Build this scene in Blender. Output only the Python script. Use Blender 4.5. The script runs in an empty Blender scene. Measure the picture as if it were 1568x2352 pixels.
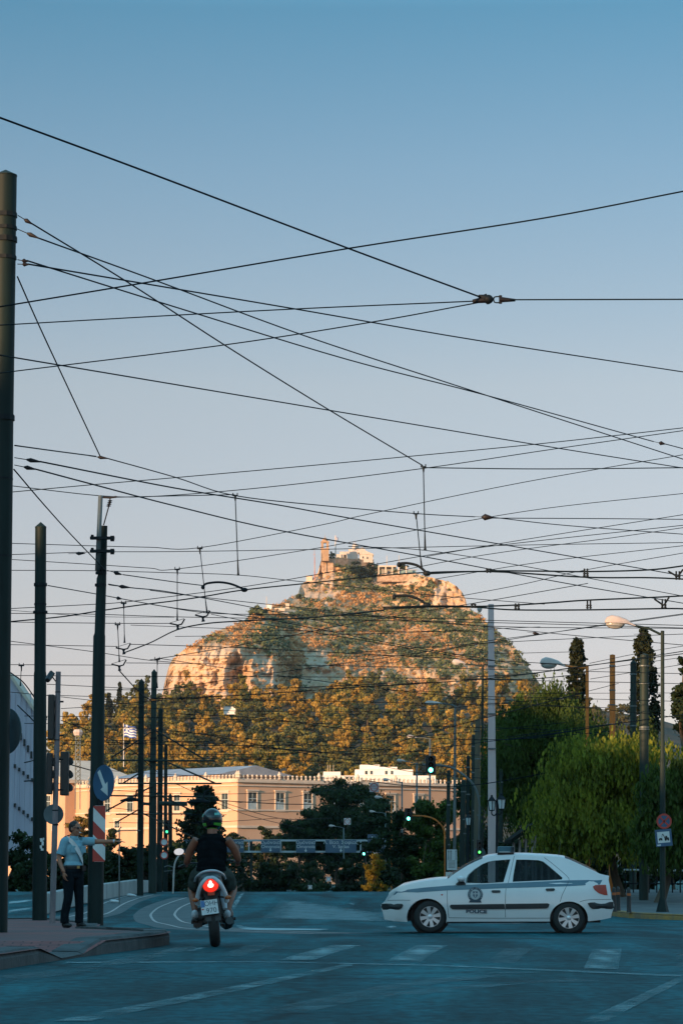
import bpy, math, random
from mathutils import Vector, Matrix, Euler, noise as mn
from mathutils.geometry import delaunay_2d_cdt
R = math.radians
SC = bpy.context.scene
COL = SC.collection
# ---------------------------------------------------------------- camera (photo measured on a 1568 x 2352 grid)
FP, CX, CY, HZ, CH = 6316.0, 784.0, 1176.0, 1992.0, 1.3
PIT = math.atan((HZ - CY) / FP)
cam = bpy.data.objects.new('camera', bpy.data.cameras.new('camera')); COL.objects.link(cam)
cam.data.sensor_fit = 'HORIZONTAL'; cam.data.sensor_width = 24; cam.data.lens = FP / 1568 * 24
cam.data.clip_start = 0.5; cam.data.clip_end = 9000
cam.location = (0, 0, CH); cam.rotation_euler = (R(90) + PIT, 0, 0)
SC.camera = cam
# ---------------------------------------------------------------- sky, sun, exposure
SUN_AZ = (-0.62, -0.785); SUN_EL = R(10.5)
w = bpy.data.worlds.new('World'); SC.world = w; w.use_nodes = True
nt = w.node_tree; nt.nodes.clear()
sky = nt.nodes.new('ShaderNodeTexSky'); sky.sky_type = 'NISHITA'; sky.sun_disc = False
sky.sun_elevation = SUN_EL; sky.sun_rotation = math.atan2(SUN_AZ[0], SUN_AZ[1])
sky.air_density = 1.0; sky.dust_density = 0.3; sky.ozone_density = 2.0
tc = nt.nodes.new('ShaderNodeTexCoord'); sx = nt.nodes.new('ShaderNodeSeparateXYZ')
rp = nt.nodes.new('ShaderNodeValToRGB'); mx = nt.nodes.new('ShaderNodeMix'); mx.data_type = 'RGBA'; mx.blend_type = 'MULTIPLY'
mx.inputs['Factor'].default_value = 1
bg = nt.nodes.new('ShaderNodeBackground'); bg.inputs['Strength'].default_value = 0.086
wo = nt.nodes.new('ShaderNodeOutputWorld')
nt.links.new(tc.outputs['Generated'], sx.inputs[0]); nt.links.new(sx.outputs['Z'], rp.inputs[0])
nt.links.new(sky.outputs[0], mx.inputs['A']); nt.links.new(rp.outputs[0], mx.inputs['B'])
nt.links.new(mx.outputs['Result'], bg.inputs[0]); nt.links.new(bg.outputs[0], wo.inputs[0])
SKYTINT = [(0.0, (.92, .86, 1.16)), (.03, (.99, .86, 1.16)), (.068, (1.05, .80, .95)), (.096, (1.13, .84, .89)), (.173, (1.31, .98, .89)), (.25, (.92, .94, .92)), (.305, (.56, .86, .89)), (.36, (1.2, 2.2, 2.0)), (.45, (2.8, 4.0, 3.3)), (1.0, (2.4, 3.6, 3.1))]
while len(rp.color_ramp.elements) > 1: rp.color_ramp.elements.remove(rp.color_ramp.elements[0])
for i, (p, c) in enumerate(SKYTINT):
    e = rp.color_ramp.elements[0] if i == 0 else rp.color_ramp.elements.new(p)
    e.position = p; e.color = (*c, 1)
sun = bpy.data.objects.new('sun', bpy.data.lights.new('sun', 'SUN')); COL.objects.link(sun)
sun.data.energy = 5.0; sun.data.angle = R(0.5); sun.data.color = (1.0, 0.58, 0.29)
sv = Vector((SUN_AZ[0], SUN_AZ[1], 0)).normalized() * math.cos(SUN_EL) + Vector((0, 0, math.sin(SUN_EL)))
sun.rotation_euler = sv.to_track_quat('Z', 'Y').to_euler(); sun.location = (-60, -20, 40)
SC.view_settings.view_transform = 'Standard'; SC.view_settings.look = 'None'
SC.view_settings.exposure = 0.7; SC.view_settings.gamma = 1.0
SC.render.engine = 'CYCLES'
SC.cycles.max_bounces = 6; SC.cycles.transparent_max_bounces = 12; SC.cycles.use_denoising = True

# ---------------------------------------------------------------- photo grid -> place
cp, sp = math.cos(PIT), math.sin(PIT)
def P(x, y, Y):
    dx, dy = (x - CX) / FP, (CY - y) / FP
    t = Y / (cp - dy * sp)
    return Vector((dx * t, Y, CH + (sp + dy * cp) * t))
def pix(v):
    f = v[1] * cp + (v[2] - CH) * sp
    return CX + v[0] / f * FP, CY - ((v[2] - CH) * cp - v[1] * sp) / f * FP
def GX(x, Y, z=0.0): return (x - CX) / FP * (Y * cp + (z - CH) * sp)
GK = [(-200, .33), (30, .33), (36, .31), (50, .10), (62, -.03), (74, -.13), (82, -.10), (105, .32), (112, .30), (150, -.9), (250, -2.2), (400, -2.5), (9000, -2.5)]
def gz(Y):
    for (a, za), (b, zb) in zip(GK, GK[1:]):
        if Y <= b:
            t = max(0, (Y - a) / (b - a)); t = t * t * (3 - 2 * t)
            return za + (zb - za) * t
    return GK[-1][1]
def gp(x, y, up=0.0):
    """where the sight line through (x, y) meets the road (raised by up)"""
    d = P(x, y, 1.0) - Vector((0, 0, CH)); Y = 12.0
    while Y < 130:
        if CH + d.z * Y <= gz(Y) + up: break
        Y += .1
    return Vector((d.x * Y, Y, gz(Y) + up))
def ppm(Y): return FP / Y          # grid units per metre at depth Y

# ---------------------------------------------------------------- mesh helpers
class MB:
    def __init__(s): s.v = []; s.f = []; s.m = []; s.k = 0
    def add(s, vs, fs):
        o = len(s.v); s.v += [tuple(q) for q in vs]
        s.f += [tuple(i + o for i in q) for q in fs]; s.m += [s.k] * len(fs); return s
    def box(s, c, d, rot=None, top=1.0):
        hx, hy, hz = d[0] / 2, d[1] / 2, d[2] / 2
        vs = [Vector((x * hx * (top if z > 0 else 1), y * hy * (top if z > 0 else 1), z * hz)) for z in (-1, 1) for x, y in ((-1, -1), (1, -1), (1, 1), (-1, 1))]
        if rot is not None:
            m = rot if isinstance(rot, Matrix) else Euler(rot).to_matrix()
            vs = [m @ q for q in vs]
        c = Vector(c)
        return s.add([q + c for q in vs], [(3, 2, 1, 0), (4, 5, 6, 7), (0, 1, 5, 4), (1, 2, 6, 5), (2, 3, 7, 6), (3, 0, 4, 7)])
    def tube(s, pts, r, n=8, cap=True, flat=1.0):
        pts = [Vector(p) for p in pts]; L = len(pts)
        rr = r if isinstance(r, (list, tuple)) else [r] * L
        vs = []; fs = []; prev = None
        for i, p in enumerate(pts):
            t = (pts[min(i + 1, L - 1)] - pts[max(i - 1, 0)])
            t = t.normalized() if t.length > 1e-9 else Vector((0, 0, 1))
            if prev is None:
                a = Vector((0, 0, 1)) if abs(t.z) < .9 else Vector((1, 0, 0))
                u = t.cross(a).normalized()
            else:
                u = prev - t * prev.dot(t); u = u.normalized() if u.length > 1e-6 else t.orthogonal().normalized()
            prev = u; w_ = t.cross(u)
            for k in range(n):
                a = 2 * math.pi * (k + .5) / n
                vs.append(p + (u * math.cos(a) + w_ * math.sin(a) * flat) * rr[i])
        for i in range(L - 1):
            for k in range(n):
                a, b = i * n + k, i * n + (k + 1) % n
                fs.append((a, b, b + n, a + n))
        if cap: fs += [tuple(reversed(range(n))), tuple(range((L - 1) * n, L * n))]
        return s.add(vs, fs)
    def lathe(s, prof, c=(0, 0, 0), n=16, axis='Z', rot=None, cap=True):
        vs = []; fs = []; c = Vector(c)
        for r, h in prof:
            for k in range(n):
                a = 2 * math.pi * (k + .5) / n
                q = Vector((r * math.cos(a), r * math.sin(a), h))
                if axis == 'Y': q = Vector((q.x, h, q.y))
                if axis == 'X': q = Vector((h, q.x, q.y))
                if rot is not None: q = rot @ q
                vs.append(q + c)
        for i in range(len(prof) - 1):
            for k in range(n):
                a, b = i * n + k, i * n + (k + 1) % n
                fs.append((a, b, b + n, a + n) if axis != 'Y' else (a, a + n, b + n, b))
        if cap: fs += [tuple(reversed(range(n))), tuple(range((len(prof) - 1) * n, len(prof) * n))]
        return s.add(vs, fs)
    def ell(s, c, r, rot=None, nu=14, nv=9):
        vs = []; fs = []; c = Vector(c)
        if rot is not None and not isinstance(rot, Matrix): rot = Euler(rot).to_matrix()
        for j in range(nv + 1):
            b = math.pi * j / nv - math.pi / 2
            for i in range(nu):
                a = 2 * math.pi * i / nu
                q = Vector((r[0] * math.cos(a) * math.cos(b), r[1] * math.sin(a) * math.cos(b), r[2] * math.sin(b)))
                if rot is not None: q = rot @ q
                vs.append(q + c)
        for j in range(nv):
            for i in range(nu):
                a, b = j * nu + i, j * nu + (i + 1) % nu
                fs.append((a, b, b + nu, a + nu))
        return s.add(vs, fs)
    def prism(s, poly, thick, fn):
        """poly (u, v) extruded from 0 to thick; fn(u, v, w) -> place"""
        n = len(poly)
        vs = [fn(u, v, 0) for u, v in poly] + [fn(u, v, thick) for u, v in poly]
        fs = [tuple(range(n)), tuple(reversed(range(n, 2 * n)))] + [(i, i + n, (i + 1) % n + n, (i + 1) % n) for i in range(n)]
        return s.add(vs, fs)
    def build(s, name, mats, parent=None, smooth=False, loc=None):
        me = bpy.data.meshes.new(name)
        o = Vector(loc) if loc is not None else None
        me.from_pydata([tuple(Vector(q) - o) for q in s.v] if o is not None else s.v, [], s.f)
        for q in (mats if isinstance(mats, (list, tuple)) else [mats]): me.materials.append(q)
        if any(s.m): me.polygons.foreach_set('material_index', s.m)
        if smooth: me.polygons.foreach_set('use_smooth', [True] * len(me.polygons))
        me.update()
        ob = bpy.data.objects.new(name, me); COL.objects.link(ob)
        if o is not None: ob.location = o
        if parent is not None: ob.parent = parent
        return ob
def tag(o, label=None, cat=None, group=None, kind=None):
    if label: o['label'] = label
    if cat: o['category'] = cat
    if group: o['group'] = group
    if kind: o['kind'] = kind
    return o
def empty(name, loc, label=None, cat=None, group=None, rz=0):
    o = bpy.data.objects.new(name, None); COL.objects.link(o)
    o.location = loc; o.rotation_euler = (0, 0, rz); o.empty_display_size = .2
    return tag(o, label, cat, group)
def copy_tree(o, parent=None):
    c = o.copy(); COL.objects.link(c); c.parent = parent
    for ch in list(o.children): copy_tree(ch, c)
    return c
def autosmooth(o, ang=35):
    me = o.data; c = math.cos(R(ang))
    me.polygons.foreach_set('use_smooth', [True] * len(me.polygons))
    fn = [p.normal.copy() for p in me.polygons]; ed = {}
    for p in me.polygons:
        for k in p.edge_keys: ed.setdefault(k, []).append(p.index)
    sh = [False] * len(me.edges)
    for e in me.edges:
        q = ed.get(e.key, [])
        if len(q) == 2 and fn[q[0]].dot(fn[q[1]]) < c: sh[e.index] = True
    at = me.attributes.get('sharp_edge') or me.attributes.new('sharp_edge', 'BOOLEAN', 'EDGE')
    at.data.foreach_set('value', sh)
    return o
def bev(o, wd, seg=2):
    m = o.modifiers.new('bevel', 'BEVEL'); m.width = wd; m.segments = seg; m.limit_method = 'ANGLE'; m.angle_limit = R(40)
    return o
def remesh(o, vox, it=3):
    """join overlapping shapes of one mesh into one continuous surface"""
    m = o.modifiers.new('r', 'REMESH'); m.mode = 'VOXEL'; m.voxel_size = vox
    s = o.modifiers.new('s', 'SMOOTH'); s.factor = .5; s.iterations = it
    dg = bpy.context.evaluated_depsgraph_get(); dg.update()
    me = bpy.data.meshes.new_from_object(o.evaluated_get(dg), depsgraph=dg)
    o.modifiers.clear(); mats = list(o.data.materials); o.data = me; me.materials.clear()
    for q in mats: me.materials.append(q)
    me.polygons.foreach_set('use_smooth', [True] * len(me.polygons)); me.polygons.foreach_set('material_index', [0] * len(me.polygons))
    return o
def inpoly(x, y, poly):
    c = False; j = len(poly) - 1
    for i in range(len(poly)):
        xi, yi = poly[i]; xj, yj = poly[j]
        if (yi > y) != (yj > y) and x < (xj - xi) * (y - yi) / (yj - yi) + xi: c = not c
        j = i
    return c
def fill2d(outer, holes=(), step=None):
    """triangles of a 2-D outline with holes, with a grid of inner points so that it can be bent"""
    pts = []; ed = []
    for lp in [outer] + list(holes):
        o = len(pts); pts += [Vector(p) for p in lp]
        ed += [(o + i, o + (i + 1) % len(lp)) for i in range(len(lp))]
    if step:
        x0, x1 = min(p[0] for p in outer), max(p[0] for p in outer); y0, y1 = min(p[1] for p in outer), max(p[1] for p in outer)
        x = x0 + step / 2
        while x < x1:
            y = y0 + step / 2
            while y < y1:
                if inpoly(x, y, outer) and not any(inpoly(x, y, h) for h in holes): pts.append(Vector((x, y)))
                y += step
            x += step
    r = delaunay_2d_cdt(pts, ed, [], 0, 1e-5)
    vs, fs = r[0], r[2]; out = []
    for f in fs:
        cx = sum(vs[i][0] for i in f) / len(f); cy = sum(vs[i][1] for i in f) / len(f)
        if inpoly(cx, cy, outer) and not any(inpoly(cx, cy, h) for h in holes): out.append(tuple(f))
    return [(v[0], v[1]) for v in vs], out
def lerp(tab, x):
    if x <= tab[0][0]: return tab[0][1]
    for (a, p), (b, q) in zip(tab, tab[1:]):
        if x <= b: return p + (q - p) * (x - a) / (b - a)
    return tab[-1][1]
def crom(pts, n=8):
    pts = [Vector(p) for p in pts]
    if len(pts) < 3: return pts if len(pts) < 2 else [pts[0].lerp(pts[1], i / n) for i in range(n + 1)]
    out = []
    for i in range(len(pts) - 1):
        p0 = pts[i - 1] if i else pts[0] * 2 - pts[1]; p1, p2 = pts[i], pts[i + 1]
        p3 = pts[i + 2] if i + 2 < len(pts) else p2 * 2 - p1
        for k in range(n):
            t = k / n
            out.append(.5 * ((2 * p1) + (p2 - p0) * t + (2 * p0 - 5 * p1 + 4 * p2 - p3) * t * t + (3 * p1 - p0 - 3 * p2 + p3) * t ** 3))
    return out + [pts[-1]]
def text(name, s, size, m, parent, mat, ext=.002, align='CENTER', sx=1.0, bold=0.0):
    cu = bpy.data.curves.new(name, 'FONT'); cu.body = s; cu.size = size; cu.align_x = align; cu.align_y = 'CENTER'; cu.extrude = ext; cu.offset = bold
    ob = bpy.data.objects.new(name, cu); COL.objects.link(ob)
    dg = bpy.context.evaluated_depsgraph_get(); dg.update()
    me = bpy.data.meshes.new_from_object(ob.evaluated_get(dg), depsgraph=dg)
    COL.objects.unlink(ob); bpy.data.objects.remove(ob)
    if sx != 1: me.transform(Matrix.Diagonal((sx, 1, 1, 1)))
    me.transform(m); me.materials.clear(); me.materials.append(mat); me.name = name
    o = bpy.data.objects.new(name, me); COL.objects.link(o); o.parent = parent
    return o
FACE = Matrix.Rotation(R(90), 4, 'X')           # text that faces the camera (towards -Y)

# ---------------------------------------------------------------- materials
def mat(name, c, rough=.6, metal=0.0, c2=None, scale=3.0, var=.25, bump=0.0, emit=None, es=0.0, spec=.5, detail=4, bscale=None, coat=0.0, streak=None):
    m = bpy.data.materials.new(name); m.use_nodes = True; t = m.node_tree; b = t.nodes['Principled BSDF']
    b.inputs['Roughness'].default_value = rough; b.inputs['Metallic'].default_value = metal
    b.inputs['Specular IOR Level'].default_value = spec
    if coat: b.inputs['Coat Weight'].default_value = coat; b.inputs['Coat Roughness'].default_value = .08
    if c2 is None: c2 = tuple(q * (1 - var) for q in c)
    co = t.nodes.new('ShaderNodeTexCoord'); no = t.nodes.new('ShaderNodeTexNoise')
    no.inputs['Scale'].default_value = scale; no.inputs['Detail'].default_value = detail; no.inputs['Roughness'].default_value = .65
    src = co.outputs['Object']
    if streak:
        mp = t.nodes.new('ShaderNodeMapping'); mp.inputs['Scale'].default_value = streak; t.links.new(src, mp.inputs[0]); src = mp.outputs[0]
    t.links.new(src, no.inputs['Vector'])
    r = t.nodes.new('ShaderNodeValToRGB'); r.color_ramp.elements[0].position = .35; r.color_ramp.elements[1].position = .65
    r.color_ramp.elements[0].color = (*c2, 1); r.color_ramp.elements[1].color = (*c, 1)
    t.links.new(no.outputs['Fac'], r.inputs[0]); t.links.new(r.outputs[0], b.inputs['Base Color'])
    if bump:
        n2 = t.nodes.new('ShaderNodeTexNoise'); n2.inputs['Scale'].default_value = bscale or scale * 5; n2.inputs['Detail'].default_value = 5
        t.links.new(src, n2.inputs['Vector'])
        bp = t.nodes.new('ShaderNodeBump'); bp.inputs['Strength'].default_value = bump; bp.inputs['Distance'].default_value = .02
        t.links.new(n2.outputs['Fac'], bp.inputs['Height']); t.links.new(bp.outputs[0], b.inputs['Normal'])
    if emit: b.inputs['Emission Color'].default_value = (*emit, 1); b.inputs['Emission Strength'].default_value = es
    return m
def leafmat(name, a, b_, trans=.35, scale=.5, rough=.6):
    m = bpy.data.materials.new(name); m.use_nodes = True; t = m.node_tree; t.nodes.clear()
    o = t.nodes.new('ShaderNodeOutputMaterial'); g = t.nodes.new('ShaderNodeNewGeometry'); r = t.nodes.new('ShaderNodeValToRGB')
    co = t.nodes.new('ShaderNodeTexCoord'); no = t.nodes.new('ShaderNodeTexNoise'); no.inputs['Scale'].default_value = scale; no.inputs['Detail'].default_value = 3
    t.links.new(co.outputs['Object'], no.inputs['Vector'])
    ma = t.nodes.new('ShaderNodeMath'); ma.operation = 'MULTIPLY_ADD'; ma.inputs[1].default_value = .45
    mb = t.nodes.new('ShaderNodeMath'); mb.operation = 'MULTIPLY_ADD'; mb.inputs[1].default_value = 1.6; mb.inputs[2].default_value = -.52
    t.links.new(no.outputs['Fac'], mb.inputs[0]); t.links.new(g.outputs['Random Per Island'], ma.inputs[0]); t.links.new(mb.outputs[0], ma.inputs[2])
    t.links.new(ma.outputs[0], r.inputs[0]); r.color_ramp.elements[0].color = (*a, 1); r.color_ramp.elements[1].color = (*b_, 1)
    d = t.nodes.new('ShaderNodeBsdfPrincipled'); d.inputs['Roughness'].default_value = rough; d.inputs['Specular IOR Level'].default_value = .2
    tr = t.nodes.new('ShaderNodeBsdfTranslucent'); mi = t.nodes.new('ShaderNodeMixShader'); mi.inputs[0].default_value = trans
    t.links.new(r.outputs[0], d.inputs['Base Color']); t.links.new(r.outputs[0], tr.inputs[0])
    t.links.new(d.outputs[0], mi.inputs[1]); t.links.new(tr.outputs[0], mi.inputs[2]); t.links.new(mi.outputs[0], o.inputs[0])
    return m
def glassmat(name, tint, alpha, rough=.03):
    m = bpy.data.materials.new(name); m.use_nodes = True; t = m.node_tree; t.nodes.clear()
    o = t.nodes.new('ShaderNodeOutputMaterial'); a = t.nodes.new('ShaderNodeBsdfTransparent'); a.inputs[0].default_value = (*tint, 1)
    b = t.nodes.new('ShaderNodeBsdfPrincipled'); b.inputs['Base Color'].default_value = (.01, .014, .016, 1); b.inputs['Roughness'].default_value = rough
    no = t.nodes.new('ShaderNodeTexNoise'); no.inputs['Scale'].default_value = 2
    ml = t.nodes.new('ShaderNodeMath'); ml.operation = 'MULTIPLY_ADD'; ml.inputs[1].default_value = .08; ml.inputs[2].default_value = alpha
    t.links.new(no.outputs['Fac'], ml.inputs[0])
    x = t.nodes.new('ShaderNodeMixShader'); t.links.new(ml.outputs[0], x.inputs[0])
    t.links.new(a.outputs[0], x.inputs[1]); t.links.new(b.outputs[0], x.inputs[2]); t.links.new(x.outputs[0], o.inputs[0])
    return m
# ================================================================ SETTING: ground, island, tracks, markings
def roadmat():
    m = mat('asphalt', (.006, .090, .106), .75, c2=(.003, .054, .068), scale=.3, detail=9, bump=.45, bscale=30, spec=.1)
    t = m.node_tree; b = t.nodes['Principled BSDF']; src = b.inputs['Base Color'].links[0].from_socket; co = t.nodes['Texture Coordinate']
    def noise(sc, mp, lo, hi, c0, c1, dt=6):
        k = t.nodes.new('ShaderNodeMapping'); k.inputs['Scale'].default_value = mp[:3]; k.inputs['Rotation'].default_value = (0, 0, mp[3]); n = t.nodes.new('ShaderNodeTexNoise'); n.inputs['Scale'].default_value = sc; n.inputs['Detail'].default_value = dt
        t.links.new(co.outputs['Object'], k.inputs[0]); t.links.new(k.outputs[0], n.inputs['Vector']); r = t.nodes.new('ShaderNodeValToRGB'); r.color_ramp.elements[0].position = lo; r.color_ramp.elements[1].position = hi
        r.color_ramp.elements[0].color = (c0, c0, c0, 1); r.color_ramp.elements[1].color = (c1, c1, c1, 1); t.links.new(n.outputs['Fac'], r.inputs[0]); return r.outputs[0]
    def mul(x, y):
        q = t.nodes.new('ShaderNodeMix'); q.data_type = 'RGBA'; q.blend_type = 'MULTIPLY'; q.inputs['Factor'].default_value = 1; t.links.new(x, q.inputs['A']); t.links.new(y, q.inputs['B']); return q.outputs['Result']
    src = mul(src, noise(1.1, (1.0, .10, 1, R(38)), .40, .64, .62, 1.5))        # tyre-polished sweeps
    src = mul(src, noise(.5, (.25, 1.4, 1, R(-6)), .40, .62, .82, 1.15))
    src = mul(src, noise(9, (1, .5, 1, 0), .35, .68, .68, 1.4, 4))                # aggregate
    v = t.nodes.new('ShaderNodeTexVoronoi'); v.feature = 'DISTANCE_TO_EDGE'; v.inputs['Scale'].default_value = .22; nn = t.nodes.new('ShaderNodeTexNoise'); nn.inputs['Scale'].default_value = .9; nn.inputs['Detail'].default_value = 6
    ad = t.nodes.new('ShaderNodeMix'); ad.data_type = 'RGBA'; ad.inputs['Factor'].default_value = .45; t.links.new(co.outputs['Object'], ad.inputs['A']); t.links.new(nn.outputs['Color'], ad.inputs['B']); t.links.new(co.outputs['Object'], nn.inputs['Vector']); t.links.new(ad.outputs['Result'], v.inputs['Vector'])
    r = t.nodes.new('ShaderNodeValToRGB'); r.color_ramp.elements[0].position = .0; r.color_ramp.elements[1].position = .012; r.color_ramp.elements[0].color = (.45, .45, .45, 1); t.links.new(v.outputs['Distance'], r.inputs[0])
    src = mul(src, r.outputs[0]); t.links.new(src, b.inputs['Base Color']); return m
M_ASPH = roadmat()
M_ASPH2 = mat('old_asphalt', (.075, .085, .09), .7, c2=(.05, .058, .062), scale=.8, detail=8, bump=.3, bscale=50)
M_EARTH = mat('earth', (.09, .085, .06), .9, c2=(.05, .055, .04), scale=.05)
M_PAVER = mat('red_paver', (.30, .075, .065), .85, c2=(.10, .07, .072), scale=.7, bump=.3, bscale=12, detail=8)
def pavers(m):
    t = m.node_tree; b = t.nodes['Principled BSDF']; src = b.inputs['Base Color'].links[0].from_socket; br = t.nodes.new('ShaderNodeTexBrick'); br.inputs['Scale'].default_value = 2.4; br.inputs['Mortar Size'].default_value = .025; br.inputs['Color1'].default_value = (1, 1, 1, 1); br.inputs['Color2'].default_value = (.7, .75, .78, 1); br.inputs['Mortar'].default_value = (.35, .38, .4, 1)
    t.links.new(t.nodes['Texture Coordinate'].outputs['Object'], br.inputs['Vector']); q = t.nodes.new('ShaderNodeMix'); q.data_type = 'RGBA'; q.blend_type = 'MULTIPLY'; q.inputs['Factor'].default_value = 1
    t.links.new(src, q.inputs['A']); t.links.new(br.outputs['Color'], q.inputs['B']); t.links.new(q.outputs['Result'], b.inputs['Base Color'])
pavers(M_PAVER)
M_KERB = mat('kerb_stone', (.055, .068, .072), .8, c2=(.018, .026, .03), scale=2.2, bump=.5, bscale=14)
M_CONC = mat('concrete', (.42, .43, .42), .8, c2=(.25, .26, .26), scale=1.6, bump=.3, streak=(1, 1, .3))
M_RAIL = mat('rail_steel', (.42, .43, .43), .4, metal=.8, c2=(.2, .19, .18), scale=3)
M_STONE = mat('track_paving', (.10, .125, .13), .85, c2=(.045, .065, .07), scale=1.5, bump=.4, bscale=10)
def wornmat(name, c, lo=.42, hi=.6, sc=1.4):
    """road paint worn thin, patchy and frayed at its edges"""
    m = bpy.data.materials.new(name); m.use_nodes = True; t = m.node_tree; b = t.nodes['Principled BSDF']
    b.inputs['Roughness'].default_value = .65; b.inputs['Specular IOR Level'].default_value = .2
    co = t.nodes.new('ShaderNodeTexCoord'); n = t.nodes.new('ShaderNodeTexNoise'); n.inputs['Scale'].default_value = sc; n.inputs['Detail'].default_value = 9; n.inputs['Roughness'].default_value = .75
    at = t.nodes.new('ShaderNodeAttribute'); at.attribute_name = 'wear'
    ad = t.nodes.new('ShaderNodeMath'); ad.operation = 'MULTIPLY_ADD'; ad.inputs[1].default_value = .30
    r = t.nodes.new('ShaderNodeValToRGB'); e = r.color_ramp.elements
    e[0].position = lo + .30; e[1].position = hi + .30; e[0].color = (0, 0, 0, 1); e[1].color = (1, 1, 1, 1)
    t.links.new(co.outputs['Object'], n.inputs['Vector']); t.links.new(at.outputs['Fac'], ad.inputs[0]); t.links.new(n.outputs['Fac'], ad.inputs[2]); t.links.new(ad.outputs[0], r.inputs[0])
    b.inputs['Base Color'].default_value = (*c, 1); tr = t.nodes.new('ShaderNodeBsdfTransparent'); mi = t.nodes.new('ShaderNodeMixShader')
    t.links.new(r.outputs[0], mi.inputs[0]); t.links.new(tr.outputs[0], mi.inputs[1]); t.links.new(b.outputs[0], mi.inputs[2]); t.links.new(mi.outputs[0], t.nodes['Material Output'].inputs[0])
    return m
M_PAINT = wornmat('worn_road_paint', (.16, .29, .31), .08, .52)
M_PAINT2 = wornmat('road_paint', (.28, .40, .42), .06, .45)
M_PAINT3 = wornmat('faint_road_paint', (.10, .20, .22), .12, .58)
def sheet(name, pts, m, up, kind='structure', step=.3, soft=.16):
    """flat shape on the road, pts in plan; follows the road's rise"""
    P2 = [Vector(p[:2]) for p in pts]; D2 = dens(P2 + [P2[0]], .35)[:-1]
    v, f = fill2d([tuple(p) for p in D2], (), step)
    def ed(x, y):
        q = Vector((x, y)); best = 9
        for a_, b_ in zip(P2, P2[1:] + P2[:1]):
            ab = b_ - a_; t_ = max(0, min(1, (q - a_).dot(ab) / max(ab.dot(ab), 1e-9))); best = min(best, (a_ + ab * t_ - q).length)
        return min(1, best / soft)
    b = MB(); b.add([(x, y, gz(y) + up) for x, y in v], f); o = b.build(name, m)
    o.data.attributes.new('wear', 'FLOAT', 'POINT').data.foreach_set('value', [ed(x, y) for x, y in v])
    return tag(o, kind=kind)
def dens(pts, d=.9):
    out = []
    for a, b_ in zip(pts, pts[1:]):
        a, b_ = Vector(a), Vector(b_); n = max(1, int((b_ - a).length / d))
        out += [a.lerp(b_, i / n) for i in range(n)]
    return out + [Vector(pts[-1])]
g = MB(); yr = []
y = 4.0
while y < 130: yr.append(y); y += .8
yr += [135, 140, 145, 150, 160, 170, 180, 200, 225, 250, 300, 350, 400, 600, 1000, 3000, 7000]
xsr = [-3000, -800, -200, -60, -20, -10, -4, 0, 4, 10, 20, 60, 200, 800, 3000]
g.add([(x, y, gz(y)) for y in yr for x in xsr], [(j * 15 + i, j * 15 + i + 1, (j + 1) * 15 + i + 1, (j + 1) * 15 + i) for j in range(len(yr) - 1) for i in range(14)])
tag(g.build('road', M_ASPH, smooth=True), kind='structure')

def strip(pl, wd):
    pl = [Vector((p[0], p[1])) for p in pl]; L = []; Rr = []
    for i, p in enumerate(pl):
        t = (pl[min(i + 1, len(pl) - 1)] - pl[max(i - 1, 0)]).normalized(); n = Vector((-t.y, t.x)) * wd / 2
        L.append(p + n); Rr.append(p - n)
    return L, Rr
def ribbon(name, pl, wd, m, up, b=None):
    L, Rr = strip(pl, wd); own = b is None; b = b or MB(); n = len(L)
    b.add([(p.x, p.y, gz(p.y) + up) for p in L] + [(p.x, p.y, gz(p.y) + up) for p in Rr], [(i, i + n, i + n + 1, i + 1) for i in range(n - 1)])
    return tag(b.build(name, m), kind='structure') if own else b
# tram tracks
def gpl(px, n=8): return [Vector((q.x, q.y)) for q in crom([gp(x, y) for x, y in px], n)]
tr1 = gpl([(452, 2063), (420, 2073), (388, 2087), (374, 2101), (380, 2113), (402, 2122), (440, 2130), (520, 2137), (620, 2141), (760, 2146)], 10)
tr2 = gpl([(330, 2056), (290, 2066), (255, 2080), (205, 2103), (120, 2118), (20, 2124)], 10)
for i, t in enumerate((tr1, tr2)):
    ribbon('track_paving', t, 1.5 if i else 1.7, M_STONE, .004)
    b = MB()
    for o in (-.35, .35):
        L, _ = strip(t, 1); L = [Vector((p.x, p.y)) + (q - p) * 1 for p, q in zip(t, t)]
        a, c = strip(t, abs(o) * 2); ribbon('', a if o < 0 else c, .07, None, .009, b)
    tag(b.build('tram_rail', M_RAIL), kind='structure')
# painted markings, worn
def mark(px, m=M_PAINT, up=.0065):
    sheet('road_marking', [gp(x, y) for x, y in px], m, up, soft=.7 if m is M_PAINT3 else .16)
mark([(640, 2207), (722, 2207), (832, 2173), (760, 2173)])
mark([(888, 2209), (966, 2211), (1030, 2173), (958, 2173)])
mark([(1340, 2227), (1420, 2229), (1428, 2182), (1362, 2181)])
mark([(500, 2198), (560, 2198), (632, 2173), (570, 2173)], M_PAINT3)
mark([(1110, 2215), (1180, 2216), (1225, 2180), (1165, 2180)], M_PAINT3)
mark([(330, 2200), (385, 2196), (462, 2174), (420, 2173)], M_PAINT3)
mark([(1548, 2226), (1575, 2226), (1575, 2190), (1552, 2190)], M_PAINT3)
mark([(120, 2350), (205, 2350), (500, 2290), (812, 2221), (800, 2216), (450, 2285)])
mark([(1330, 2352), (1390, 2352), (1575, 2252), (1575, 2240)])
mark([(150, 2215), (600, 2213), (1000, 2222), (1575, 2247), (1575, 2243), (1000, 2218.5), (600, 2210), (150, 2212)])
mark([(430, 2186), (445, 2186), (470, 2180), (460, 2178)], M_PAINT2)
mark([(540, 2126), (580, 2133), (760, 2135.5), (740, 2139), (560, 2138)], M_PAINT2, .0105)
mark([(557, 2052), (562, 2052), (545, 2080), (536, 2090), (532, 2082)], M_PAINT2)
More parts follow.
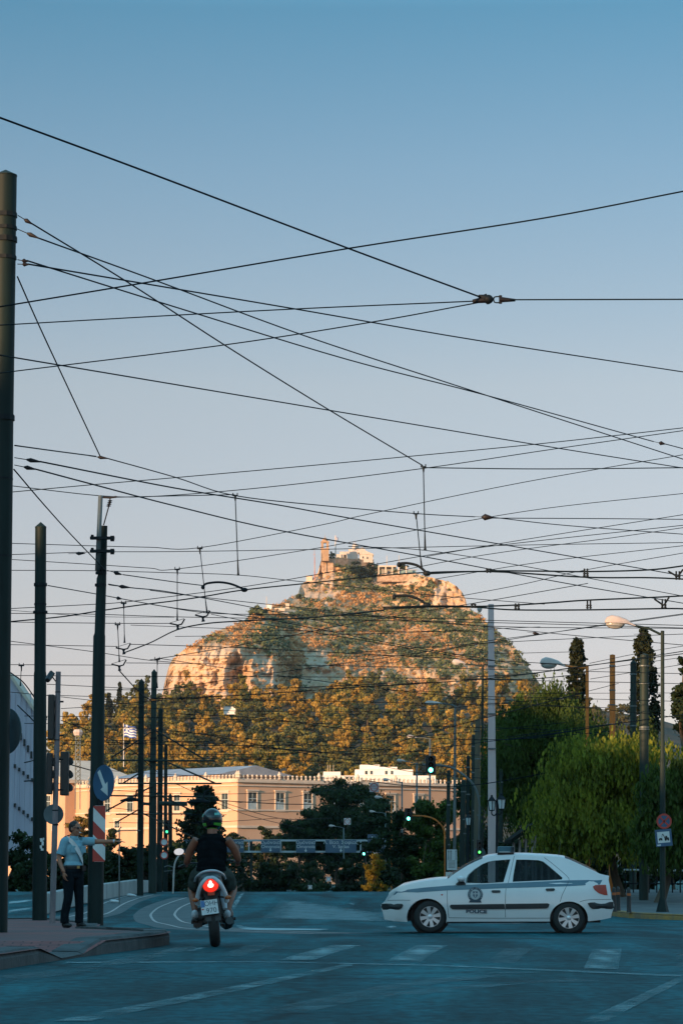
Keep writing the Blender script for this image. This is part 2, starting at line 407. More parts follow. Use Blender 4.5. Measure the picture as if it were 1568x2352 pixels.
mark([(885, 2131), (900, 2128), (912, 2130), (900, 2133)], M_PAINT2)
mark([(800, 2075), (815, 2076), (812, 2080), (797, 2079)], M_PAINT)
mark([(160, 2245), (260, 2238), (390, 2222), (300, 2236)], M_PAINT3)
mark([(0, 2262), (0, 2244), (180, 2224), (420, 2176), (480, 2176), (330, 2210), (180, 2238)], M_PAINT3)
mark([(560, 2330), (700, 2330), (1000, 2262), (1250, 2235), (1130, 2235), (900, 2262)], M_PAINT3)
mark([(760, 2300), (860, 2300), (1200, 2262), (1400, 2256), (1300, 2250), (1000, 2268)], M_PAINT3)
mark([(600, 2110), (900, 2118), (900, 2100), (700, 2070), (640, 2070)], M_PAINT3)
mark([(20, 2072), (74, 2067), (74, 2071), (20, 2078)], M_PAINT2)
mark([(20, 2092), (74, 2084), (74, 2088), (20, 2098)], M_PAINT2)
# far pavement of the left road and the traffic island
def kerbed(name, edge, top, h, m_top, m_kerb, closed):
    """raised pavement: top sheet inside a row of kerb stones along edge"""
    b = MB(); pts = [Vector(p) for p in edge]; isl_ = name == 'traffic_island'
    def dip(x, y): return .15 * max(0, 1 - (abs(y - 29.6) / 1.3) ** 2) * max(0, 1 - max(0, -3.7 - x) / 1.2) if isl_ else 0      # dropped kerb
    _, L = strip(pts, .02); _, IN = strip(pts, .70 if isl_ else .42)
    v, f = fill2d([tuple(p) for p in closed], (), .4)
    b.add([(x, y, gz(y) + h - .02 - dip(x, y)) for x, y in v], f); tag(b.build(name, m_top), kind='structure')
    k = MB(); rnd = random.Random(5)
    for i in range(len(pts) - 1):
        a, c, d, e = L[i], L[i + 1], IN[i + 1], IN[i]
        hh = h + rnd.uniform(-.004, .012); a2, c2 = a + (e - a) * .16, c + (d - c) * .16
        q = [(p.x, p.y, gz(p.y) - .05) for p in (a, c, d, e)] + [(p.x, p.y, gz(p.y) + hh * .6 - dip(p.x, p.y) * .6) for p in (a, c)] + [(p.x, p.y, gz(p.y) + hh - dip(p.x, p.y)) for p in (a2, c2, d, e)]
        k.add(q, [(0, 1, 5, 4), (4, 5, 7, 6), (6, 7, 8, 9), (1, 2, 8, 7, 5), (2, 3, 9, 8), (3, 0, 4, 6, 9)])
    o = k.build('kerb', m_kerb); tag(o, kind='structure'); return o
ISL = [(-3.5, 22), (-3.3, 25.6), (-3.05, 28.2), (-2.8, 30.2), (-2.5, 32.5), (-2.28, 34.6), (-2.2, 35.8), (-2.25, 36.6), (-2.5, 37.4), (-2.9, 38.2), (-3.4, 40), (-4.05, 46), (-4.5, 52), (-5.2, 58), (-6.3, 63), (-7.2, 64.5), (-8.3, 63)]
isl = dens(ISL, .8)
kerbed('traffic_island', list(reversed(isl)), None, .17, M_PAVER, M_KERB, [tuple(p) for p in isl] + [(-9.5, 55), (-9.5, 22)])
# right pavement with a yellow kerb
M_YK = mat('yellow_kerb', (.42, .24, .06), .7, c2=(.20, .15, .09), scale=2.5, bump=.3)
M_PAVE = mat('grey_paving', (.12, .13, .13), .85, c2=(.06, .07, .072), scale=.9, bump=.3, bscale=9)
RK = [(15.5, 71.5), (12, 73), (9.2, 74.8), (8.0, 77.5), (7.7, 81), (7.6, 88), (7.6, 104)]
rk = dens(RK, 1.0)
kerbed('pavement', rk, None, .16, M_PAVE, M_YK, [tuple(p) for p in rk] + [(24, 104), (24, 71.5)])

# ================================================================ HILL
rng = random.Random(11)
RIDGE = [(330, 1625), (366, 1610), (372, 1596), (380, 1560), (388, 1530), (398, 1512), (412, 1500), (430, 1488), (450, 1478), (480, 1462), (505, 1447), (540, 1435), (560, 1424), (580, 1412), (605, 1405), (622, 1396), (650, 1384), (664, 1374), (684, 1364), (690, 1345), (700, 1336), (716, 1330), (722, 1322), (731, 1315), (734, 1296), (739, 1284), (760, 1281), (800, 1281), (850, 1285), (862, 1296), (880, 1306), (912, 1309), (940, 1312), (968, 1322), (990, 1326), (1010, 1332), (1030, 1336), (1050, 1348), (1062, 1362), (1070, 1378), (1072, 1393), (1085, 1402), (1100, 1412), (1118, 1432), (1140, 1452), (1160, 1466), (1180, 1486), (1195, 1505), (1210, 1528), (1222, 1543), (1232, 1560), (1250, 1590), (1290, 1625), (1340, 1650)]
LOWTOP = [(-60, 1800), (60, 1772), (110, 1745), (140, 1712), (170, 1678), (200, 1668), (240, 1650), (300, 1628), (372, 1616), (500, 1618), (620, 1600), (700, 1606), (850, 1600), (1000, 1600), (1150, 1606), (1250, 1600), (1340, 1625), (1500, 1650), (1640, 1690)]
RDEP = [(330, 1520), (372, 1530), (450, 1600), (580, 1720), (700, 1840), (745, 1880), (850, 1900), (1000, 1900), (1072, 1860), (1150, 1780), (1222, 1700), (1340, 1600)]
CT = [(366, 1596), (372, 1592), (384, 1545), (412, 1506), (450, 1484), (470, 1478), (490, 1470), (520, 1482), (560, 1488), (600, 1500), (616, 1510), (640, 1530), (650, 1600)]
def rockiness(x, y):
    """1 where the hill is bare rock, 0 where it is overgrown"""
    j = 9 * mn.noise(Vector((x * .03, y * .03, 3.1))) + 5 * mn.noise(Vector((x * .1, y * .1, 7)))
    yy = y + j; xx = x + j * 1.3; r = 0
    if 340 < xx < 645: r = max(r, min(1, (yy - lerp(CT, xx)) / 8) * min(1, (645 - xx) / 14))
    if 600 < xx < 720 and yy > 1520: r = max(r, .28 * min(1, (yy - 1520) / 12) * (1 if (xx + yy * .7) % 60 < 34 else .15))
    if 690 < xx < 1010: r = max(r, (.9 if xx < 800 else .55) * max(0, 1 - abs(yy - (1556 - .02 * (xx - 700))) / (34 if xx < 860 else 22)) ** .5 if abs(yy - 1553) < 36 else 0)
    if 700 < xx < 760 and yy > 1490: r = max(r, .8)
    if 1010 < xx < 1120 and 1550 < yy: r = max(r, .4)
    if 1130 < xx < 1260: r = max(r, min(1, max(0, (yy - 1490 + (1222 - xx) * .55) / 14)) * (.4 + .3 * min(1, max(0, (xx - 1180) / 40))))
    if 690 < xx < 770 and yy < 1385: r = max(r, min(1, (772 - xx) / 10) * min(1, (1385 - yy) / 12))
    if 640 < xx < 730 and yy < 1378 - (xx - 690) * .1: r = max(r, .75)
    if 990 < xx < 1078 and yy < 1392 + (xx - 990) * .15: r = max(r, min(1, (xx - 985) / 14) * min(1, (1402 + (xx - 990) * .12 - yy) / 12))
    if 855 < xx < 985 and 1322 < yy < 1346: r = max(r, .9)
    n = mn.fractal(Vector((x * .028, y * .05, 1.7)), 1, 2, 4)
    return max(0, min(1, max(r, (n - .42) * 3 if r < .3 else 0)))
HX = [320 + 3.2 * i for i in range(325)]; HR = 210
hill = {}
def hill_grid():
    import numpy as np
    nx = len(HX); Y = np.zeros((nx, HR)); RK = np.zeros((nx, HR)); D = np.zeros((nx, HR))
    for i, x in enumerate(HX):
        yb = lerp(LOWTOP, x) + 40; yt = lerp(RIDGE, x) + 2.2 * mn.noise(Vector((x * .11, 0, 5))) + 1.6 * mn.noise(Vector((x * .37, 3, 5)))
        Y[i] = np.linspace(yb, min(yt, yb - 6), HR); RK[i] = [rockiness(x, y) for y in Y[i]]
    def blur(a, k):
        p = np.pad(a, ((k, k), (0, 0)), mode='edge'); c = np.cumsum(np.vstack([np.zeros((1, a.shape[1])), p]), 0)
        return (c[2 * k + 1:] - c[:-2 * k - 1]) / (2 * k + 1)
    # walk up the slope on a common height axis so that neighbouring columns agree
    yy = np.arange(1660, 1270, -2.0); S = np.zeros((nx, len(yy)))
    for i, x in enumerate(HX): S[i] = np.interp(-yy, -Y[i], RK[i])
    S = 1 - .86 * blur(blur(S, 22), 16); S = np.cumsum(S, 1)
    for i, x in enumerate(HX):
        ref = 420 + .00 * x; kk = 2.35 - .0009 * abs(x - 760)
        D[i] = 1490 + np.interp(-Y[i], -yy, S[i]) * kk
    vs = []
    for i, x in enumerate(HX):
        for j in range(HR):
            y = Y[i, j]; r = RK[i, j]
            d = D[i, j] + 11 * mn.fractal(Vector((x * .016, y * .03, 2)), 1, 2, 3)
            rg = mn.ridged_multi_fractal(Vector((x * .05, y * .017, 4)), .9, 2.1, 5, 1, 2)
            rh = mn.fractal(Vector((x * .16, y * .12, 9)), .8, 2, 4)
            d += r * (-6 * (rg - 1.2) + 2.2 * rh) + (1 - r) * 2.5 * rh
            if r > .5: d += 18 * max(0, 1 - ((x - 545) / 30) ** 2 - ((y - 1560) / 60) ** 2)     # the hollow in the big cliff
            gx = min(1, max(0, (x - 384) / 240)) if x < 628 else max(0, 1 - (x - 628) / 34); d -= 46 * gx * min(1, max(0, (y - 1425) / 60))     # the cliff buttress turns towards the street
            gx = min(1, max(0, (x - 690) / 120)) if x < 812 else max(0, 1 - (x - 812) / 120); d -= 16 * gx * min(1, max(0, (y - 1500) / 40))
            gx = min(1, max(0, (800 - x) / 100)); d += 62 * gx * min(1, max(0, (1412 - y) / 60))     # the summit rock turns to the left
            # the hill is round: it falls back to either side
            d += 110 * max(0, (x - 900) / 340) ** 2 + 14 * max(0, (450 - x) / 100) ** 2
            vs.append(P(x, y, d))
    return vs, [float(q) for q in RK.ravel()]
hv, hr_ = hill_grid()
hb = MB(); n = HR
hb.add(hv, [(i * n + j, (i + 1) * n + j, (i + 1) * n + j + 1, i * n + j + 1) for i in range(len(HX) - 1) for j in range(n - 1)])
# its far side
back = []
for i in range(len(HX)):
    t = hv[i * n + n - 1]
    back += [t, Vector((t.x * 1.05, t.y + 120, t.z - 60)), Vector((t.x * 1.2, t.y + 420, max(0, t.z - 260)))]
hb.add(back, [(i * 3 + j, (i + 1) * 3 + j, (i + 1) * 3 + j + 1, i * 3 + j + 1) for i in range(len(HX) - 1) for j in range(2)])
def hillmat():
    m = bpy.data.materials.new('hill_ground'); m.use_nodes = True; t = m.node_tree; b = t.nodes['Principled BSDF']; b.inputs['Roughness'].default_value = .95; b.inputs['Specular IOR Level'].default_value = .1
    at = t.nodes.new('ShaderNodeAttribute'); at.attribute_name = 'rock'
    co = t.nodes.new('ShaderNodeTexCoord')
    def ramp(sc, a, c, e0=.35, e1=.65, mp=None, dt=6):
        n = t.nodes.new('ShaderNodeTexNoise'); n.inputs['Scale'].default_value = sc; n.inputs['Detail'].default_value = dt; n.inputs['Roughness'].default_value = .7
        src = co.outputs['Object']
        if mp:
            k = t.nodes.new('ShaderNodeMapping'); k.inputs['Scale'].default_value = mp; t.links.new(src, k.inputs[0]); src = k.outputs[0]
        t.links.new(src, n.inputs['Vector']); r = t.nodes.new('ShaderNodeValToRGB')
        r.color_ramp.elements[0].position = e0; r.color_ramp.elements[1].position = e1
        r.color_ramp.elements[0].color = (*a, 1); r.color_ramp.elements[1].color = (*c, 1); t.links.new(n.outputs['Fac'], r.inputs[0]); return n, r
    n1, r1 = ramp(.06, (.44, .29, .17), (.62, .47, .35), .38, .6, (1, 1, .4))
    n2, r2 = ramp(.07, (.22, .17, .085), (.56, .37, .21), .34, .58)
    mx = t.nodes.new('ShaderNodeMix'); mx.data_type = 'RGBA'
    t.links.new(at.outputs['Fac'], mx.inputs['Factor']); t.links.new(r2.outputs[0], mx.inputs['A']); t.links.new(r1.outputs[0], mx.inputs['B']); t.links.new(mx.outputs['Result'], b.inputs['Base Color'])
    nb, _ = ramp(.25, (0, 0, 0), (1, 1, 1), mp=(1, 1, .6), dt=8)
    bp = t.nodes.new('ShaderNodeBump'); bp.inputs['Strength'].default_value = .6; bp.inputs['Distance'].default_value = 2.2
    t.links.new(nb.outputs['Fac'], bp.inputs['Height']); t.links.new(bp.outputs[0], b.inputs['Normal'])
    return m
M_HILL = hillmat()
ho = hb.build('hill', M_HILL, smooth=True); tag(ho, kind='structure')
at = ho.data.attributes.new('rock', 'FLOAT', 'POINT'); at.data.foreach_set('value', hr_ + [.3] * len(back))
# lower wooded slope
LX = [-160 + 16 * i for i in range(122)]; LR = 40; lv = []
def low_pt(x, s):
    """point of the lower slope: s = 0 at its foot, 1 at its top"""
    yt = lerp(LOWTOP, x); y = 1905 + (yt - 1905) * s; d = 1000 + 500 * s
    d += 14 * mn.noise(Vector((x * .012, s * 4, 0)))
    return P(x, y, d)
lb = MB()
FOOT = [low_pt(x, 0) for x in LX]
lb.add([(p.x, p.y, p.z) for p in FOOT] + [(p.x, p.y - 120, -4) for p in FOOT], [(i, i + 1, i + 1 + len(LX), i + len(LX)) for i in range(len(LX) - 1)])
lb.add([low_pt(x, j / (LR - 1)) for x in LX for j in range(LR)] + [low_pt(x, 1) + Vector((0, 60, -30)) for x in LX],
       [(i * LR + j, (i + 1) * LR + j, (i + 1) * LR + j + 1, i * LR + j + 1) for i in range(len(LX) - 1) for j in range(LR - 1)] +
       [(i * LR + LR - 1, (i + 1) * LR + LR - 1, len(LX) * LR + i + 1, len(LX) * LR + i) for i in range(len(LX) - 1)])
M_WOODFLOOR = mat('wood_floor', (.05, .04, .022), .95, c2=(.018, .022, .013), scale=.08)  # kept dark so the gaps between crowns read as shade
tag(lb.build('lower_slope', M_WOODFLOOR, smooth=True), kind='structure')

# ================================================================ FOLIAGE BUILDERS
def leaf(b, c, s, rnd, asp=1.0, n=None, hang=False):
    if hang:
        a = rnd.uniform(0, 6.28); u = Vector((math.cos(a), math.sin(a), 0)) * s * .5; v = Vector((rnd.uniform(-.25, .25), rnd.uniform(-.25, .25), -1)).normalized() * s * asp * .5
    else:
        u = Vector((rnd.gauss(0, 1), rnd.gauss(0, 1), rnd.gauss(0, 1)))
        if n is not None:
            m_ = (n + Vector((rnd.gauss(0, .45), rnd.gauss(0, .45), rnd.gauss(0, .45)))).normalized()
            u = (u - m_ * u.dot(m_)).normalized(); v = m_.cross(u) * s * asp * .5; u = u * s * .5
        else:
            u = u.normalized(); v = u.orthogonal().normalized()
            v = (Matrix.Rotation(rnd.uniform(0, 6.28), 3, u) @ v) * s * asp * .5; u = u * s * .5
    b.add([c - u * .6 - v, c + u * .6 - v * .6, c + u + v * .3, c + v, c - u + v * .1], [(0, 1, 2, 3, 4)])
def crown(b, clumps, n, size, rnd, hang=False, asp=1.0, shell=.55, loose=False):
    tot = sum(r[0] * r[1] + r[1] * r[2] + r[0] * r[2] for c, r in clumps)
    for c, r in clumps:
        k = int(n * (r[0] * r[1] + r[1] * r[2] + r[0] * r[2]) / tot); c = Vector(c)
        for _ in range(k):
            d = Vector((rnd.gauss(0, 1), rnd.gauss(0, 1), rnd.gauss(0, 1))).normalized()
            if loose: leaf(b, c + Vector((d.x * r[0], d.y * r[1], d.z * r[2])) * abs(rnd.gauss(.62, .36)), size * rnd.uniform(.5, 1.3), rnd, asp, d, hang); continue
            q = shell + (1 - shell) * rnd.random() ** .6
            if rnd.random() < .12: q *= 1.15
            p = c + Vector((d.x * r[0], d.y * r[1], d.z * r[2])) * q
            leaf(b, p, size * rnd.uniform(.6, 1.35), rnd, asp, d, hang)
def limbs(b, base, top, clumps, r0, rnd):
    pts = [Vector(base)]; base = Vector(base); top = Vector(top); w = (top - base).length
    for i in range(1, 5):
        pts.append(base.lerp(top, i / 4) + Vector((rnd.uniform(-.05, .05), rnd.uniform(-.05, .05), 0)) * w)
    b.tube(pts, [r0 * (1.25 if i == 0 else 1 - .16 * i) for i in range(5)], 8)
    for c, r in clumps:
        c = Vector(c); s = pts[rnd.choice((2, 3, 3, 4))]
        if (c - s).length > .2: b.tube([s, s.lerp(c, .5) + Vector((0, 0, .08 * (c - s).length)), c], [r0 * .5, r0 * .33, r0 * .12], 6)
def sub(clumps, k, f, rnd):
    """break each big lump into k smaller ones near its surface"""
    out = []
    for c, r in clumps:
        c = Vector(c)
        for _ in range(k):
            d = Vector((rnd.gauss(0, 1), rnd.gauss(0, 1), rnd.gauss(0, 1))).normalized(); s = f * rnd.uniform(.65, 1.3)
            out.append((c + Vector((d.x * r[0], d.y * r[1], d.z * r[2])) * .72, (r[0] * s, r[1] * s, r[2] * s * .8)))
    return out
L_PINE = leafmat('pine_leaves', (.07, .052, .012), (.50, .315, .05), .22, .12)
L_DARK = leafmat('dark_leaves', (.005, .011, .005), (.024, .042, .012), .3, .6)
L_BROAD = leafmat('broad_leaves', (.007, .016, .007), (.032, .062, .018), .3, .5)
L_PEPPER = leafmat('pepper_leaves', (.016, .036, .004), (.30, .32, .035), .35, 1.1)  # yellow-lit tips and dark clumps put into the leaf colour
L_PEPPER2 = leafmat('shaded_pepper_leaves', (.010, .026, .006), (.085, .135, .022), .35, .8)  # darker copy of the pepper leaves, shade put into the colour
L_CYP = leafmat('cypress_leaves', (.006, .013, .008), (.034, .042, .016), .2, 1.0)
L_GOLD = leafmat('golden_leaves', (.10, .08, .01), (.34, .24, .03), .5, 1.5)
L_DRY = leafmat('dry_scrub_leaves', (.22, .12, .045), (.62, .34, .14), .15, .05)
L_GREEN = leafmat('green_scrub_leaves', (.025, .05, .03), (.15, .17, .07), .15, .05)
L_AGAVE = leafmat('agave_leaves', (.18, .19, .09), (.46, .38, .12), .3, .05)
M_BARK = mat('bark', (.10, .075, .05), .9, c2=(.05, .04, .03), scale=3, bump=.6, streak=(1, 1, .3))
# ---- scrub on the hill (nobody could count it)
def hill_at(x, y):
    i = min(range(len(HX)), key=lambda k: abs(HX[k] - x)) if not (HX[0] <= x <= HX[-1]) else int((x - HX[0]) / 3.2)
    col = hv[i * HR:(i + 1) * HR]
    yb = pix(col[0])[1]; yt = pix(col[-1])[1]
    if not (yt < y < yb): return None, 0
    j = max(0, min(HR - 1, int((yb - y) / (yb - yt) * (HR - 1)))); return col[j], hr_[i * HR + j]
dry, grn, agv = MB(), MB(), MB()
cnt = 0
while cnt < 4600:
    x = rng.uniform(375, 1245); y = rng.uniform(1300, 1630)
    p, r = hill_at(x, y)
    if p is None: continue
    if r > .35 and rng.random() < (.995 if x < 648 else .55 if x < 700 and y > 1500 else .93 if r > .7 else .7): continue
    cnt += 1
    z = mn.noise(Vector((x * .012, y * .02, 0))) + .35 * mn.noise(Vector((x * .06, y * .06, 4))) + (x - 720) / 900 + rng.uniform(-.35, .35) - (y - 1480) / 900 - .16
    if y < 1360 and 770 < x < 990: z += .5
    if z < -.02: b, s, k = dry, rng.uniform(.9, 2.4), 16
    elif rng.random() < .25: b, s, k = agv, rng.uniform(.9, 1.7), 12
    else: b, s, k = grn, rng.uniform(1.0, 3.2), 18
    for _ in range(k):
        d = Vector((rng.gauss(0, 1), rng.gauss(0, 1), abs(rng.gauss(0, 1)))).normalized()
        leaf(b, p + Vector((d.x * s, d.y * s - .6, d.z * s * .9 + .3)) * rng.uniform(.35, 1), s * rng.uniform(.32, .62), rng, 1.0 if b is not agv else 2.2, d)
for b, nm, m in ((dry, 'dry_scrub', L_DRY), (grn, 'green_scrub', L_GREEN), (agv, 'agave_plants', L_AGAVE)): tag(b.build(nm, m), kind='stuff')
# ---- the pine wood below the cliffs: single trees
protos = []
for k in range(6):
    rnd = random.Random(50 + k); b = MB(); b.k = 0
    H = rnd.uniform(8, 11); W = rnd.uniform(4.0, 5.6)
    big = [((rnd.uniform(-.5, .5) * W, rnd.uniform(-.5, .5) * W, H * rnd.uniform(.4, .92)), (W * rnd.uniform(.35, .55), W * rnd.uniform(.35, .55), H * rnd.uniform(.14, .22))) for _ in range(6)]
    big += [((0, 0, H * .5), (W * .75, W * .75, H * .3)), ((rnd.uniform(-2, 2), rnd.uniform(-2, 2), H * .3), (W * .6, W * .6, H * .2))]
    crown(b, sub(big, 3, .5, rnd), 1150, .72, rnd, shell=.7)
    b.k = 1; b.tube([(0, 0, -2), (.2, .1, H * .4), (0, 0, H * .8)], [.4, .3, .12], 6)
    protos.append((b, H))
L_OLIVE = leafmat('olive_pine_leaves', (.04, .048, .012), (.31, .26, .05), .22, .12); L_DEEP = leafmat('deep_green_pine_leaves', (.012, .03, .014), (.14, .14, .04), .2, .12)
pr = [b.build('pine_tree', [(L_PINE, L_OLIVE, L_PINE, L_DEEP, L_OLIVE, L_PINE)[i], M_BARK], smooth=False) for i, (b, H) in enumerate(protos)]
spots = []
tries = 0
while len(spots) < 296 and tries < 60000:
    tries += 1
    s = rng.random() ** 1.0; x = rng.uniform(118, 1330)
    if s > .93 and rng.random() < .3: continue
    p = low_pt(x, s)
    if pix(p)[1] > 1835 or (x > 1150 and rng.random() < .7): continue
    if x > 900 and s < .12: continue
    if any((p - q).length < 8.6 for q in spots): continue
    spots.append(p)
for i, p in enumerate(spots):
    o = pr[i % 6] if i < 6 else pr[rng.randrange(6)].copy()
    if i >= 6: COL.objects.link(o)
    s = rng.uniform(.85, 1.5)
    o.location = p; o.rotation_euler = (0, 0, rng.uniform(0, 6.28)); o.scale = (s, s, s * rng.uniform(.9, 1.25))
    tag(o, 'pine with a rounded golden green crown in the wood below the cliffs of the hill', 'pine tree', 'pines in the wood on the lower slope of the hill')

# the rest of the wood, behind and between the single pines
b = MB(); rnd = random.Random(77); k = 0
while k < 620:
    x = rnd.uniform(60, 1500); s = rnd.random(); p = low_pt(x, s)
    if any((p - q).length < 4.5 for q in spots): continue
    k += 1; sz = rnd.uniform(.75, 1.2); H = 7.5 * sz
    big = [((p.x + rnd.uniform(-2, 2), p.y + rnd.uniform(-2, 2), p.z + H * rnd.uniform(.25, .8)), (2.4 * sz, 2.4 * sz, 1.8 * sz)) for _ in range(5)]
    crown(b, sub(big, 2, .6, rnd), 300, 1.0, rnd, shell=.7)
tag(b.build('pine_wood', leafmat('pine_wood_leaves', (.010, .020, .012), (.13, .115, .032), .2, .06)), kind='stuff')  # filler crowns coloured dark: shade between the single pines is painted in
# ================================================================ BUILDINGS
M_OCHRE = mat('ochre_render', (.56, .36, .24), .85, c2=(.50, .31, .20), scale=.15, streak=(1, 1, .4))
M_TRIM = mat('pale_stone', (.62, .52, .42), .8, c2=(.5, .42, .34), scale=.4)
M_WHITE = mat('white_render', (.78, .75, .72), .8, c2=(.66, .64, .62), scale=.1)
M_PANE = mat('window_glass', (.05, .07, .075), .12, c2=(.02, .03, .03), scale=.6)
M_SHUT = mat('shutter_paint', (.42, .5, .52), .6, c2=(.3, .38, .4), scale=.8)
M_ZINC = mat('zinc_roof', (.34, .36, .40), .5, c2=(.24, .26, .30), scale=.3, metal=.3)
M_DARK = mat('dark_opening', (.03, .03, .032), .7, scale=1)
def frame(p0, d):
    """local frame on a wall: u along d, w out of the wall towards the street"""
    u = Vector((d[0], d[1], 0)).normalized(); w_ = Vector((u.y, -u.x, 0))
    return Vector(p0), u, w_
def wbox(b, fr, u0, u1, z0, z1, w0, w1):
    o, u, w_ = fr
    m = Matrix((u, w_, Vector((0, 0, 1)))).transposed()
    return b.box(o + u * (u0 + u1) / 2 + w_ * (w0 + w1) / 2 + Vector((0, 0, (z0 + z1) / 2)), (abs(u1 - u0), abs(w1 - w0), z1 - z0), m)
par = empty('parliament_building', (GX(545, 600), 600, 0), 'long ochre palace with a toothed parapet and white framed windows below the wooded hill', 'building')
CO = Vector((GX(545, 600), 600, 0)); Z = lambda y, Y: P(784, y, Y).z
zt = Z(1797, 600)
dS, dW = Vector((.77, .64, 0)), Vector((-.64, .77, 0))
def lpart(b, name, m, par=par): 
    o = b.build(name, m, par); o.matrix_parent_inverse = Matrix.Translation(-Vector(par.location)); return o
LS, LW = 66, 62
fS = frame(CO, dS); fW = (CO, dW, Vector((-.77, -.64, 0)))
b = MB()
q = [CO, CO + dS * LS, CO + dS * LS + dW * LW, CO + dW * LW]
b.add([(*p.xy, -3) for p in q] + [(*p.xy, zt) for p in q], [(0, 1, 5, 4), (1, 2, 6, 5), (2, 3, 7, 6), (3, 0, 4, 7), (4, 5, 6, 7)])
lpart(b, 'wall', M_OCHRE)
b = MB()
for fr, L in ((fS, LS), (fW, LW)):
    wbox(b, fr, -.3, L, zt, zt + .45, -.3, .45); wbox(b, fr, -.25, L, zt - .8, zt - .55, 0, .25)
    wbox(b, fr, -.25, L, Z(1862, 600), Z(1862, 600) + .3, 0, .22); wbox(b, fr, -.25, L, Z(1902, 600), Z(1902, 600) + .5, 0, .3)
lpart(b, 'cornice', M_TRIM)
b = MB()
for fr, L in ((fS, LS), (fW, LW)):
    k = 0; u = .2
    wbox(b, fr, -.25, L, zt + .45, zt + .8, -.1, .25)
    while u < L:
        big = k % 9 == 0; h = 1.5 if big else .95
        o, uu, ww = fr; c = o + uu * u + ww * .08 + Vector((0, 0, zt + .8))
        b.lathe([(.30, 0), (.26, h * .5), (.34, h * .62), (.25, h * .85), (.05, h)] if not big else [(.5, 0), (.4, h * .45), (.52, h * .6), (.3, h * .85), (.06, h * 1.15)], c, 8)
        u += 1.25; k += 1
lpart(b, 'parapet', M_TRIM)
def window(fr, u, z0, z1, wd, side=False):
    b = MB(); t = .32
    for a in ((u - wd / 2 - t, u - wd / 2, z0 - .3, z1 + t), (u + wd / 2, u + wd / 2 + t, z0 - .3, z1 + t), (u - wd / 2, u + wd / 2, z1, z1 + t), (u - wd / 2 - .1, u + wd / 2 + .1, z0 - .3, z0)): wbox(b, fr, *a, 0, .2)
    wbox(b, fr, u - wd / 2 - .5, u + wd / 2 + .5, z1 + t, z1 + t + .28, 0, .38)
    f = lpart(b, 'window', M_TRIM)
    g_ = MB(); wbox(g_, fr, u - wd / 2, u + wd / 2, z0, z1, .01, .05); pn = lpart(g_, 'pane', M_PANE); pn.parent = f; pn.matrix_parent_inverse = Matrix()
    s = MB()
    wbox(s, fr, u - .05, u + .05, z0, z1, .05, .11); wbox(s, fr, u - wd / 2, u + wd / 2, z0 + (z1 - z0) * .62, z0 + (z1 - z0) * .66, .05, .1)
    if not side: wbox(s, fr, u - wd / 2, u - .06, z0, z0 + (z1 - z0) * .5, .06, .13); wbox(s, fr, u + .06, u + wd / 2, z0, z0 + (z1 - z0) * .45, .06, .13)
    pn = lpart(s, 'shutter', M_SHUT); pn.parent = f; pn.matrix_parent_inverse = Matrix()
for i in range(7):
    u = next(k * .1 for k in range(660) if pix(CO + dS * k * .1 + Vector((0, 0, 15)))[0] >= 579 + 63.5 * i); Y = 600 + .64 * u
    window(fS, u, Z(1860, 600), Z(1820, 600), 2.3)
for u in (4.4, 13, 22, 31, 40, 49): window(fW, u, Z(1862, 600), Z(1822, 600), 2.2, True)
for u in (9, 18, 27, 36, 45): window(fW, u, Z(1908, 600), Z(1880, 600), 2.0, True)
# set-back upper floor with a zinc roof, and the gabled portico block farther along the sunlit side
b = MB(); cen = CO + dW * 40 + dS * 20
mm = Matrix((dS, dW, Vector((0, 0, 1)))).transposed()
b.box(cen + Vector((0, 0, zt + 1)), (20, 40, 3.2), mm); lpart(b, 'wall', M_OCHRE)
b = MB()
for sgn in (-1, 1):
    b.add([cen + dS * sgn * 11 + dW * -21 + Vector((0, 0, zt + 2.4)), cen + dS * sgn * 11 + dW * 21 + Vector((0, 0, zt + 2.4)), cen + dW * 21 + Vector((0, 0, zt + 4.6)), cen - dW * 21 + Vector((0, 0, zt + 4.6))], [(0, 1, 2, 3)])
    for e in (-21, 21): b.add([cen + dS * sgn * 11 + dW * e + Vector((0, 0, zt + 2.4)), cen + dW * e + Vector((0, 0, zt + 4.6)), cen + dW * e + Vector((0, 0, zt + 2.4))], [(0, 1, 2)])
lpart(b, 'roof', M_ZINC)
po = CO + dW * 62; fP = (po, dW, Vector((-.77, -.64, 0)))
b = MB(); wbox(b, fP, 0, 38, -3, zt + 1.2, -20, 3.0); lpart(b, 'wall', M_OCHRE)
b = MB(); o_, u_, w_ = fP
b.prism([(-.8, zt + 1.2), (38.8, zt + 1.2), (38.8, zt + 2.0), (19, zt + 7.4), (-.8, zt + 2.0)], 22, lambda u, v, w: o_ + u_ * u + w_ * (3.6 - w) + Vector((0, 0, v)))
lpart(b, 'gable', M_TRIM)
b = MB(); b.lathe([(.9, 0), (.6, 1.0), (.95, 1.6), (.4, 2.4), (.5, 3.2), (.1, 4)], o_ + u_ * 19 + w_ * 3 + Vector((0, 0, zt + 7.2)), 8); lpart(b, 'finial', M_TRIM)
for i in range(6):
    b = MB(); c = o_ + u_ * (4 + i * 6) + w_ * 3.3; b.lathe([(.75, Z(1908, 640)), (.7, Z(1908, 640) + .6), (.55, zt - 1), (.8, zt - .3)], c, 10); lpart(b, 'pilaster', M_TRIM)
    window((o_ + w_ * 3.0, u_, w_), 7 + i * 6, Z(1862, 640), Z(1826, 640), 1.9, True) if i < 5 else 0
wing = empty('palace_wing', P(190, 1900, 720), 'low sunlit ochre wing with a flat roof left of the palace, behind the posts', 'building')
wl = Vector(wing.location)
b = MB(); fQ = (Vector((GX(262, 690), 690, 0)), Vector((-.95, .31, 0)), Vector((-.31, -.95, 0)))
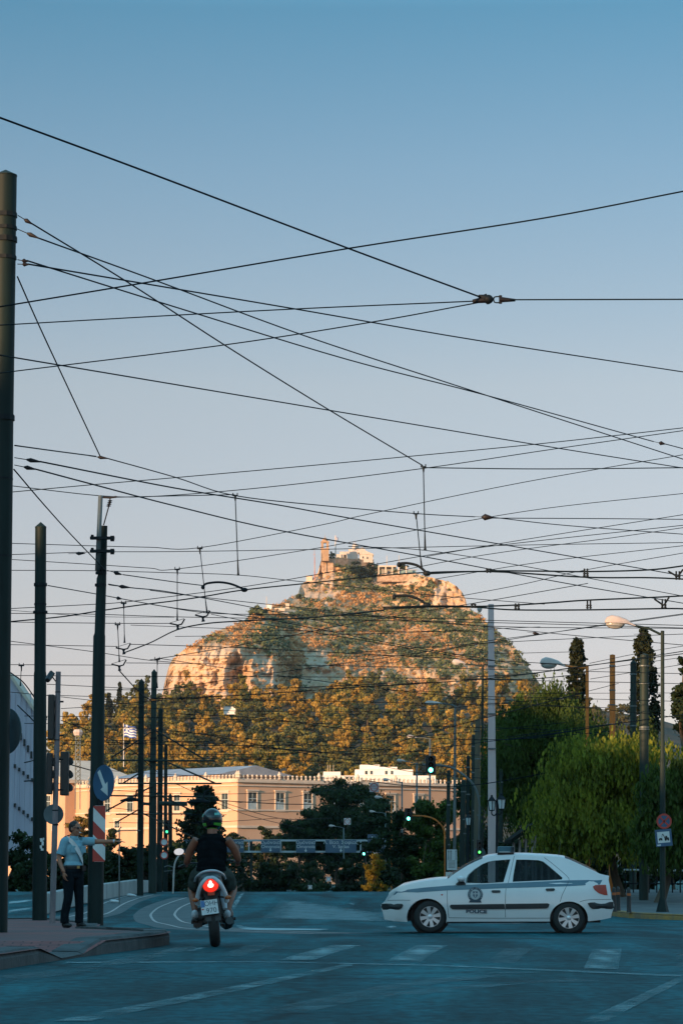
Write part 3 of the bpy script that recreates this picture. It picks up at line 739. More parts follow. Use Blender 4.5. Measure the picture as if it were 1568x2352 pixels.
zq = Z(1842, 700); wbox(b, fQ, 0, 52, -4, zq, -14, 0); lpart(b, 'wall', M_OCHRE, wing)
b = MB(); wbox(b, fQ, -.4, 52.4, zq, zq + .8, -14.4, .5); [wbox(b, fQ, u, u + 1.4, zq + .8, zq + 1.9, -.4, .1) for u in range(0, 52, 3)]; lpart(b, 'parapet', M_TRIM, wing)
for i in range(6):
    b = MB(); u = 5 + i * 8; wbox(b, fQ, u - 1.0, u + 1.0, Z(1885, 700), Z(1862, 700), 0, .12); f = lpart(b, 'window', M_PANE, wing)
    g_ = MB(); wbox(g_, fQ, u - 1.3, u - 1.0, Z(1888, 700), Z(1858, 700), 0, .3); wbox(g_, fQ, u + 1.0, u + 1.3, Z(1888, 700), Z(1858, 700), 0, .3); wbox(g_, fQ, u - 1.6, u + 1.6, Z(1858, 700), Z(1855, 700), 0, .4)
    s = lpart(g_, 'frame', M_TRIM, wing); s.parent = f; s.matrix_parent_inverse = Matrix()
b = MB(); M_RUST = mat('rusty_screen', (.30, .17, .09), .8, c2=(.2, .1, .06), scale=2)
wbox(b, fQ, 14, 30, zq + 1.2, Z(1797, 700), -6, -2); [wbox(b, fQ, 13.9 + i * .8, 14.05 + i * .8, zq + 1.2, Z(1795, 700), -1.98, -1.8) for i in range(21)]; lpart(b, 'roof_screen', M_RUST, wing)
# white flat-roofed blocks behind the palace
wb_ = empty('white_building', P(860, 1850, 820), 'white flat roofed building stepped in blocks behind the palace parapet', 'building')
def wblk(name, x0, x1, y0, y1, Y, dep, m=M_WHITE):
    b = MB(); a, c = P(x0, y1, Y), P(x1, y0, Y); b.box(((a.x + c.x) / 2, Y + dep / 2, (a.z + c.z) / 2), (c.x - a.x, dep, c.z - a.z)); return lpart(b, name, m, wb_)
wblk('wall', 740, 1000, 1782, 1900, 800, 30); wblk('wall', 815, 948, 1768, 1781.6, 803, 22); wblk('wall', 826, 872, 1757, 1767.7, 808, 12); wblk('wall', 868, 912, 1762, 1767.6, 806.5, 9)
wblk('wall', 742, 782, 1773, 1781.7, 801, 8); wblk('wall', 950, 980, 1786, 1800, 798, 1.9)
for x in (838, 850, 884, 897): wblk('window', x, x + 5, 1771, 1779, 802.8, .4, M_PANE)
for x in (752, 757, 765): wblk('antenna', x, x + .8, 1757, 1773, 802, .1, M_TRIM)
wblk('window', 790, 812, 1784, 1790, 799.8, .4, M_PANE)
# pale block with a sloping roof on the left, in the shade
lbk = empty('hall_building', (GX(20, 230), 230, gz(230)), 'pale blue white hall with ribbed cladding and a sloping roof at the left edge', 'building')
M_CLAD = mat('pale_cladding', (.50, .48, .56), .7, c2=(.42, .40, .48), scale=.5, streak=(8, 8, .2))
b = MB(); pts = [(-90, 1990), (84, 1990), (84, 1644), (24, 1557), (-90, 1557)]
b.prism([(P(x, y, 230).x, P(x, y, 230).z) for x, y in pts], 5, lambda u, v, w: Vector((u, 230 + w, v))); lpart(b, 'wall', M_CLAD, lbk)
b = MB(); a, c = P(20, 1549, 229.6), P(88, 1648, 229.6)
d_ = (c - a).normalized(); nn = Vector((d_.z, 0, -d_.x)); nn = nn if nn.z > 0 else -nn
b.add([a - nn * .05, c - nn * .05, c + nn * .18, a + nn * .18] + [p + Vector((0, 5.8, 0)) for p in (a - nn * .05, c - nn * .05, c + nn * .18, a + nn * .18)], [(0, 1, 2, 3), (7, 6, 5, 4), (0, 4, 5, 1), (3, 2, 6, 7), (1, 5, 6, 2), (0, 3, 7, 4)]); lpart(b, 'roof', M_TRIM, lbk)
b = MB()
for i in range(10):
    p = P(-40 + i * 12, 1800, 229.97); b.box((p.x, 229.95, p.z), (.07, .1, 15))
lpart(b, 'cladding_rib', M_CLAD, lbk)
for i in range(7):
    x = 24 + i * 8; y = 1650 + i * 14
    b = MB(); p = P(x, y, 229.9); b.box((p.x, 229.9, p.z), (.16, .2, .55)); lpart(b, 'window', M_DARK, lbk)
for r_ in (1760, 1850):
    for i in range(5):
        b = MB(); p = P(34 + i * 10, r_ + i * 8, 229.9); b.box((p.x, 229.9, p.z), (.18, .2, .3)); lpart(b, 'window', M_DARK, lbk)
# ---- the monastery on the summit
def hdep(x, y, off=2.0):
    p, _ = hill_at(x, y + .5)
    if p is None:
        i = max(0, min(len(HX) - 1, int((x - HX[0]) / 3.2))); p = hv[i * HR + HR - 1]
    return p.y - off
YT = hdep(746, 1286, 5)
bt = empty('bell_tower', P(746, 1284, YT), 'ochre stone bell tower with an open arch at the very top of the hill', 'tower')
M_TOWER = mat('tower_stone', (.40, .27, .17), .85, c2=(.30, .20, .13), scale=.3)
pb = P(746, 1284, YT); pt = P(746, 1245, YT); hh = pt.z - pb.z + 3
b = MB(); b.box(pb + Vector((0, 0, hh * .27 - 1.5)), (5.2, 5.2, hh * .54)); b.box(pb + Vector((0, 0, hh * .54 - 1.2)), (5.8, 5.8, .6))
for sx_ in (-1, 1):
    for sy_ in (-1, 1): b.box(pb + Vector((sx_ * 1.75, sy_ * 1.75, hh * .70 - 1.2)), (1.6, 1.6, hh * .30))
b.box(pb + Vector((0, 0, hh * .86 - 1.2)), (5.5, 5.5, .9)); lpart(b, 'tower_shaft', M_TOWER, bt)
b = MB(); b.lathe([(2.1, 0), (2.0, .9), (1.5, 1.9), (.7, 2.5), (.15, 2.9), (.1, 4.4)], pb + Vector((0, 0, hh * .86 - .75)), 10); lpart(b, 'dome', M_TOWER, bt)
b = MB(); b.box(pb + Vector((0, -2.3, hh * .2)), (1.4, .3, 3.2)); lpart(b, 'window', M_DARK, bt)
SH = {}
ch = empty('chapel', P(812, 1284, hdep(812, 1286)), 'white chapel with a small dome beside the bell tower on the summit', 'church')
M_CHAP = mat('chapel_limewash', (.56, .50, .45), .85, c2=(.46, .40, .36), scale=.3)
def cblk(name, x0, x1, y0, y1, Y, dep, m=M_CHAP, par=ch):
    Y += SH[par.name]
    b = MB(); a, c = P(x0, y1, Y), P(x1, y0, Y); b.box(((a.x + c.x) / 2, Y + dep / 2, (a.z + c.z) / 2), (c.x - a.x, dep, c.z - a.z)); return lpart(b, name, m, par)
SH[ch.name] = hdep(812, 1290, 3) - 1876
cblk('wall', 780, 822, 1267, 1290, 1876, 10); cblk('wall', 772, 784, 1273, 1290, 1875, 7); cblk('wall', 800, 838, 1261, 1270, 1879, 8)
cblk('wall', 826, 856, 1271, 1292, 1874, 12)
b = MB(); a = P(826, 1271, 1873.6 + SH[ch.name]); c = P(856, 1274, 1873.6 + SH[ch.name]); b.prism([(a.x - .3, a.z - .4), (c.x + .5, c.z - .2), (c.x + .5, c.z + .3), (a.x + 3, a.z + 2.2), (a.x - .3, a.z + 2.2)], 13, lambda u, v, w: Vector((u, 1873.6 + SH[ch.name] + w, v))); lpart(b, 'roof', M_CHAP, ch)
b = MB(); b.lathe([(2.4, 0), (2.4, 1.6), (2.3, 2.2), (1.7, 3.3), (.7, 4.0), (.1, 4.2), (.08, 5.4)], P(816, 1262, 1883 + SH[ch.name]), 12); lpart(b, 'dome', M_CHAP, ch)
b = MB(); b.lathe([(1.5, 0), (1.5, 1.2), (1.1, 2.0), (.1, 2.6)], P(832, 1266, 1883 + SH[ch.name]), 10); lpart(b, 'dome', M_CHAP, ch)
cblk('doorway', 789, 795, 1274, 1284, 1875.8, .5, M_DARK); cblk('window', 832, 835, 1278, 1283, 1873.9, .5, M_DARK); cblk('window', 842, 845, 1279, 1284, 1873.9, .5, M_DARK)
M_RWALL = mat('rubble_wall', (.50, .36, .26), .9, c2=(.26, .17, .11), scale=.5, bump=.5)
ter = empty('summit_wall', P(790, 1296, hdep(790, 1296)), 'rough stone retaining wall carrying the summit terrace under the chapel', 'wall')
b = MB(); a = [P(x, 1283 + (2 if x > 800 else 0), min(hdep(x, 1297, 2), hdep(745, 1297, 2) + .22 * (x - 745))) for x in (738, 750, 765, 800, 830, 858)]
for p, q in zip(a, a[1:]): b.add([p, q, q - Vector((0, 0, 9)), p - Vector((0, 0, 9)), p + Vector((0, 30, 0)), q + Vector((0, 30, 0))], [(0, 1, 2, 3), (0, 4, 5, 1)])
lpart(b, 'wall', M_RWALL, ter)
lo_ = empty('cafe_terrace', P(912, 1318, hdep(912, 1334)), 'flat roofed terrace on pale pillars right of the chapel on the summit', 'building')
SH[lo_.name] = hdep(912, 1338, 2) - 1858
cblk('wall', 866, 965, 1319, 1336, 1858, 6, M_RWALL, lo_); cblk('wall', 876, 900, 1302, 1319, 1866, 8, mat('grey_render', (.30, .29, .27), .9), lo_)
cblk('roof', 868, 910, 1299, 1302, 1861, 12, M_TRIM, lo_)
for x in (868, 884, 899, 914, 931): cblk('pillar', x, x + 3, 1301, 1320, 1857, 1, M_TRIM, lo_)
cblk('railing', 912, 958, 1308, 1310, 1858, .5, M_ZINC, lo_); cblk('wall', 915, 955, 1310, 1319, 1864, 8, mat('teal_glass_wall', (.22, .33, .33), .4), lo_)
hut = empty('small_hut', P(706, 1334, hdep(706, 1334)), 'tiny pale hut on the shoulder of rock left of the bell tower', 'hut'); SH[hut.name] = hdep(710, 1336, 2) - 1846; cblk('wall', 703, 717, 1323, 1336, 1846, 4, M_TRIM, hut); cblk('roof', 702, 718, 1321.5, 1323, 1845.5, 5, M_ZINC, hut)
hut2 = empty('small_hut', P(655, 1395, hdep(655, 1395)), 'tiny pale hut with low walls on the left ridge of the hill below the tower', 'hut'); SH[hut2.name] = hdep(640, 1402, 3) - 1772; cblk('wall', 655, 664, 1386, 1398, 1772, 4, M_TRIM, hut2); cblk('wall', 612, 624, 1389, 1402, 1770, 4, M_WHITE, hut2); cblk('parapet', 624, 655, 1397, 1403, 1772, 1.5, M_TRIM, hut2)
for (x, y0, y1, Y, s) in ((722, 1330, 1262, 1850, 'slim red and white radio mast left of the bell tower'), (771, 1284, 1229, 1870, 'bare flag staff between bell tower and chapel on the summit'), (888, 1302, 1276, 1870, 'stubby mast above the terrace right of the chapel'), (916, 1310, 1275, 1868, 'short pale post with a thick tip at the right end of the summit terrace'), (612, 1392, 1370, 1765, 'thin aerial on the left ridge of the hill, beside the white hut'), (722 + 90, 1268, 1243, 1881, 'thin aerial rising behind the chapel roof')):
    Y = hdep(x, y0 + 2, 2); b = MB(); p = P(x, y0 + 3, Y); t = P(x, y1, Y); b.tube([p, t], [.28, .12], 6)
    if x == 722: b.box(P(x, 1274, Y), (1.6, .2, .25)); b.tube([P(x + 1.5, 1335, Y), P(x + 1.2, 1280, Y)], .12, 5)
    tag(b.build('mast', M_TRIM if x != 722 else mat('mast_red', (.4, .12, .08), .7, c2=(.5, .45, .42), scale=.12)), s, 'mast')
wh = empty('small_hut', P(528, 1632, 1440), 'tiny pale hut with a flat roof among the pines below the big cliff', 'hut')
b = MB(); a = P(514, 1634, 1405); q = P(541, 1624, 1405); b.box(((a.x + q.x) / 2, 1407, (a.z + q.z) / 2 - .8), (q.x - a.x, 4, q.z - a.z + 1.6)); lpart(b, 'wall', M_WHITE, wh); b = MB(); b.box(((a.x + q.x) / 2, 1407, q.z + .15), (q.x - a.x + .6, 4.6, .3)); lpart(b, 'roof', M_ZINC, wh)
# flags
M_FB, M_FW = mat('flag_blue', (.04, .10, .38), .7), mat('flag_white', (.8, .8, .8), .7)
def flag(x, y0, y1, ytop, ybase, wdt, Y, label):
    a, c = P(x, y0, Y), P(x, y1, Y); H = a.z - c.z; W = H * wdt
    r = empty('flag', P(x, ybase, Y), label, 'flag'); fb = MB(); fw = MB(); N = 14
    def pt(u, v): return Vector((a.x + .1 + u * W, Y + .35 * math.sin(u * 7) * u * H * .35, c.z + H * (1 - v) - .22 * H * u * u + .05 * H * math.sin(u * 9)))
    for i in range(9):
        for k in range(N):
            u0, u1 = k / N, (k + 1) / N; v0, v1 = i / 9, (i + 1) / 9
            blue = i % 2 == 0
            if u1 <= 6 / N and i < 5: blue = not ((i == 2) or (abs(k - 2.5) < 1))
            (fb if blue else fw).add([pt(u0, v0), pt(u1, v0), pt(u1, v1), pt(u0, v1)], [(0, 1, 2, 3)])
    # one cloth: blue and white in a single mesh
    al = MB(); al.add(fw.v, fw.f); al.k = 1; al.add(fb.v, fb.f); lpart(al, 'cloth', [M_FW, M_FB], r)
    p = MB(); p.tube([P(x, ybase, Y), P(x, ytop, Y)], [FP and .0012 * Y ** .7 * .8, .001 * Y ** .7 * .8], 8); lpart(p, 'flagpole', M_WHITE, r)
flag(284, 1666, 1693, 1662, 1762, 1.05, 640, 'blue and white striped flag with a cross, above the palace gable')
flag(769, 1233, 1243, 1230, 1282, .7, hdep(769, 1284, 2), 'small striped flag flying on the summit beside the bell tower')
# ================================================================ POLES, LAMPS, SIGNS
M_GREEN = mat('green_steel_paint', (.009, .021, .020), .6, c2=(.005, .012, .0115), spec=.2, scale=1.5, streak=(3, 3, .4))
M_GREEN2 = mat('weathered_green_paint', (.02, .036, .031), .6, c2=(.01, .019, .017), spec=.25, scale=1.2, streak=(3, 3, .4))
M_BROWN = mat('rusty_sunwarm_paint', (.78, .20, .03), .75, c2=(.40, .14, .05), spec=.2, scale=1.2, streak=(3, 3, .5))  # rust, reddened further to stand in for warm sunlight on the pole
M_GALV = mat('galvanised_steel', (.14, .17, .175), .5, metal=.3, c2=(.07, .09, .095), scale=2, streak=(3, 3, .3))
M_PINKP = mat('faded_post_paint', (.24, .19, .20), .7, c2=(.13, .12, .13), scale=2.2, streak=(2, 2, .5))
M_WPOLE = mat('pale_concrete_pole', (.60, .47, .47), .85, c2=(.48, .37, .37), scale=1.6, streak=(2, 2, .3))
M_BLACK = mat('black_plastic', (.018, .02, .022), .5, scale=4)
M_IRON = mat('dark_iron', (.007, .012, .016), .6, scale=4, spec=.2)
M_SIGNB = mat('sign_back', (.10, .15, .17), .55, metal=.2, c2=(.07, .105, .12), scale=2.5)
M_BLUE = mat('sign_blue', (.035, .10, .19), .5, c2=(.025, .075, .15), scale=2)
M_NAVY = mat('road_sign_blue', (.05, .10, .16), .5, c2=(.04, .08, .13), scale=.6)
M_SWHITE = mat('sign_white', (.62, .66, .66), .5, c2=(.5, .54, .55), scale=3)
M_SRED = mat('sign_red', (.46, .045, .03), .5, c2=(.36, .04, .03), scale=3)
M_LAMPW = mat('lamp_housing', (.52, .45, .42), .55, c2=(.42, .36, .34), spec=.25, scale=3)
M_LENSC = mat('lamp_lens', (.42, .42, .40), .25, c2=(.32, .33, .32), scale=5)
M_FROST = mat('frosted_glass', (.62, .68, .70), .3, c2=(.5, .56, .58), scale=5)
M_GLOW = mat('green_signal_light', (.1, .8, .6), .4, emit=(.12, 1.0, .66), es=5)
M_GLOW2 = mat('lime_signal_light', (.1, .8, .2), .4, emit=(.08, 1.0, .12), es=3)
M_LENSD = mat('dark_signal_lens', (.03, .02, .018), .25, scale=4)
M_WIRE = mat('wire', (.003, .010, .016), .7, scale=8, spec=.1)
M_CERA = mat('insulator', (.018, .016, .018), .5, scale=4, spec=.2)
def part(b, name, m, root, par=None, smooth=False):
    o = Vector(root.location); q = MB(); q.v = [tuple(Vector(v) - o) for v in b.v]; q.f = b.f; q.m = b.m
    ob = q.build(name, m, par or root, smooth=False)
    return autosmooth(ob) if smooth else ob
def base(x, Y, up=0.0):
    z = gz(Y) + up
    return Vector((GX(x, Y, z), Y, z))
def shaft(b, prof, Y, n=12, tip=0):
    """prof: (x, y, half width) on the photo grid from the foot up"""
    pts = [P(x, y, Y) for x, y, h in prof]; r = [h * Y / FP for x, y, h in prof]
    b.tube(pts, r, n)
    if tip: a = P(prof[-1][0], prof[-1][1] - tip, Y); b.tube([pts[-1], a], [r[-1], r[-1] * .06], n)
    return b
def band(b, x, y, h, Y, w=4, n=12): b.tube([P(x, y + w, Y), P(x, y - w, Y)], h * Y / FP, n); return b
def footed(prof, Y, up=0.0):
    """put the lowest point of a profile on the ground"""
    x, y, h = prof[0]; g_ = base(x, Y, up - .03); px = pix(g_)
    return [(px[0], px[1], h)] + [p for p in prof[1:] if p[1] < px[1] - 2]
def mkpole(name, prof, Y, label, m=M_GREEN, up=0.0, tip=0, n=12, bands=(), group=None, cat='pole', flange=True):
    prof = footed(prof, Y, up); root = empty(name, base(prof[0][0], Y, up), label, cat, group)
    # a sharp step where the width jumps
    out = [prof[0]]
    for a, c in zip(prof, prof[1:]):
        if a[2] - c[2] > 1.4 and a[1] - c[1] < 12: pass
        out.append(c)
    part(shaft(MB(), out, Y, n), 'shaft', m, root, smooth=True)
    if tip:
        b = MB(); x, y, h = prof[-1]; b.tube([P(x, y, Y), P(x, y - .15 * tip, Y), P(x, y - tip, Y)], [h * 1.04 * Y / FP, h * 1.04 * Y / FP, .004], n); part(b, 'cap', m, root)
    for x, y, h, w in bands: part(band(MB(), x, y, h, Y, w, n), 'clamp_band', M_IRON, root)
    return root
p1 = mkpole('steel_pole', [(-12, 2140, 29), (-1, 1285, 28.5), (1, 1278, 27), (4, 960, 27.5), (13, 404, 26.5)], 36, 'very thick green steel pole cut off by the left edge, tallest of all', up=.16, tip=15,
            bands=[(11, 494, 29.5, 5), (11, 524, 29, 4), (10.5, 550, 30, 6), (10, 592, 29, 4), (4.5, 960, 30, 6), (2, 1100, 28.5, 2), (0, 1278, 28, 2)])
p2 = mkpole('steel_pole', [(91, 2109, 17), (92, 1548, 14.5), (92, 1542, 13.5), (93.5, 1212, 13)], 62, 'green steel pole with a pointed cap, second from the left edge', up=.15, tip=13, bands=[(93, 1343, 15.5, 3.5), (92.5, 1406, 17, 2.5), (92.5, 1388, 14.4, 2)])
b = MB(); rnd = random.Random(3)
for (x, y, w_, h_) in ((95, 1930, 6, 8), (98, 1938, 5, 9), (94, 1946, 5, 7), (100, 1928, 3, 6), (97, 1952, 6, 5)):
    b.box(P(x, y, 62 - .17), (w_ * .0098, .004, h_ * .0098), (0, rnd.uniform(-.3, .3), 0))
part(b, 'torn_poster', M_SWHITE, p2)
p3 = mkpole('steel_pole', [(219, 2122, 18.5), (221, 1860, 18), (222, 1855, 16.5), (228, 1462, 14), (229, 1455, 12.2), (233, 1330, 11.5), (235, 1318, 9.5), (239, 1208, 8)], 52, 'stepped green steel pole carrying the blue arrow sign and a strapped upper tube', up=.15,
            bands=[(231, 1344, 13.5, 3), (232, 1316, 13, 3), (232, 1308, 13, 2)])
b = MB(); b.tube([P(223.5, 1310, 51.75), P(231, 1138, 51.75)], 5.6 * 52 / FP, 8); part(b, 'upper_tube', M_GALV, p3, smooth=True)
for y in (1236, 1266):
    b = MB(); b.box(P(235, y, 51.7), (.46, .12, .05)); b.box(P(212, y - 2, 51.7), (.05, .08, .09)); b.box(P(258, y + 1, 51.7), (.07, .09, .10)); part(b, 'strap_clamp', M_IRON, p3)
b = MB(); b.tube([P(236, 1142, 51.7), P(252, 1143, 51.7), P(268, 1141, 51.7)], .02, 6)
for k in range(4): b.lathe([(.018, 0), (.05, .015), (.018, .03)], P(253 - k * 1.2, 1152 + k * 4, 51.7), 8)
b.tube([P(253, 1145, 51.7), P(249, 1166, 51.7), P(238, 1206, 51.7)], .012, 6); part(b, 'insulator_arm', M_CERA, p3)
# poles of the tram stop behind
p4 = mkpole('tram_pole', [(322, 2060, 7.5), (322, 1990, 7.3), (325, 1568, 6.6)], 100, 'pointed dark pole just left of a thicker one, over the low concrete wall', tip=9, bands=[(322, 1788, 8, 2.5), (323, 1660, 7.4, 2)])
p5 = mkpole('tram_pole', [(350, 2058, 9.4), (351, 1800, 8.8), (351, 1790, 7.4), (354, 1546, 6.2)], 104, 'tall dark pole with a rusty pointed top, rising left of the cliff foot', m=M_GREEN2, tip=9, bands=[(351, 1608, 8.5, 3), (352, 1697, 8, 2.5), (351, 1748, 10, 3)])
p5.children[1].data.materials[0] = M_BROWN  # rust tip, its orange also replaces the sun the pole top misses
p6 = mkpole('tram_pole', [(366, 2056, 7), (369, 1630, 5.6)], 112, 'blunt dark pole close beside the pole with the rusty top', tip=3, bands=[(368, 1690, 7, 2)])
p7 = mkpole('tram_pole', [(379, 2055, 4.6), (381, 1712, 4)], 125, 'slim dark pole right of the cluster over the low wall', tip=3)
p8 = mkpole('tram_pole', [(391, 2050, 5), (391, 1830, 4.6)], 140, 'short pointed pole right behind the left green traffic light', tip=8)
def arms(root, lst, Y, nm='bracket_arm'):
    for pts, r in lst: part(MB().tube([P(x, y, Y) for x, y in pts], r, 6), nm, M_GREEN2, root)
arms(p5, [([(252, 1747), (493, 1748)], .035), ([(255, 1741), (350, 1680)], .03), ([(354, 1676), (470, 1745)], .03), ([(244, 1863), (350, 1806)], .03), ([(356, 1822), (440, 1862)], .03), ([(244, 1828), (500, 1831)], .03)], 103.8)
arms(p4, [([(271, 1800), (509, 1800)], .03), ([(283, 1799), (322, 1775)], .028), ([(386, 1752), (493, 1799)], .03), ([(266, 1871), (440, 1870)], .025), ([(266, 1890), (322, 1858)], .025), ([(326, 1868), (452, 1928)], .025)], 99.8)
b = MB()
for x, y in ((310, 1838), (466, 1841)):
    b = MB(); b.tube([P(x - 34, y + 2, 99.7), P(x - 10, y - 2, 99.7), P(x + 16, y + 1, 99.7)], [.03, .09, .03], 6); b.tube([P(x, y - 2, 99.7), P(x + 4, y - 22, 99.7), P(x + 14, y - 26, 99.7)], .03, 6); part(b, 'tensioner', M_IRON, p4)

arms(p6, [([(366, 1846), (430, 1847)], .09), ([(320, 1846), (352, 1848)], .06)], 111.6)
# traffic light post on the island
tp = mkpole('traffic_post', [(120, 2117, 7), (131, 1700, 6.2), (134, 1543, 5.9)], 54, 'faded pinkish traffic light post behind the policeman', M_PINKP, up=.15, cat='traffic light', bands=[(133, 1590, 6.6, 1), (131, 1700, 6.8, 1), (127, 1862, 7, 1.5), (127, 1895, 7.2, 2)])
def housing(root, x0, x1, y0, y1, Y, dep=.22):
    a, c = P(x0, y1, Y), P(x1, y0, Y); b = MB(); b.box(((a.x + c.x) / 2, Y, (a.z + c.z) / 2), (c.x - a.x, dep, c.z - a.z)); o = part(b, 'signal_head', M_BLACK, root); bev(o, .02)
    b = MB()
    for k in range(3): b.tube([(c.x - .01, Y + .05, a.z + (c.z - a.z) * (.2 + .3 * k)), (c.x - .01, Y + dep * .5 + .16, a.z + (c.z - a.z) * (.18 + .3 * k))], .075, 10)
    v = part(b, 'visor', M_BLACK, root, par=o); return o
housing(tp, 110, 126, 1596, 1700, 54.0); housing(tp, 107, 121, 1730, 1825, 53.9); housing(tp, 138.5, 159, 1727, 1828, 54.1)
for y in (1612, 1690, 1745, 1815):
    part(MB().tube([P(118, y, 54), P(146, y, 54)], .018, 6), 'bracket', M_IRON, tp)
cc = empty('camera', P(117, 1554, 53.9), 'small black camera fixed near the top of the faded traffic light post', 'camera')
b = MB(); b.tube([P(109, 1563, 53.7), P(113, 1556, 53.8), P(119, 1547, 53.9), P(122, 1543.5, 53.9)], [.05, .062, .062, .05], 10); part(b, 'housing', M_BLACK, cc, smooth=True)
b = MB(); b.tube([P(119, 1553, 53.9), P(126, 1563, 54), P(130, 1567, 54)], .012, 6); part(b, 'bracket', M_IRON, cc)
# signs
def disc(x, y, r, Y, rz=0.0, th=.012, n=28):
    """disc of radius r (m) standing at depth Y, turned by rz"""
    b = MB(); m = Matrix.Rotation(rz, 3, 'Z'); c = P(x, y, Y)
    return b.lathe([(r - .004, -th / 2), (r, 0), (r - .004, th / 2)], c, n, 'Y', m)
def onface(x, y, Y, rz, off):
    """matrix of a flat thing standing in front of a disc turned by rz"""
    return Matrix.Translation(P(x, y, Y)) @ Matrix.Rotation(rz, 4, 'Z') @ Matrix.Translation((0, -off, 0)) @ FACE
def flatpoly(polys, M_, th=.004):
    b = MB()
    for pl in polys: b.prism(pl, th, lambda u, v, w: M_ @ Vector((u, v, w)))
    return b
def ring(r0, r1, n=28): return [[(r0 * math.cos(a), r0 * math.sin(a)), (r1 * math.cos(a), r1 * math.sin(a)), (r1 * math.cos(c), r1 * math.sin(c)), (r0 * math.cos(c), r0 * math.sin(c))] for a, c in ((2 * math.pi * i / n, 2 * math.pi * (i + 1) / n) for i in range(n))]
s = empty('round_sign', P(123, 1871, 54.25), 'round grey back of a road sign on the faded traffic light post', 'road sign'); part(disc(123, 1871, .197, 54.2), 'plate', M_SIGNB, s); part(MB().box(P(126, 1871, 54.12), (.05, .03, .40)), 'bracket', M_SRED, s)
s = empty('round_sign', P(12, 1680, 36.3), 'large round sign seen from behind, cut by the left edge beside the thickest pole', 'road sign'); part(disc(14, 1680, .31, 36.35, R(-42)), 'plate', M_SIGNB, s); part(MB().box(P(6, 1682, 36.2), (.16, .10, .42)), 'bracket', M_IRON, s)
AR = R(-50)
s = empty('arrow_sign', P(238, 1799, 51.6), 'round blue sign with a white arrow pointing down right on the stepped pole', 'road sign')
part(disc(238, 1799, .337, 51.55, AR, .02), 'plate', M_BLUE, s)
ar = [(-.045, .27), (.045, .27), (.045, -.06), (.13, -.06), (0, -.29), (-.13, -.06), (-.045, -.06)]
an = R(33); ar = [(u * math.cos(an) - v * math.sin(an), u * math.sin(an) + v * math.cos(an)) for u, v in ar]
part(flatpoly([ar], onface(238, 1799, 51.55, AR, .012)), 'arrow', M_SWHITE, s); part(MB().box(P(231, 1842, 51.7), (.09, .14, .10)), 'bracket', M_IRON, s)
# hazard board
s = empty('hazard_board', P(227.5, 1915, 51.6), 'tall red and white striped hazard board below the blue arrow sign', 'road sign')
Mb = onface(228, 1915.5, 51.62, R(-12), .01); W2, H2 = .118, .52
part(flatpoly([[(-W2, -H2 + .03), (-W2 + .03, -H2), (W2 - .03, -H2), (W2, -H2 + .03), (W2, H2 - .03), (W2 - .03, H2), (-W2 + .03, H2), (-W2, H2 - .03)]], Mb @ Matrix.Translation((0, 0, -.012)), .012), 'plate', M_SWHITE, s)
def clipv(pl, lo, hi):
    for s_, lim in ((1, lo), (-1, -hi)):
        out = []
        for p, q in zip(pl, pl[1:] + pl[:1]):
            a_, b_ = p[1] * s_ - lim, q[1] * s_ - lim
            if a_ >= 0: out.append(p)
            if (a_ >= 0) != (b_ >= 0): t = a_ / (a_ - b_); out.append((p[0] + (q[0] - p[0]) * t, p[1] + (q[1] - p[1]) * t))
        pl = out
        if not pl: return []
    return pl
st = [clipv([(-W2, t), (-W2, t - .252), (W2, t - .252 - .232), (W2, t - .232)], -H2 + .004, H2 - .004) for t in (.742, .238, -.268)]
st = [q for q in st if len(q) > 2]
part(flatpoly(st, Mb, .003), 'stripe', M_SRED, s)
# two no-entry style rings half behind the pole cluster
for i, y in enumerate((1935, 1965)):
    s = empty('round_sign', P(377, y, 108), ('upper' if i == 0 else 'lower') + ' of two red rimmed white round signs half hidden behind the dark pole cluster', 'road sign')
    part(disc(377, y, .155, 108), 'plate', M_SWHITE, s); part(flatpoly(ring(.115, .16), onface(377, y, 108, 0, .012)), 'rim', M_SRED, s)
# right: street lamps
def cobra(name, head, armpts, prof, Y, label, m=M_GALV, mh=M_LAMPW, flip=False, group=None, r_arm=.035, extra=None):
    """lamp: head (x0, x1, y0, y1), arm points, pole profile"""
    prof = footed(prof, Y); root = empty(name, base(prof[0][0], Y), label, 'street lamp', group)
    part(shaft(MB(), prof, Y, 10), 'pole', m, root, smooth=True)
    part(MB().tube([P(x, y, Y) for x, y in armpts], r_arm, 6), 'arm', m, root)
    x0, x1, y0, y1 = head; L = (x1 - x0) * Y / FP; Hh = (y1 - y0) * Y / FP; c = P(x0, (y0 + y1) / 2, Y)
    up = []; lo = []
    st_ = [(0, .10, .12), (.06, .34, .18), (.22, .50, .20), (.45, .44, .19), (.72, .26, .15), (.95, .06, .08), (1.0, .0, .06)]
    b = MB(); vs = []; n = 8
    for t, z, w_ in st_:
        for k in range(n + 1):
            a = math.pi * k / n; vs.append(c + Vector((t * L, -math.cos(a) * w_ * L * .9, math.sin(a) * (z * Hh + .03) - .12 * Hh * (t > .9) - (t - .1) * .1 * Hh)))
    fs = [(i * (n + 1) + k, (i + 1) * (n + 1) + k, (i + 1) * (n + 1) + k + 1, i * (n + 1) + k + 1) for i in range(len(st_) - 1) for k in range(n)] + [tuple(range(n + 1)), tuple(reversed(range((len(st_) - 1) * (n + 1), len(st_) * (n + 1))))]
    fs += [(i * (n + 1), i * (n + 1) + n, (i + 1) * (n + 1) + n, (i + 1) * (n + 1)) for i in range(len(st_) - 1)]
    h = part(b.add(vs, fs), 'lamp_head', mh, root, smooth=True)
    b = MB(); b.ell(c + Vector((L * .34, 0, -.08 * Hh)), (L * .31, L * .15, Hh * .34)); part(b, 'lens', M_LENSC, root, par=h, smooth=True)
    return root
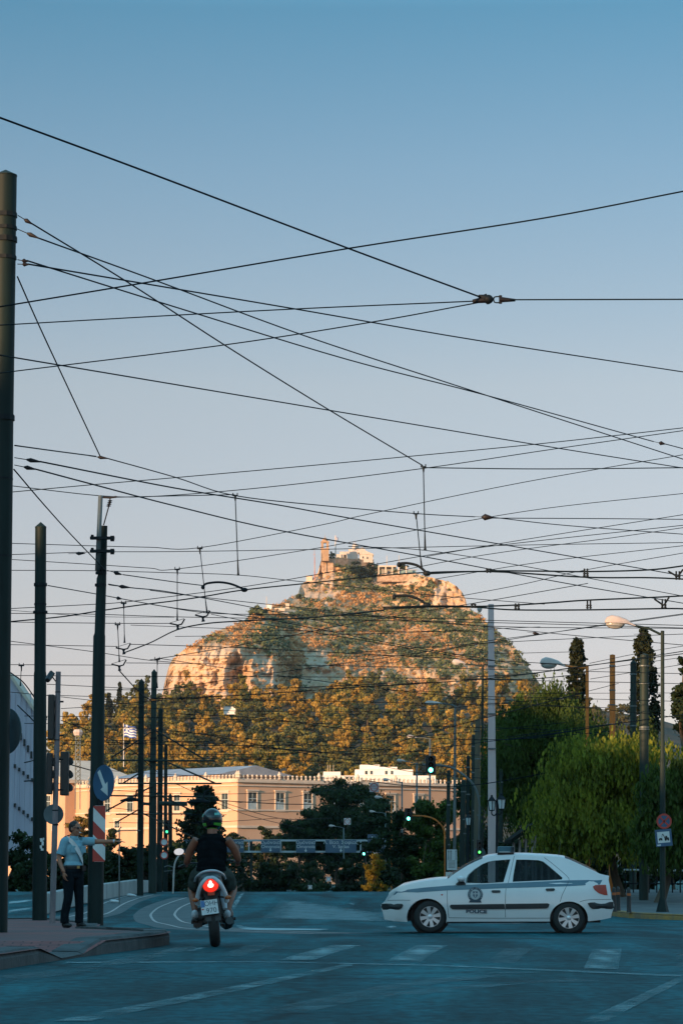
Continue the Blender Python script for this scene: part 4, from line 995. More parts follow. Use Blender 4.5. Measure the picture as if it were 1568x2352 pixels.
lampA = cobra('street_lamp', (1389, 1459, 1414, 1448), [(1455, 1437), (1490, 1444), (1512, 1455), (1521, 1458)], [(1521, 2095, 6.5), (1521, 1745, 6), (1521, 1735, 4.6), (1521, 1449, 4.2)], 79, 'nearest street lamp on the right pavement, its large grey head warmed by the sun', M_GREEN2)
b = MB(); b.tube([base(1521, 79), P(1521, 2060, 79)], [.22, .075], 6); part(b, 'foot', M_GREEN, lampA)
lampB = cobra('street_lamp', (1240, 1298, 1511, 1539), [(1294, 1529), (1325, 1533), (1348, 1535)], [(1350, 2060, 4.6), (1348, 1700, 4), (1348, 1528, 3.6)], 98, 'street lamp with its grey head in front of the left cypress top', M_BROWN)
cobra('street_lamp', (1038, 1069, 1515, 1530), [(1066, 1525), (1090, 1528), (1108, 1531)], [(1107, 2060, 3.6), (1107, 1800, 3.2), (1108, 1529, 2.6)], 140, 'slim dark street lamp left of the white concrete pole, its head over the hillside', M_GREEN2)
cobra('street_lamp', (976, 1018, 1611, 1621), [(1015, 1617), (1032, 1618), (1045, 1622)], [(1043, 2052, 4), (1044, 1800, 3.3), (1045, 1620, 2.6)], 125, 'street lamp with a pale flat head below the hill cliffs, over the upper traffic light', M_GALV)
cobra('street_lamp', (934, 956, 1689, 1697), [(954, 1694), (975, 1695), (987, 1698)], [(987, 2055, 3), (987, 1697, 2)], 190, 'pale small street lamp head just above and left of the upper traffic light', M_GALV)
cobra('street_lamp', (911, 932, 1744, 1752), [(930, 1749), (945, 1752), (957, 1755)], [(957, 2055, 2.6), (957, 1752, 2)], 240, 'small street lamp over the right end of the white flat roofed building', M_GALV)
cobra('street_lamp', (879, 898, 1788, 1796), [(896, 1794), (912, 1796), (923, 1798)], [(923, 2055, 2.2), (923, 1796, 1.7)], 260, 'small street lamp beside the no power disc, against the palace wall', M_GALV)
cobra('street_lamp', (860, 879, 1828, 1836), [(877, 1833), (890, 1834), (899, 1837)], [(899, 2055, 1.6), (899, 1836, 1.3)], 300, 'tiny street lamp on a thin orange lit post right of the dark round tree', M_BROWN)
cobra('street_lamp', (848, 863, 1862, 1868), [(862, 1866), (875, 1867), (885, 1869)], [(885, 2055, 1.6), (885, 1868, 1.2)], 320, 'tiny pale lamp head in front of the dark trees right of the square ringed sign', M_GALV)
cobra('street_lamp', (755, 771, 1895, 1901), [(770, 1899), (780, 1900), (789, 1903)], [(789, 2055, 1.6), (789, 1902, 1.2)], 325, 'tiny pale lamp head above the road sign gantry, in front of the dark round tree', M_GALV)
# white square concrete pole
wp = empty('concrete_pole', base(1131, 95), 'tall square white concrete pole rising behind the police car', 'pole')
b = MB(); f_ = P(1131, 1388, 95)
lo = base(1131, 95); b.add([lo + Vector((sx_ * .158, sy_ * .158, 0)) for sx_, sy_ in ((-1, -1), (1, -1), (1, 1), (-1, 1))] + [Vector((P(1127, 1388, 95).x, 95, f_.z)) + Vector((sx_ * .095, sy_ * .095, 0)) for sx_, sy_ in ((-1, -1), (1, -1), (1, 1), (-1, 1))], [(0, 1, 5, 4), (1, 2, 6, 5), (2, 3, 7, 6), (3, 0, 4, 7), (4, 5, 6, 7)])
bev(part(b, 'shaft', M_WPOLE, wp), .015)
b = MB(); b.tube([P(1121, 1397, 95), P(1108, 1393, 95), P(1104, 1396, 95)], .02, 6); part(b, 'arm', M_GALV, wp)
b = MB(); b.lathe([(.03, .12), (.085, .09), (.09, -.02), (.05, -.10), (.02, -.12)], P(1101, 1399, 95), 10); part(b, 'lamp', M_LAMPW, wp)
for y in (1530, 1640, 1720): part(MB().box(P(1129, y, 94.86), (.3, .05, .05)), 'clamp_band', M_GALV, wp)
# the other right hand poles
for (pr_, Y, lab, m, tip) in (
    ([(1026, 2052, 5), (1030, 1772, 4.2)], 150, 'grey green pole behind the white notice board, left end of the right hand row', M_GREEN2, 3),
    ([(1060, 2055, 7), (1062, 1900, 6.4), (1064, 1794, 5.4)], 118, 'thick banded pole right of the notice board, second in the right hand row', M_GREEN2, 3),
    ([(1073, 2055, 4.8), (1075, 1738, 4)], 128, 'slim green pole directly behind the single hanging lantern', M_GREEN, 3),
    ([(1085, 2055, 4.8), (1087, 1690, 4)], 122, 'slim green pole between the single lantern and the curved signal mast', M_GREEN2, 3),
    ([(1094, 2055, 8), (1097, 1655, 6.2)], 116, 'thick brownish green pole just behind the curved signal mast', mat('brown_green_paint', (.11, .085, .05), .65, c2=(.06, .055, .04), scale=1.5, streak=(3, 3, .4)), 3),
    ([(1150, 2055, 5.2), (1150, 1772, 4.6)], 130, 'short green pole with a pointed cap right of the white concrete pole', M_GREEN2, 7),
    ([(1405, 2062, 7.6), (1406, 1700, 7), (1406, 1505, 6.3)], 100, 'orange brown rusty pole standing among the treetops on the right', M_BROWN, 2),
    ([(1453, 2060, 8), (1454, 1524, 7)], 108, 'narrower of two blue green pointed poles in front of the right cypress', M_GREEN2, 9),
    ([(1478, 2060, 11), (1479, 1505, 10)], 92, 'wider of two blue green poles, right in front of the right cypress', M_GREEN2, 4)):
    r_ = mkpole('tram_pole', pr_, Y, lab, m, tip=tip)
    x, y = pr_[-1][:2]; h = pr_[-1][2]
    for k in range(4): part(band(MB(), x - .2, y + 25 + k * rng.uniform(40, 75), h * 1.18, Y, 1.4), 'clamp_band', M_GALV, r_)
# traffic lights
def thead(root, x0, x1, y0, y1, Y, glow=M_GLOW, lit=2):
    a, c = P(x0, y1, Y), P(x1, y0, Y); w_, h_ = c.x - a.x, c.z - a.z; cx = (a.x + c.x) / 2
    b = MB(); b.box((cx, Y, (a.z + c.z) / 2), (w_, .05, h_)); o = part(b, 'backboard', M_BLACK, root)
    b = MB(); b.box((cx, Y - .1, (a.z + c.z) / 2), (w_ * .52, .16, h_ * .88)); part(b, 'signal_head', M_BLACK, root); r = min(w_ * .22, h_ * .135)
    for k in range(3):
        z = c.z - h_ * (.2 + .3 * k); b = MB(); b.lathe([(r, -.005), (r * .8, -.03), (r * .3, -.045)], (cx, Y - .18, z), 14, 'Y')
        l = part(b, 'lens', glow if k == lit else M_LENSD, root)
        b = MB(); vs = []; n = 10
        for i in range(n + 1):
            t = math.pi * (i / n * 1.3 - .15)
            for d_, s_ in ((0, 1.12), (-.2, 1.05)): vs.append((cx + math.cos(t) * r * s_, Y - .18 + d_, z + math.sin(t) * r * s_))
        b.add(vs, [(2 * i, 2 * i + 2, 2 * i + 3, 2 * i + 1) for i in range(n)]); part(b, 'visor', M_BLACK, root, par=l)
tl = empty('traffic_light', base(1101, 96), 'green traffic light on a tall curved grey mast arm, against the wooded hill', 'traffic light')
part(MB().tube(crom([base(1101, 96)] + [P(x, y, 96) for x, y in ((1100, 1930), (1101, 1860), (1099, 1835), (1093, 1815), (1082, 1797), (1066, 1782), (1047, 1769), (1030, 1761.5), (1000, 1758), (970, 1757))], 6), .042, 8), 'mast', M_GALV, tl, smooth=True)
thead(tl, 977, 1000, 1736, 1778, 95.9)
tl = empty('traffic_light', base(1020, 150), 'lower green traffic light on a short brown curved mast among the trees', 'traffic light')
part(MB().tube(crom([base(1021, 150)] + [P(x, y, 150) for x, y in ((1021, 1930), (1017, 1903), (1009, 1892), (997, 1882), (975, 1875.5), (945, 1874))], 6), .045, 8), 'mast', M_BROWN, tl, smooth=True)
thead(tl, 929, 946, 1857, 1887, 149.8)
tl = empty('traffic_light', base(1099, 94), 'small lime green signal behind the police car windscreen, round disc behind it', 'traffic light')
part(MB().tube([base(1099, 94), P(1099, 1934, 94)], .05, 8), 'post', M_GALV, tl); thead(tl, 1094, 1106, 1930, 1965, 93.8, M_GLOW2); part(disc(1101, 1960, .20, 94.2), 'back_disc', M_SIGNB, tl)
tl = empty('traffic_light', base(384, 113), 'green traffic light on the left, beside the dark pole cluster', 'traffic light')
part(MB().tube([base(382, 113), P(382, 1888, 113)], .06, 8), 'post', M_GREEN, tl); thead(tl, 377, 391, 1884, 1918, 112.8, mat('dim_green_light', (.1, .7, .4), .4, emit=(.06, .8, .32), es=1.6))
tl = empty('traffic_light', base(835, 200), 'tiny distant green traffic light below the right end of the gantry', 'traffic light')
part(MB().tube([base(836, 200), P(836, 1950, 200)], .07, 8), 'post', M_GREEN, tl); thead(tl, 829, 842, 1941, 1967, 199.8)
# lanterns
def lantern(root, x, y0, y1, w_, Y):
    c = P(x, (y0 + y1) / 2, Y); s_ = Y / FP; h = (y1 - y0) * s_; w_ = w_ * s_ / 2
    b = MB(); b.lathe([(w_ * .60, -h * .5), (w_ * .72, -h * .47), (w_ * .72, -h * .44)], c, 6); b.lathe([(w_ * 1.12, h * .12), (w_ * .9, h * .2), (w_ * .35, h * .38), (w_ * .25, h * .40), (w_ * .3, h * .47), (.01, h * .52)], c, 6)
    for k in range(6):
        a = 2 * math.pi * (k + .5) / 6; b.tube([c + Vector((math.cos(a) * w_ * .68, math.sin(a) * w_ * .68, -h * .45)), c + Vector((math.cos(a) * w_, math.sin(a) * w_, h * .13))], .012, 5)
    o = part(b, 'lantern', M_IRON, root); g_ = MB(); g_.lathe([(w_ * .62, -h * .44), (w_ * .92, h * .12)], c, 6); part(g_, 'glass', M_FROST, root, par=o)
tw = empty('lantern_post', base(1141, 86), 'dark post with two white glass lanterns in front of the white concrete pole', 'street lamp')
part(shaft(MB(), footed([(1141, 2060, 4.6), (1141, 1900, 3.2), (1141, 1836, 2.4)], 86), 86, 10), 'post', M_IRON, tw, smooth=True)
part(MB().tube(crom([P(x, y, 86) for x, y in ((1129, 1862), (1129, 1870), (1135, 1874), (1141, 1868), (1147, 1872), (1151, 1866), (1151, 1858))], 5), .02, 6), 'scroll_bracket', M_IRON, tw)
lantern(tw, 1129, 1827, 1863, 20, 86); lantern(tw, 1151, 1823, 1860, 22, 85.8)
sl = empty('lantern_post', base(1075, 110), 'dark post with one dim lantern left of the twin lanterns', 'street lamp')
part(shaft(MB(), footed([(1075, 2060, 4), (1075, 1895, 2.6)], 110), 110, 8), 'post', M_IRON, sl); lantern(sl, 1075, 1868, 1897, 15, 110)
# notice board
nb = empty('notice_board', base(1042, 97), 'white notice board with black arrows and fine print behind the car bonnet', 'sign')
part(MB().tube([base(1042, 97.1), P(1043, 1945, 97.1)], .05, 8), 'post', M_GALV, nb)
a, c = P(1026, 1999, 97), P(1049, 1952, 97); part(MB().box(((a.x + c.x) / 2, 97, (a.z + c.z) / 2), (c.x - a.x, .02, c.z - a.z)), 'panel', mat('board_white', (.6, .66, .68), .5), nb)
b = MB()
for k, x in enumerate((1029, 1032.5, 1036, 1046)): b.box(P(x, 1966, 96.985), (.014, .006, .30)); b.tube([P(x, 1957, 96.985), P(x, 1953, 96.985)], [.022, .002], 4)
for k in range(6): b.box(P(1037, 1978 + k * 3, 96.985), (.24, .006, .012))
part(b, 'marking', M_BLACK, nb)
part(MB().box(P(1031, 2009, 96.9), (.24, .02, .16)), 'lower_panel', M_SWHITE, nb)
# no stopping sign and towing sign on the nearest lamp post
s = empty('no_stopping_sign', P(1524.5, 1887, 78.8), 'round blue sign with a red cross and rim on the right lamp post', 'road sign')
part(disc(1524.5, 1887, .215, 78.8), 'plate', M_BLUE, s); Mf = onface(1524.5, 1887, 78.8, 0, .008)
part(flatpoly(ring(.165, .217), Mf), 'rim', M_SRED, s)
bar = lambda an: [(u * math.cos(an) - v * math.sin(an), u * math.sin(an) + v * math.cos(an)) for u, v in ((-.18, -.022), (.18, -.022), (.18, .022), (-.18, .022))]
part(flatpoly([bar(R(45)), bar(R(-45))], onface(1524.5, 1887, 78.8, 0, .013), .006), 'cross', M_SRED, s)
s = empty('towing_sign', P(1523.5, 1925, 78.8), 'square blue tilted sign with a tow truck picture below the no stopping sign', 'road sign')
Mt = Matrix.Translation(P(1523.5, 1925, 78.8)) @ Matrix.Rotation(R(-5), 4, 'Y') @ FACE
part(flatpoly([[(-.235, -.24), (.235, -.24), (.235, .24), (-.235, .24)]], Mt, .012), 'plate', M_BLUE, s)
Mt2 = Mt @ Matrix.Translation((0, 0, .014)); part(flatpoly([[(-.175, -.14), (.175, -.14), (.175, .17), (-.175, .17)], [(-.2, -.215), (-.1, -.215), (-.1, -.18), (-.2, -.18)]], Mt2, .003), 'picture_field', M_SWHITE, s)
Mt3 = Mt @ Matrix.Translation((0, 0, .019)); c8 = lambda x, y, r: [(x + r * math.cos(k * .785), y + r * math.sin(k * .785)) for k in range(8)]
part(flatpoly([[(.02, -.06), (.15, -.06), (.15, -.0), (.11, .0), (.10, .05), (.05, .05), (.04, .0), (.02, 0)], [(-.15, -.05), (-.04, -.05), (-.05, .0), (-.12, .0)], [(-.03, .12), (0, .10), (.05, -.02), (.03, -.03)], [(-.03, .12), (-.02, .10), (-.05, .02), (-.06, .02)], c8(.05, -.065, .028), c8(.125, -.065, .028), c8(-.12, -.055, .022), c8(-.06, -.055, .022)], Mt3, .002), 'tow_truck_picture', M_BLACK, s)
# hanging ringed square signs on the wires
def hang(x, y, w_, Y, label, words=None, rod=14, m=M_SWHITE):
    s = empty('ringed_sign', P(x, y, Y), label, 'sign'); h = w_ * Y / FP / 2
    part(flatpoly([[(-h, -h), (h, -h), (h, h), (-h, h)]], onface(x, y, Y, 0, 0), .012), 'plate', m, s)
    part(flatpoly(ring(h * .74, h * .92), onface(x, y, Y, 0, .016), .003), 'ring', M_SRED, s)
    part(MB().tube([P(x, y - w_ / 2, Y), P(x, y - w_ / 2 - rod, Y)], .008, 5), 'hanger', M_WIRE, s)
    if words:
        for k, t_ in enumerate(words):
            o = text('lettering', t_, h * .46, onface(x, y, Y, 0, .016) @ Matrix.Translation((0, h * (.22 - .5 * k), 0)), s, M_SRED, .001); o.data.transform(Matrix.Translation(-Vector(s.location)))
hang(859, 1809, 21, 140, 'square grey sign with a red ring and lettering hanging before the palace wall', ('ΧΩΡΙΣ', 'ΡΕΥΜΑ'), 8, mat('sign_grey', (.42, .42, .44), .6))
hang(797.5, 1887.5, 15, 200, 'white square sign with a red ring hanging in front of the dark round tree', ('ΧΩΡΙΣ', 'ΡΕΥΜΑ'))
hang(860, 1958, 12, 205, 'small white ringed sign hanging under the blue two arrow sign', ('ΧΩΡΙΣ', 'ΡΕΥΜΑ'))
hang(754.5, 2020, 11, 240, 'small tilted white sign hanging low in the dark trees over the road crest', None, 40)
hang(712, 2038.5, 9, 250, 'lowest small white sign, hanging just over the road crest', None, 55)
# ---- the sign gantry
GY = 330; gs = GY / FP
ga = empty('sign_gantry', base(576, GY), 'long white lattice gantry with blue direction signs spanning the far road', 'gantry')
b = MB(); zt_, zb_ = P(784, 1931, GY).z, P(784, 1957, GY).z
xa, xb = P(425, 1940, GY).x, P(880, 1940, GY).x
for yy in (0, 1.0):
    for z in (zt_, zb_): b.box(((xa + xb) / 2, GY + yy, z), (xb - xa, .16, .22))
x = xa
while x < xb:
    b.box((x, GY, (zt_ + zb_) / 2), (.16, .14, zt_ - zb_)); x += 1.9
part(b, 'truss', mat('gantry_paint', (.42, .46, .48), .6, c2=(.3, .34, .36), scale=.6), ga)
for x in (428, 576, 838):
    q = base(x, GY); part(MB().tube([q + Vector((0, .5, 0)), Vector((q.x, GY + .5, zt_))], .16, 10), 'post', M_GREEN2, ga)
M_TXT = mat('sign_lettering', (.62, .66, .66), .5)
def gsign(x0, x1, y0, y1, lines, arrow=True, size=10.5, align='CENTER'):
    a, c = P(x0, y1, GY - .4), P(x1, y0, GY - .4); b = MB(); b.box(((a.x + c.x) / 2, GY - .4, (a.z + c.z) / 2), (c.x - a.x, .08, c.z - a.z)); o = part(b, 'sign_panel', M_NAVY, ga)
    cx, cz = (a.x + c.x) / 2, c.z
    for k, l in enumerate(lines):
        t = text('lettering', l, size * gs, Matrix.Translation(((cx if align == 'CENTER' else a.x + 2 * gs), GY - .46, cz - (6 + 9.2 * k) * gs)) @ FACE, o, M_TXT, .004, align, 1.06); t.data.transform(Matrix.Translation(-Vector(ga.location)))
    if arrow:
        q = Matrix.Translation((cx, GY - .46, a.z + 5 * gs)) @ FACE
        part(flatpoly([[(-1.1 * gs, 4 * gs), (1.1 * gs, 4 * gs), (1.1 * gs, 0), (3.4 * gs, 0), (0, -4 * gs), (-3.4 * gs, 0), (-1.1 * gs, 0)]], q, .02), 'arrow', M_TXT, ga, par=o)
    return o
gsign(421, 447, 1930, 1958, ['Μο', 'Mo'], False, 9.5, 'LEFT'); gsign(515, 560, 1930, 1958, ['Ομόνοια', 'Omonoia']); gsign(599, 643, 1930, 1958, ['Ομόνοια', 'Omonoia']); gsign(680, 724, 1930, 1959, ['Ομόνοια', 'Omonoia']); gsign(747, 818, 1930, 1959, ['Λ. Βασ. Σοφίας', 'V. Sofias'])
ls = empty('lane_sign', base(865, 326), 'square blue sign with two white up arrows through circles, right end of the gantry', 'road sign')
a, c = P(844, 1959, 326), P(886, 1917, 326); part(MB().box(((a.x + c.x) / 2, 326, (a.z + c.z) / 2), (c.x - a.x, .1, c.z - a.z)), 'plate', M_NAVY, ls)
pl = []
for x in (855, 876):
    o_ = P(x, 1938, 326) - P(865, 1938, 326); k = 326 / FP
    pl += [[(o_.x + u * k, v * k) for u, v in ((-1.6, -14), (1.6, -14), (1.6, 10), (4, 10), (0, 17), (-4, 10), (-1.6, 10))], [(o_.x + 6.5 * k * math.cos(t * .52), (-3 + 6.5 * math.sin(t * .52)) * k) for t in range(12)]]
part(flatpoly(pl[::2], onface(865, 1938, 326, 0, .06), .02), 'arrow', M_TXT, ls); part(flatpoly(pl[1::2], onface(865, 1938, 326, 0, .09), .02), 'circle', M_TXT, ls)
part(MB().tube([base(865, 326.3), P(865, 1940, 326.3)], .12, 8), 'post', M_GREEN2, ls)
# low concrete wall by the tram stop
lw = empty('low_wall', gp(237, 2066), 'low grey concrete wall with gaps behind the island, under the pole cluster', 'wall')
def wallpiece(x0, y0, x1, y1, h0, h1):
    a, c = gp(x0, y0), gp(x1, y1); d_ = (c - a); nn = Vector((-d_.y, d_.x, 0)).normalized() * .28
    b = MB(); b.add([a, c, c + nn, a + nn] + [q + Vector((0, 0, h)) for q, h in ((a, h0), (c, h1), (c + nn, h1), (a + nn, h0))], [(3, 2, 1, 0), (4, 5, 6, 7), (0, 1, 5, 4), (1, 2, 6, 5), (2, 3, 7, 6), (3, 0, 4, 7)])
    bev(part(b, 'wall_section', M_CONC, lw), .03)
wallpiece(112, 2100, 192, 2078, .62, .58); wallpiece(194, 2077, 322, 2053, .58, .52); wallpiece(327, 2052, 355, 2049, .48, .46); wallpiece(364, 2049, 370, 2048.5, .46, .46); wallpiece(372, 2048, 380, 2047.5, .44, .44)
# curved white post by the tram track
cw = empty('curved_post', base(397, 104), 'thin white post with a bent top and two short arms, left of the motorcycle', 'post')
part(MB().tube(crom([base(397, 104)] + [P(x, y, 104) for x, y in ((398, 2031), (399, 2005), (401, 1986), (406, 1973), (415, 1961))], 5), .034, 8), 'post', mat('white_post_paint', (.55, .58, .6), .5, c2=(.4, .3, .24), scale=.8), cw, smooth=True)
part(MB().tube([P(377, 1992, 104), P(386, 1989, 104), P(399, 1993, 104)], .018, 6), 'arm', M_GALV, cw); part(MB().tube([P(377, 2002, 104), P(399, 2000, 104)], .014, 6), 'arm', M_GALV, cw)
# fence mesh posts on the left, lattice mast
lm = empty('lattice_mast', P(179, 1840, 640), 'small lattice mast rising from the palace wing roof at the left', 'mast'); b = MB(); a, c = P(179, 1800, 640), P(179, 1690, 640); hw = .55
for sx_, sy_ in ((-1, -1), (1, -1), (1, 1), (-1, 1)): b.tube([a + Vector((sx_ * hw, sy_ * hw, -6)), c + Vector((sx_ * hw, sy_ * hw, 0))], .09, 4)
for k in range(10):
    z0, z1 = a.z + (c.z - a.z) * k / 10, a.z + (c.z - a.z) * (k + 1) / 10
    for sy_ in (-1, 1): b.tube([(a.x - hw, 640 + sy_ * hw, z0), (a.x + hw, 640 + sy_ * hw, z1)], .06, 4); b.tube([(a.x + hw, 640 + sy_ * hw, z0), (a.x - hw, 640 + sy_ * hw, z1)], .06, 4)
part(b, 'lattice', M_GALV, lm); part(MB().lathe([(.9, 0), (1.2, .8), (.9, 1.4)], c, 8), 'mast_head', M_LAMPW, lm)
for i, x in enumerate((270, 283 + 0)):
    pass
fp_ = empty('fence_post', base(275, 92), 'thin upright steel post in front of the dark hedge behind the low wall', 'post'); part(MB().tube([base(274, 92), P(274, 1905, 92), P(279, 1900, 92)], .022, 6), 'post', M_GALV, fp_); part(MB().tube([P(274, 1909, 92), P(322, 1908, 92)], .015, 6), 'arm', M_GALV, fp_)
for x, y, lb_ in ((300, 2060, 'small white scrap of litter by the foot of the low concrete wall'), (262, 2074, 'crumpled pale scrap of paper on the tram track edge by the wall')):
    q = gp(x, y); lt = empty('paper_scrap', q, lb_, 'paper scrap'); b = MB(); b.ell(q + Vector((0, 0, .05)), (.16, .10, .05), (.2, .1, .4), 7, 5); b.ell(q + Vector((.14, .03, .03)), (.09, .07, .04), (.4, .2, 1), 6, 4); part(b, 'scrap', M_SWHITE, lt)
# bollards on the right pavement
for i, (x, Y, lb_) in enumerate(((1410, 78.6, 'black bollard with an orange band, leftmost of three beside the car boot'), (1419.5, 79.4, 'black bollard with an orange band, middle one of three beside the car boot'), (1444, 77.4, 'black bollard with an orange band standing apart, nearest the right lamp post'))):
    q = base(x, Y, .16); r_ = empty('bollard', q, lb_, 'bollard', 'bollards on the right pavement')
    part(MB().lathe([(.075, 0), (.062, .06), (.055, .5), (.06, .56), (.05, .60), (.055, .63), (.03, .68), (.005, .69)], q, 12), 'post', M_BLACK, r_, smooth=True)
    part(MB().lathe([(.0595, .46), (.0595, .53)], q, 12), 'band', mat('orange_band', (.5, .12, .03), .5), r_)
# railing and shelter under the trees
rl = empty('railing', base(1500, 99, .16), 'pale horizontal handrail on dark posts under the right hand trees', 'railing')
part(MB().tube([P(1432, 1999, 99), P(1580, 2000.5, 99)], .035, 6), 'handrail', M_SWHITE, rl)
for x in range(1436, 1580, 18): q = base(x, 99, .1); part(MB().tube([q, (q.x, 99, P(x, 1999, 99).z)], .025, 6), 'post', M_IRON, rl)
part(MB().tube([P(1432, 2030, 99), P(1580, 2031, 99)], .025, 6), 'lower_rail', M_IRON, rl)
sh = empty('shelter', base(1230, 106), 'open shelter with pale wooden columns and a dark gabled roof behind the car', 'shelter')
M_PWOOD = mat('pale_wood', (.36, .27, .25), .8, c2=(.24, .19, .18), scale=2, streak=(2, 2, .2))
for x, y in ((1180, 1936), (1194, 1930), (1208, 1920), (1223, 1910), (1230, 1910), (1244, 1918), (1260, 1926), (1276, 1934)): q = base(x, 106); part(MB().tube([q, (q.x, 106, P(x, y, 106).z)], 3.0 * 106 / FP, 8), 'column', M_PWOOD, sh)
b = MB(); pk, e1, e2 = P(1226, 1899, 106), P(1172, 1937, 106), P(1286, 1940, 106)
for e in (e1, e2): b.add([pk + Vector((0, -.5, 0)), e + Vector((0, -.5, 0)), e + Vector((0, 4, 0)), pk + Vector((0, 4, 0))] + [q + Vector((0, 0, .14)) for q in (pk + Vector((0, -.5, 0)), e + Vector((0, -.5, 0)), e + Vector((0, 4, 0)), pk + Vector((0, 4, 0)))], [(0, 1, 2, 3), (7, 6, 5, 4), (0, 4, 5, 1), (1, 5, 6, 2), (2, 6, 7, 3), (3, 7, 4, 0)])
part(b, 'roof', mat('dark_roof', (.012, .014, .012), .95, spec=.05), sh)
# buildings across the road to the left, outside the frame: they hold the street in the evening shade
def shade_block(x0, y0, x1, y1, h):
    o = empty('apartment_block', ((x0 + x1) / 2, (y0 + y1) / 2, -2.5), 'tall apartment block lining the left side of the avenue, outside the frame', 'building', 'apartment blocks lining the left side of the avenue')
    b = MB(); b.box(((x0 + x1) / 2, (y0 + y1) / 2, h / 2 - 1.5), (x1 - x0, y1 - y0, h)); part(b, 'wall', M_CLADW, o)
    b = MB()
    for k in range(int(h // 3.3)):
        y = y0 + 2
        while y < y1 - 2: b.box((x1 + .03, y, 2 + k * 3.3), (.06, 1.4, 1.7)); y += 3.2
    part(b, 'window', M_PANE, o); return o
M_CLADW = mat('grey_render_block', (.30, .31, .32), .8, scale=.2)
shade_block(-70, -190, -60, -91, 28)
shade_block(-70, -90, -60, -4, 26)
shade_block(-70, -3.8, -60, 7.3, 27.6)
sb_ = shade_block(-70, 7.6, -60, 10.4, 24.6)
part(MB().box((-60.2, 9, 27), (.3, 2.9, 5.6)).box((-60.2, 8.0, 23.6), (.15, .15, 1.4)).box((-60.2, 10.2, 23.6), (.15, .15, 1.4)), 'added_slit_slab', M_CLADW, sb_)  # unseen slab added above the low block to leave a thin sun slit
shade_block(-70, 10.6, -60, 17, 33)
shade_block(-70, 17.3, -60, 45, 31)
shade_block(-70, 46, -60, 98, 32)
shade_block(-70, 114, -60, 220, 32.5)
shade_block(-70, 221, -60, 335, 32.5)
# ================================================================ OVERHEAD WIRES
NW = [0]
GEN = 'thin dark wire of the overhead net strung across the view of the hill'
GGR = 'thin wires of the overhead net'
def wire(pts, d0, d1, r=.006, label=None, m=M_WIRE, n=6):
    """pts on the photo grid; depth runs from d0 to d1 along the wire"""
    L = [0]
    for a, c in zip(pts, pts[1:]): L.append(L[-1] + math.hypot(c[0] - a[0], c[1] - a[1]))
    q = [P(x, y, d0 + (d1 - d0) * l / L[-1]) for (x, y), l in zip(pts, L)]
    if d0 > 30: r *= 1.6
    b = MB(); b.tube(crom(q, n), r, 6)
    o = b.build('overhead_wire', m, None, True, q[0]); NW[0] += 1
    return tag(o, label or GEN, 'wire', GGR if not label else None)
W = wire
# near, thick ones
W([(-12, 265), (350, 399), (800, 570), (1106, 683)], 19, 24, .0082, 'thickest wire, falling from the upper left edge to the clamp in the sky')
W([(-12, 706), (350, 646), (800, 570), (1250, 500), (1582, 436)], 22, 22, .0066, 'uppermost wire at the right edge, rising across the whole sky')
W([(1166, 688), (1350, 687.5), (1582, 687)], 24, 23, .0062, 'level wire from the clamp in the sky to the right edge')
W([(-12, 747), (600, 713), (1094, 691)], 26, 24, .0058, 'almost level wire running left from the clamp in the sky')
W([(-12, 858), (500, 794), (850, 740), (1096, 695)], 27, 24, .0058, 'lowest of the three wires meeting at the clamp in the sky')
# from the thickest pole
W([(70, 511), (300, 652), (520, 795), (750, 938), (970, 1069)], 36, 50, .0075, 'steep wire from the thickest pole down to the top of the long dropper')
W([(972, 1074), (1250, 1077), (1582, 1074)], 50, 52, .0062, 'level wire going right from the top of the long dropper')
W([(85, 545), (350, 641), (700, 771), (1050, 886), (1582, 1059)], 36, 60, .0072, 'wire falling from the second clamp of the thickest pole to the right edge')
W([(62, 598), (400, 704), (800, 826), (1110, 906), (1500, 1014)], 36, 60, .0072, 'wire from the third clamp of the thickest pole crossing two others by the right edge')
W([(1525, 1019), (1582, 1034)], 60, 62, .007, 'short wire end right of the small insulator at the right edge')
W([(64, 606), (350, 654), (700, 713), (1100, 782), (1582, 856)], 36, 55, .0072, 'straight gently falling wire from the thickest pole to the middle of the right edge')
W([(40, 635), (85, 737), (135, 845), (230, 1048)], 36, 44, .0062, 'steep short wire from the thickest pole down to a small clamp')
W([(-8, 814), (135, 838), (600, 916), (1230, 1021), (1582, 1077)], 35, 56, .0062, 'wire crossing from the left edge below the sky clamp wires down to the right')
W([(34, 1023), (128, 1036), (220, 1048)], 36, 44, .006, 'short wire from the thickest pole to the small clamp above the second pole')
W([(237, 1050), (402, 1096), (538, 1138), (750, 1162), (960, 1180), (1090, 1187)], 44, 58, .006, 'wire from the small clamp over the second pole to the insulator in the middle right')
W([(1130, 1188), (1300, 1207), (1582, 1228)], 58, 64, .006, 'thin wire falling away right from the insulator in the middle right')
W([(1130, 1190), (1350, 1191), (1582, 1193)], 58, 64, .006, 'level thin wire going right from the insulator in the middle right')
W([(92, 1060), (402, 1121), (640, 1160), (830, 1195), (1230, 1264), (1582, 1325)], 37, 66, .007, 'long wire falling from the looped turnbuckle of the thickest pole')
W([(80, 1077), (215, 1113), (402, 1162), (640, 1218), (980, 1280), (1300, 1340), (1582, 1388)], 37, 70, .007, 'lower of two long parallel wires leaving the thickest pole to the right')
W([(32, 1078), (100, 1158), (165, 1230), (243, 1311)], 36, 52, .0062, 'steep wire from the thickest pole to the neck of the stepped pole')
W([(28, 1130), (215, 1113), (402, 1097), (650, 1075), (920, 1050), (1250, 1018), (1582, 981)], 58, 58, .006, 'upper of two nearly parallel wires rising to the right edge')
